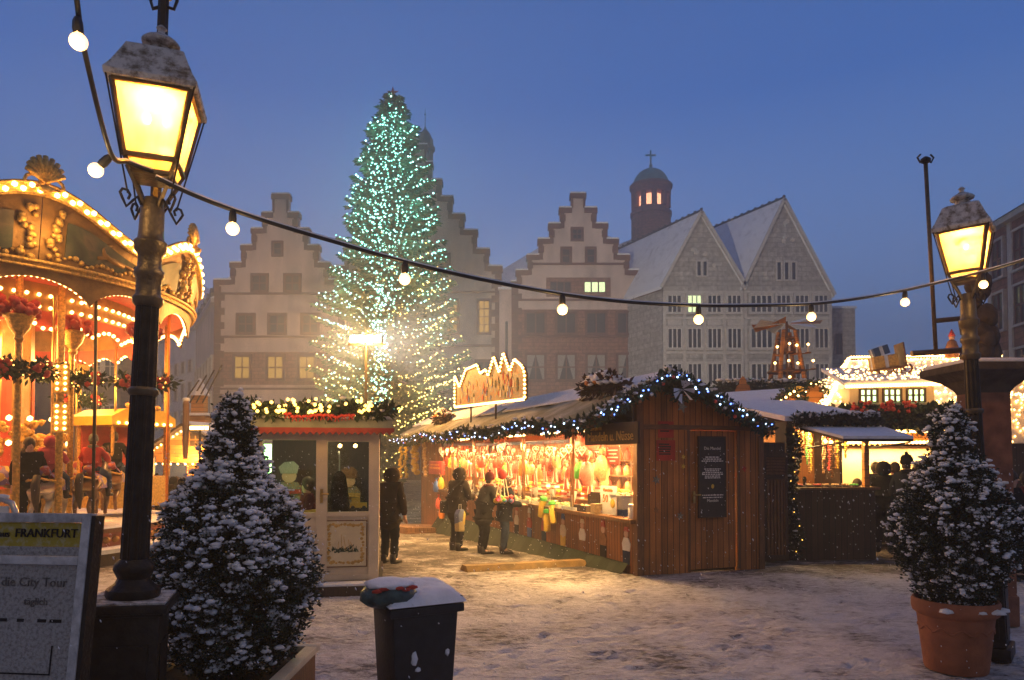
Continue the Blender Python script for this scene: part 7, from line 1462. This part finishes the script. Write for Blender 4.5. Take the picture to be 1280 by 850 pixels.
# ------------------------------------------------------------------ snowy shrubs
def shrub(name, label, base, prof, mpx_, yb, n, seed, sink=0, snowy=.6, group=None, slim=.97):
    """prof: (row, half width) in photo pixels; clumps of small leaves with snow on the outer sprigs"""
    rr = random.Random(seed); t = thing(name, label, 'shrub', tuple(base), 0, group)
    pr = [((yb-y)*mpx_, w*mpx_*slim) for y,w in prof]; zt = max(p[0] for p in pr); zb_ = min(p[0] for p in pr); pr.sort()
    def rad(z):
        for (a,b_),(c,d_) in zip(pr, pr[1:]):
            if a <= z <= c: return b_+(d_-b_)*(z-a)/(c-a)
        return pr[-1][1]
    lf = MB(); sn = MB(); st = MB()
    st.path([(0,0,-.1),(0,0,zt*.5),(0,0,zt*.97)],[.04,.025,.006],7)
    mxr = max(p[1] for p in pr); made = 0
    while made < n:
        z = rr.uniform(zb_, zt); r0 = rad(z)
        if rr.random() > max(.25, r0/mxr): continue
        a = rr.uniform(0,2*math.pi); bump_ = .91+.12*noise.noise(Vector((math.cos(a)*1.6,math.sin(a)*1.6,z*2.6+seed)))+.09*noise.noise(Vector((math.cos(a)*5,math.sin(a)*5,z*7)))
        f = rr.random()**.32; r = r0*bump_*f; made += 1
        c = Vector((r*math.cos(a)-(z/zt-.4)*.03, r*math.sin(a), z)); out = Vector((math.cos(a),math.sin(a),.55)).normalized()
        cs = rr.uniform(.035,.062)
        if rr.random() < .05: st.path([(0,0,max(0,z-.35)), c],[.008,.003],4,False)
        for _ in range(16):
            d = (out*.8+Vector((rr.gauss(0,.6),rr.gauss(0,.6),rr.gauss(0,.6)))).normalized(); p = c+Vector((rr.gauss(0,1),rr.gauss(0,1),rr.gauss(0,1)))*cs*.5; q = p+d*rr.uniform(.022,.042); s = d.cross(Vector((rr.gauss(0,1),rr.gauss(0,1),rr.gauss(0,1)))).normalized()*.0085
            m_ = p.lerp(q,.5); lf.add([p,m_+s,q,m_-s],[(0,1,2,3)])
        cov = snowy*(.35+.65*min(1,max(0,(z-zb_)/(zt-zb_)*1.5)))
        pk = noise.noise(Vector((c.x*5.5,c.y*5.5,c.z*6.5+seed)))
        if f > .6 and rr.random() < cov*(1.0 if pk > -.05 else .22):
            for _ in range(rr.choice((1,2,3))):
                q = Vector((rr.gauss(0,1),rr.gauss(0,1),abs(rr.gauss(.3,.6))))*cs*.55+out*cs*.4; sn.ball(c+q, rr.uniform(.016,.030), 1, (rr.uniform(.9,1.5),rr.uniform(.9,1.5),rr.uniform(.5,.8)), .26)
            for _ in range(rr.choice((3,5,8))):
                q = Vector((rr.gauss(0,1),rr.gauss(0,1),rr.gauss(.45,.8)))*cs*.62+out*cs*.35; sn.ball(c+q, min(.024,.0075*math.exp(rr.gauss(0,.5))), 1, (rr.uniform(.8,1.5),rr.uniform(.8,1.5),rr.uniform(.6,1.0)), .3)
    st.build('stem', M['bark'], t); lf.build('foliage', M['leaf'], t, fix=False); tag(sn.build('snow', M['snow'], t, smooth=True, fix=False), kind='stuff'); return t
b1 = at(291,836,5.0)
pz = .50
shrub('snowy_conifer','large snow laden conical shrub in a wooden planter beside the left lamp', (b1.x,5.0,pz-.02), [(509,3),(516,7),(525,12),(540,19),(560,27),(590,39),(612,51),(630,67),(645,83),(670,92),(700,101),(725,106),(755,102),(781,93),(805,84),(825,72),(836,50)], 5.0/F, 836, 4300, 31, snowy=.78)
t = thing('wooden_planter','pale square planter under the large snowy shrub', 'planter', (b1.x-.02,5.0,0)); r = .47
b = MB(); b.box((-r,-r,.02),(r,-r+.04,pz-.05)); b.box((-r,r-.04,.02),(r,r,pz-.05)); b.box((-r,-r+.04,.02),(-r+.04,r-.04,pz-.05)); b.box((r-.04,-r+.04,.02),(r,r-.04,pz-.05)); b.build('boards', M['wood'], t)
b = MB(); r2 = r+.03; b.box((-r2,-r2,pz-.05),(r2,-r2+.09,pz)); b.box((-r2,r2-.09,pz-.05),(r2,r2,pz)); b.box((-r2,-r2+.09,pz-.05),(-r2+.09,r2-.09,pz)); b.box((r2-.09,-r2+.09,pz-.05),(r2,r2-.09,pz)); b.build('rim', M['cream'], t, bevel=.006)
b = MB(); b.box((-r+.04,-r+.04,pz-.12),(r-.04,r-.04,pz-.06)); b.build('soil', M['soil'], t)
p6 = gp(1195,836); zt6 = at(1195,748,p6.y).z
shrub('snowy_conifer','snow laden evergreen shrub growing in the terracotta pot on the right', (at(1190,570,p6.y).x,p6.y,zt6-.06), [(507,5),(512,13),(528,23),(548,26),(565,26),(580,42),(600,58),(622,74),(645,85),(676,83),(706,70),(728,55),(745,42),(752,34)], p6.y/F*.0+p6.y/F, 752, 3300, 44, snowy=.56, slim=.90)
t = thing('terracotta_pot','large terracotta pot with wavy relief standing on trampled snow', 'plant pot', (p6.x,p6.y,0)); k = p6.y/F
b = MB(); b.lathe([(.25,0),(.258,.02),(.31,zt6-.16),(.312,zt6-.145),(.345,zt6-.12),(.355,zt6-.08),(.355,zt6-.02),(.345,zt6),(.325,zt6),(.315,zt6-.08)],36); b.build('pot_wall', M['terracotta'], t, smooth=40)
b = MB(); b.path([((.286+.012)*math.cos(a*.05),(.286+.012)*math.sin(a*.05),zt6*.60+.02*math.sin(a*.6)) for a in range(127)],.010,5,False); b.build('wave_relief', M['terracotta'], t, smooth=True); b = MB(); b.lathe([(.315,zt6-.10),(.0,zt6-.07)],24); b.build('soil', M['soil'], t)
b = MB(); [b.ball((random.uniform(-.3,.3),random.uniform(-.3,.1)-.05,zt6-.06),random.uniform(.03,.06),1,(1.3,1.3,.5),.2) for _ in range(16)]; tag(b.build('snow', M['snow'], t, smooth=True), kind='stuff')
# ------------------------------------------------------------------ wheelie bin with snow and a bag under the lid
BZ = 4.62; q = at(519,570,BZ); t = thing('wheelie_bin','black wheelie bin with snow mounded on its lid', 'bin', (q.x,BZ,0), R(28)); t.scale = (.86,.86,1); hb = .255; hd = .255; hB = .99
b = MB(); vs = [(-.20,-.2,.06),(.20,-.2,.06),(.20,.22,.06),(-.20,.22,.06),(-hb,-hd,hB),(hb,-hd,hB),(hb,hd,hB),(-hb,hd,hB)]; b.add(vs,[(0,3,2,1),(4,5,6,7),(0,1,5,4),(1,2,6,5),(2,3,7,6),(3,0,4,7)]); b.build('body', M['black'], t, bevel=.03)
b = MB(); b.box((-hb-.03,-hd-.035,hB-.03),(hb+.03,hd+.03,hB+.025)); b.build('rim', M['black'], t, bevel=.012)
b = MB(); b.add([(-hb-.04,-hd-.06,hB+.03),(hb+.04,-hd-.06,hB+.03),(hb+.04,hd+.06,hB+.06),(-hb-.04,hd+.06,hB+.06),(-hb-.02,-hd-.03,hB+.075),(hb+.02,-hd-.03,hB+.075),(hb+.02,hd+.03,hB+.11),(-hb-.02,hd+.03,hB+.11)],[(0,3,2,1),(4,5,6,7),(0,1,5,4),(1,2,6,5),(2,3,7,6),(3,0,4,7)]); ld = b.build('lid', M['black'], t, bevel=.02)
b = MB(); n = 26; vs = []
for j in range(n+1):
    for i in range(n+1):
        u = i/n*2-1; v = j/n*2-1; x = u*(hb+.045); y = v*(hd+.06); e_ = (1-abs(u)**7)*(1-abs(v)**7); z = hB+.078+.018*v+(.036+.018*noise.noise(Vector((u*2.2,v*2.2,3)))+.008*noise.noise(Vector((u*8,v*8,1))))*max(0,e_)**.5-.035*(1-max(0,e_))+.018*0; vs.append((x,y,z+.012))
b.add(vs,[(j*(n+1)+i,j*(n+1)+i+1,(j+1)*(n+1)+i+1,(j+1)*(n+1)+i) for j in range(n) for i in range(n)]); b.build('snow', M['snow'], ld, smooth=True, fix=False)
for x_ in (-.2,.2): b = MB(); b.tube((x_,.24,.09),(x_,.3,.09),.09,n=14); b.build('wheel', M['black'], t)
b = MB(); rr = random.Random(5); b.ball((-.09,-.242,.69),.045,2,(.55,.25,1.1),.2); b.ball((-.06,-.238,.62),.03,1,(.9,.3,.6),.3); b.build('snow_splat', M['snow'], t, smooth=True); b = MB(); b.ball((.17,-.243,.71),.026,1,(.8,.3,1),.3); b.build('snow_splat', M['snow'], t, smooth=True)
t = thing('rubbish_bag','crumpled teal plastic bag bulging from under the bin lid', 'bag', tuple(at(487,741,BZ-.20)), R(20)); b = MB(); vs,fs = ico(3)
b.add([(v.x*.18*(1+.12*noise.noise(v*2.5)),v.y*.15,v.z*.085*(1+.35*noise.noise(v*4+Vector((3,0,0))))-.02*abs(v.x)) for v in vs],fs); b.build('bag_body', mat('teal_plastic_film', (.045,.085,.085), .32, var=.5, scale=14, bump=.7, bscale=22), t, smooth=True)
b = MB(); vs,fs = ico(3); b.add([(v.x*.15*(1+.2*noise.noise(v*3)),v.y*.13-.01,v.z*.035+.06+.012*noise.noise(v*5)) for v in vs],fs); b.build('snow', M['snow'], t, smooth=True)
b = MB(); [b.ball((-.10+i*.045,-.13+.012*(i%3),.035+.012*(i%2)),.024,1,(1.4,.7,.6),.3) for i in range(6)]; b.build('red_print', M['redcloth'], t, smooth=True)
for i,(x,y) in enumerate(((529,713),(543,730))):
    pass
# ------------------------------------------------------------------ advertising board and barrier at the left edge
q = at(112,642,3.4); q2 = at(98,850,3.25); t = thing('advertising_board','snow covered advertising board with yellow strip at the left edge', 'sign', (q.x,q.y-q.z*math.tan(R(7)),0), R(-6), None, R(-7)); H = q.z/math.cos(R(7)); Wd = 1.05
M['boardsnow'] = snow_on('snow_blown_print', (.20,.18,.165), (.40,.385,.365), 60, .44, .10, bump=.5, bscale=70); M['alu'] = snow_on('aluminium_with_snow', (.30,.29,.28), (.62,.60,.58), 10, .46, .12, bump=.3); M['yelstrip'] = snow_on('yellow_strip_with_snow', (.42,.32,.04), (.5,.46,.36), 24, .60, .12)
b = MB()
for a,c in (((-.045,-.02,.0),(0,.03,H)),((-Wd,-.02,H-.045),(-.045,.03,H)),((-Wd,-.02,0),(-Wd+.045,.03,H-.045)),((-Wd+.045,-.02,H-.245),(-.045,.025,H-.205)),((-Wd+.045,-.02,.0),(-.045,.025,.1))): b.box(a,c)
b.build('frame', M['alu'], t, bevel=.006); b = MB(); b.box((.001,-.015,0),(.022,.05,H-.01)); b.build('side_rail', M['iron'], t)
b = MB(); b.box((-Wd+.045,-.0,H-.16),(-.046,.008,H-.046)); hp_ = b.build('header_strip', M['yelstrip'], t); b = MB(); b.box((-Wd+.045,-.0,H-.204),(-.046,.006,H-.161)); b.build('header_snow', M['boardsnow'], t); b = MB(); b.box((-Wd+.045,-.0,.1),(-.046,.006,H-.246)); pp = b.build('poster', M['boardsnow'], t)
text_mesh('FRANKFURT', .060, M['dark'], hp_, (-.232,-.006,H-.098), (math.pi/2,0,0), ext=.003, squash=.98); text_mesh('aus', .045, M['dark'], hp_, (-.452,-.006,H-.102), (math.pi/2,0,0), ext=.003)
M['ghost'] = mat('half_buried_print', (.13,.118,.108), .9, var=.5, scale=30)
text_mesh('die City Tour', .062, M['ghost'], pp, (-.27,-.003,H-.33), (math.pi/2,0,0), ext=.002); text_mesh('täglich', .048, M['ghost'], pp, (-.25,-.003,H-.42), (math.pi/2,0,0), ext=.002); text_mesh('ab Taler', .05, M['ghost'], pp, (-.25,-.003,H-.82), (math.pi/2,0,0), ext=.002)
b = MB(); x = -.6
for x,wd in ((-.42,.06),(-.32,.035),(-.21,.045),(-.14,.06)): b.box((x-wd/2,-.002,H-.515),(x+wd/2,-.0003,H-.50))
b.build('print_line', M['dark'], pp); b = MB(); b.box((-.45,-.004,H-.755),(-.14,-.0005,H-.748)); b.box((-.146,-.004,H-.747),(-.14,-.0005,H-.62)); b.build('print_frame', M['dark'], pp)
q = at(20,628,5.2); t = thing('steel_barrier','rounded steel barrier end with snow at the left edge', 'barrier', (q.x,5.2,0)); b = MB(); hq = at(12,624,5.2).z; b.path([(0,0,0),(0,0,hq-.1),(-.03,0,hq-.03),(-.1,0,hq),(-1.2,0,hq)],.022,8); b.path([(-.0,0,hq-.45),(-1.2,0,hq-.45)],.015,6); b.build('tube_frame', M['steel'], t, smooth=True); b = MB(); b.path([(-.06,0,hq+.012),(-.1,0,hq+.02),(-1.2,0,hq+.02)],.02,6); b.build('snow', M['snow'], t, smooth=True); b = MB(); b.box((-1.1,-.006,hq-.42),(-.05,.006,hq-.05)); b.build('sheet', M['paper'], t)
HAZE = .0056; EXPO = 1.55
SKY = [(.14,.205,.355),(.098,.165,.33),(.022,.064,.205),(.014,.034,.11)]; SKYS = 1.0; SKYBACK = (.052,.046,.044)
# ------------------------------------------------------------------ ground, air, sky, light
def ground():
    m, N, L, P = nt('trodden_snow_on_cobbles'); P.inputs['Roughness'].default_value = .82; P.inputs['Specular IOR Level'].default_value = .25
    tc = N.new('ShaderNodeTexCoord')
    def noise_(scale, det=8, rough=.6, st=(1,1,1)):
        mp = N.new('ShaderNodeMapping'); mp.inputs['Scale'].default_value = st; L.new(tc.outputs['Object'], mp.inputs[0])
        n = N.new('ShaderNodeTexNoise'); n.inputs['Scale'].default_value = scale; n.inputs['Detail'].default_value = det; n.inputs['Roughness'].default_value = rough; L.new(mp.outputs[0], n.inputs['Vector']); return n.outputs['Fac']
    def math_(op, a, b, c=None):
        n = N.new('ShaderNodeMath'); n.operation = op
        for i, v in enumerate((a,b,c)):
            if v is None: continue
            if isinstance(v,(int,float)): n.inputs[i].default_value = v
            else: L.new(v, n.inputs[i])
        return n.outputs[0]
    n1 = noise_(1.1, 9, .62); n2 = noise_(7, 6, .65, (.8,1.5,1)); n3 = noise_(.28, 4)
    # more trodden slush towards the stall lane
    sp = N.new('ShaderNodeSeparateXYZ'); L.new(tc.outputs['Object'], sp.inputs[0])
    lane = N.new('ShaderNodeMapRange'); lane.inputs[1].default_value = 10.4; lane.inputs[2].default_value = 12.6; L.new(sp.outputs['Y'], lane.inputs[0])
    n4 = noise_(30, 6, .7, (.45,1.5,1)); f = math_('ADD', math_('ADD', math_('MULTIPLY', n1, .36), math_('MULTIPLY', n2, .34)), math_('MULTIPLY', n4, .30)); f = math_('ADD', f, math_('MULTIPLY', math_('SUBTRACT', n3, .5), .15)); f = math_('SUBTRACT', f, math_('MULTIPLY', lane.outputs[0], .12))
    rp = N.new('ShaderNodeValToRGB'); L.new(f, rp.inputs[0]); e = rp.color_ramp.elements
    e[0].position = .345; e[0].color = (.045,.039,.035,1); e[1].position = .54; e[1].color = (.64,.62,.62,1)
    q = e.new(.41); q.color = (.18,.16,.15,1); q = e.new(.46); q.color = (.44,.42,.41,1)
    L.new(rp.outputs[0], P.inputs['Base Color'])
    # trampled relief
    h = math_('ADD', math_('MULTIPLY', noise_(3.2,7,.6,(.8,1.3,1)), 1.0), math_('ADD', math_('MULTIPLY', noise_(11,5,.6), .45), math_('MULTIPLY', noise_(34,4,.6,(.6,1.5,1)), .22)))
    bp = N.new('ShaderNodeBump'); bp.inputs['Strength'].default_value = .9; bp.inputs['Distance'].default_value = .10; L.new(h, bp.inputs['Height']); L.new(bp.outputs[0], P.inputs['Normal'])
    b = MB(); st_ = .045
    xs = [-330,-200,-80,-40,-24,-16,-11,-8]+[-6+i*st_ for i in range(int(15/st_))]+[9.2,10,12,16,24,40,80,200,330]
    ys = [-30,-10,0,3]+[4.6+i*st_ for i in range(int(7.4/st_))]+[12+i*.25 for i in range(16)]+[16,17,18,20,22,24,26,28,30,33,37.6,45,70,120,200,330]
    nx, ny = len(xs), len(ys); H_ = [[gz(x,y) for x in xs] for y in ys]
    for j, y in enumerate(ys):
        if not 4.5 < y < 12.1: continue
        fy = min(1, (12.0-y)/.8, (y-4.5)/.3)
        for i, x in enumerate(xs):
            if -6.05 < x < 9.1: H_[j][i] += max(0,fy)*(.014*noise.noise(Vector((x*1.7,y*1.7,0)))+.011*noise.noise(Vector((x*5,y*5,3)))+.008*noise.noise(Vector((x*13,y*13,7))))
    i0, j0 = xs.index(-6), ys.index(4.6); rr = random.Random(77)
    for _ in range(900):          # footprints pressed into the snow
        cx, cy, a = rr.uniform(-5.5,8.5), rr.uniform(4.9,11.4), rr.gauss(.35,.7); ca, sa = math.cos(a), math.sin(a); dp = rr.uniform(.012,.03)
        for j in range(int((cy-.2-4.6)/st_), int((cy+.2-4.6)/st_)+1):
            for i in range(int((cx-.2+6)/st_), int((cx+.2+6)/st_)+1):
                jj, ii = j0+j, i0+i
                if 0 <= jj < ny and 0 <= ii < nx and ys[jj] < 11.9:
                    dx, dy = xs[ii]-cx, ys[jj]-cy; u, v = (dx*ca+dy*sa)/.14, (-dx*sa+dy*ca)/.06; d = u*u+v*v
                    if d < 2.2: H_[jj][ii] += -dp*math.exp(-d*1.6)+dp*.35*math.exp(-(d-1.5)**2*3)
    b.add([(x,y,H_[j][i]) for j,y in enumerate(ys) for i,x in enumerate(xs)], [(j*nx+i, j*nx+i+1, (j+1)*nx+i+1, (j+1)*nx+i) for j in range(ny-1) for i in range(nx-1)])
    tag(b.build('ground', m, None, smooth=True), kind='structure')
ground()
# snow in the air: small flakes hanging between the lamps
b = MB(); rr = random.Random(99)
for _ in range(3600):
    y = rr.uniform(2.6,17); p = Vector((rr.uniform(-.8,.8)*y, y, rr.uniform(.1,min(1.95+.68*y,1.9+.02*y)))); r = rr.uniform(.0025,.0055)*(.6+.05*y); d = Vector((.35,.1,-1)).normalized()*r*rr.uniform(1,2.6)
    b.add([p-d,p+Vector((r,0,0)),p+Vector((0,r,0)),p+Vector((-r,0,0)),p+Vector((0,-r,0)),p+d],[(0,1,2),(0,2,3),(0,3,4),(0,4,1),(5,2,1),(5,3,2),(5,4,3),(5,1,4)])
tag(b.build('falling_snow', M['snow'], None, smooth=True, fix=False), kind='stuff')
# air
mv = bpy.data.materials.new('evening_haze'); mv.use_nodes = True; N = mv.node_tree.nodes; L = mv.node_tree.links
for n in list(N):
    if n.type != 'OUTPUT_MATERIAL': N.remove(n)
pv = N.new('ShaderNodeVolumePrincipled'); pv.inputs['Color'].default_value = (.88,.92,1,1); pv.inputs['Density'].default_value = HAZE; pv.inputs['Anisotropy'].default_value = .35
L.new(pv.outputs[0], N['Material Output'].inputs['Volume'])
if HAZE > 0:
    b = MB(); b.box((-340,-40,-3),(340,340,62)); tag(b.build('haze', mv), kind='stuff')
# sky
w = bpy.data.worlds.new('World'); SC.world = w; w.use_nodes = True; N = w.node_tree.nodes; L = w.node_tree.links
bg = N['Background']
sky = N.new('ShaderNodeTexSky'); sky.sky_type = 'NISHITA'; sky.sun_disc = False; sky.sun_elevation = R(1.5); sky.sun_rotation = R(205); sky.altitude = 100; sky.air_density = 1.2; sky.dust_density = .6; sky.ozone_density = 4
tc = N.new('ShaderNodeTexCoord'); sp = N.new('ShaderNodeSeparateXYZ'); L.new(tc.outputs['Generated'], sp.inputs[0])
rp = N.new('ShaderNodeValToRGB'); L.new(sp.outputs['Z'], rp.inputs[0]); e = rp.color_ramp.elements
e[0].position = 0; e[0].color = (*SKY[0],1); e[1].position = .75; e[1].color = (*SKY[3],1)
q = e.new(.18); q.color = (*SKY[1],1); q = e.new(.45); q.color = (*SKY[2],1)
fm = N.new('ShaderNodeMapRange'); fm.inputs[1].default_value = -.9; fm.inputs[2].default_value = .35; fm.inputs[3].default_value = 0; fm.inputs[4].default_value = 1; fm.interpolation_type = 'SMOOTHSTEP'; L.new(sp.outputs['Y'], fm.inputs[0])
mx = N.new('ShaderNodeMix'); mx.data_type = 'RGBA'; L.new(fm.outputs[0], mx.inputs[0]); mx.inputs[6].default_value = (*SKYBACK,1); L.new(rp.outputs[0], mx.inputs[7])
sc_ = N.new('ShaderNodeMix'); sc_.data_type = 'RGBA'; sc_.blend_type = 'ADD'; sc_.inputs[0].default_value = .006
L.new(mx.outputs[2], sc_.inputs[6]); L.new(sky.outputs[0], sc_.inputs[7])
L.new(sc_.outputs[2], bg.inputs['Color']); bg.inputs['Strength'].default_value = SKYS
su = bpy.data.lights.new('dusk_sun', 'SUN'); su.energy = .03; su.angle = R(50); su.color = (.7,.8,1)
so = bpy.data.objects.new('dusk_sun', su); COL.objects.link(so); so.rotation_euler = (R(60), 0, R(25))
# lamps
def lamp(name, p, power, col=WARM, rad=.1, kind='POINT', size=None, rot=None, spread=None):
    l = bpy.data.lights.new(name, kind); l.energy = power; l.color = col
    if kind == 'AREA':
        l.shape = 'RECTANGLE'; l.size, l.size_y = size
        if spread: l.spread = R(spread)
    else: l.shadow_soft_size = rad
    if kind == 'SPOT': l.spot_size = R(spread or 90); l.spot_blend = .6
    o = bpy.data.objects.new(name, l); COL.objects.link(o); o.location = p
    if rot: o.rotation_euler = rot
    return o
for a in LAMPS: lamp(*a[0], **a[1])
# render
SC.render.engine = 'CYCLES'; c = SC.cycles
c.use_denoising = True; c.denoiser = 'OPENIMAGEDENOISE'; c.max_bounces = 6; c.diffuse_bounces = 3; c.glossy_bounces = 2; c.transmission_bounces = 4; c.transparent_max_bounces = 12; c.volume_bounces = 0
c.sample_clamp_indirect = 3; c.sample_clamp_direct = 0; c.caustics_reflective = False; c.caustics_refractive = False; c.use_light_tree = True; c.volume_step_rate = 1
vs_ = SC.view_settings; vs_.view_transform = 'Standard'; vs_.look = 'None'; vs_.gamma = 1; vs_.exposure = EXPO; vs_.use_curve_mapping = False
SC.display_settings.display_device = 'sRGB'
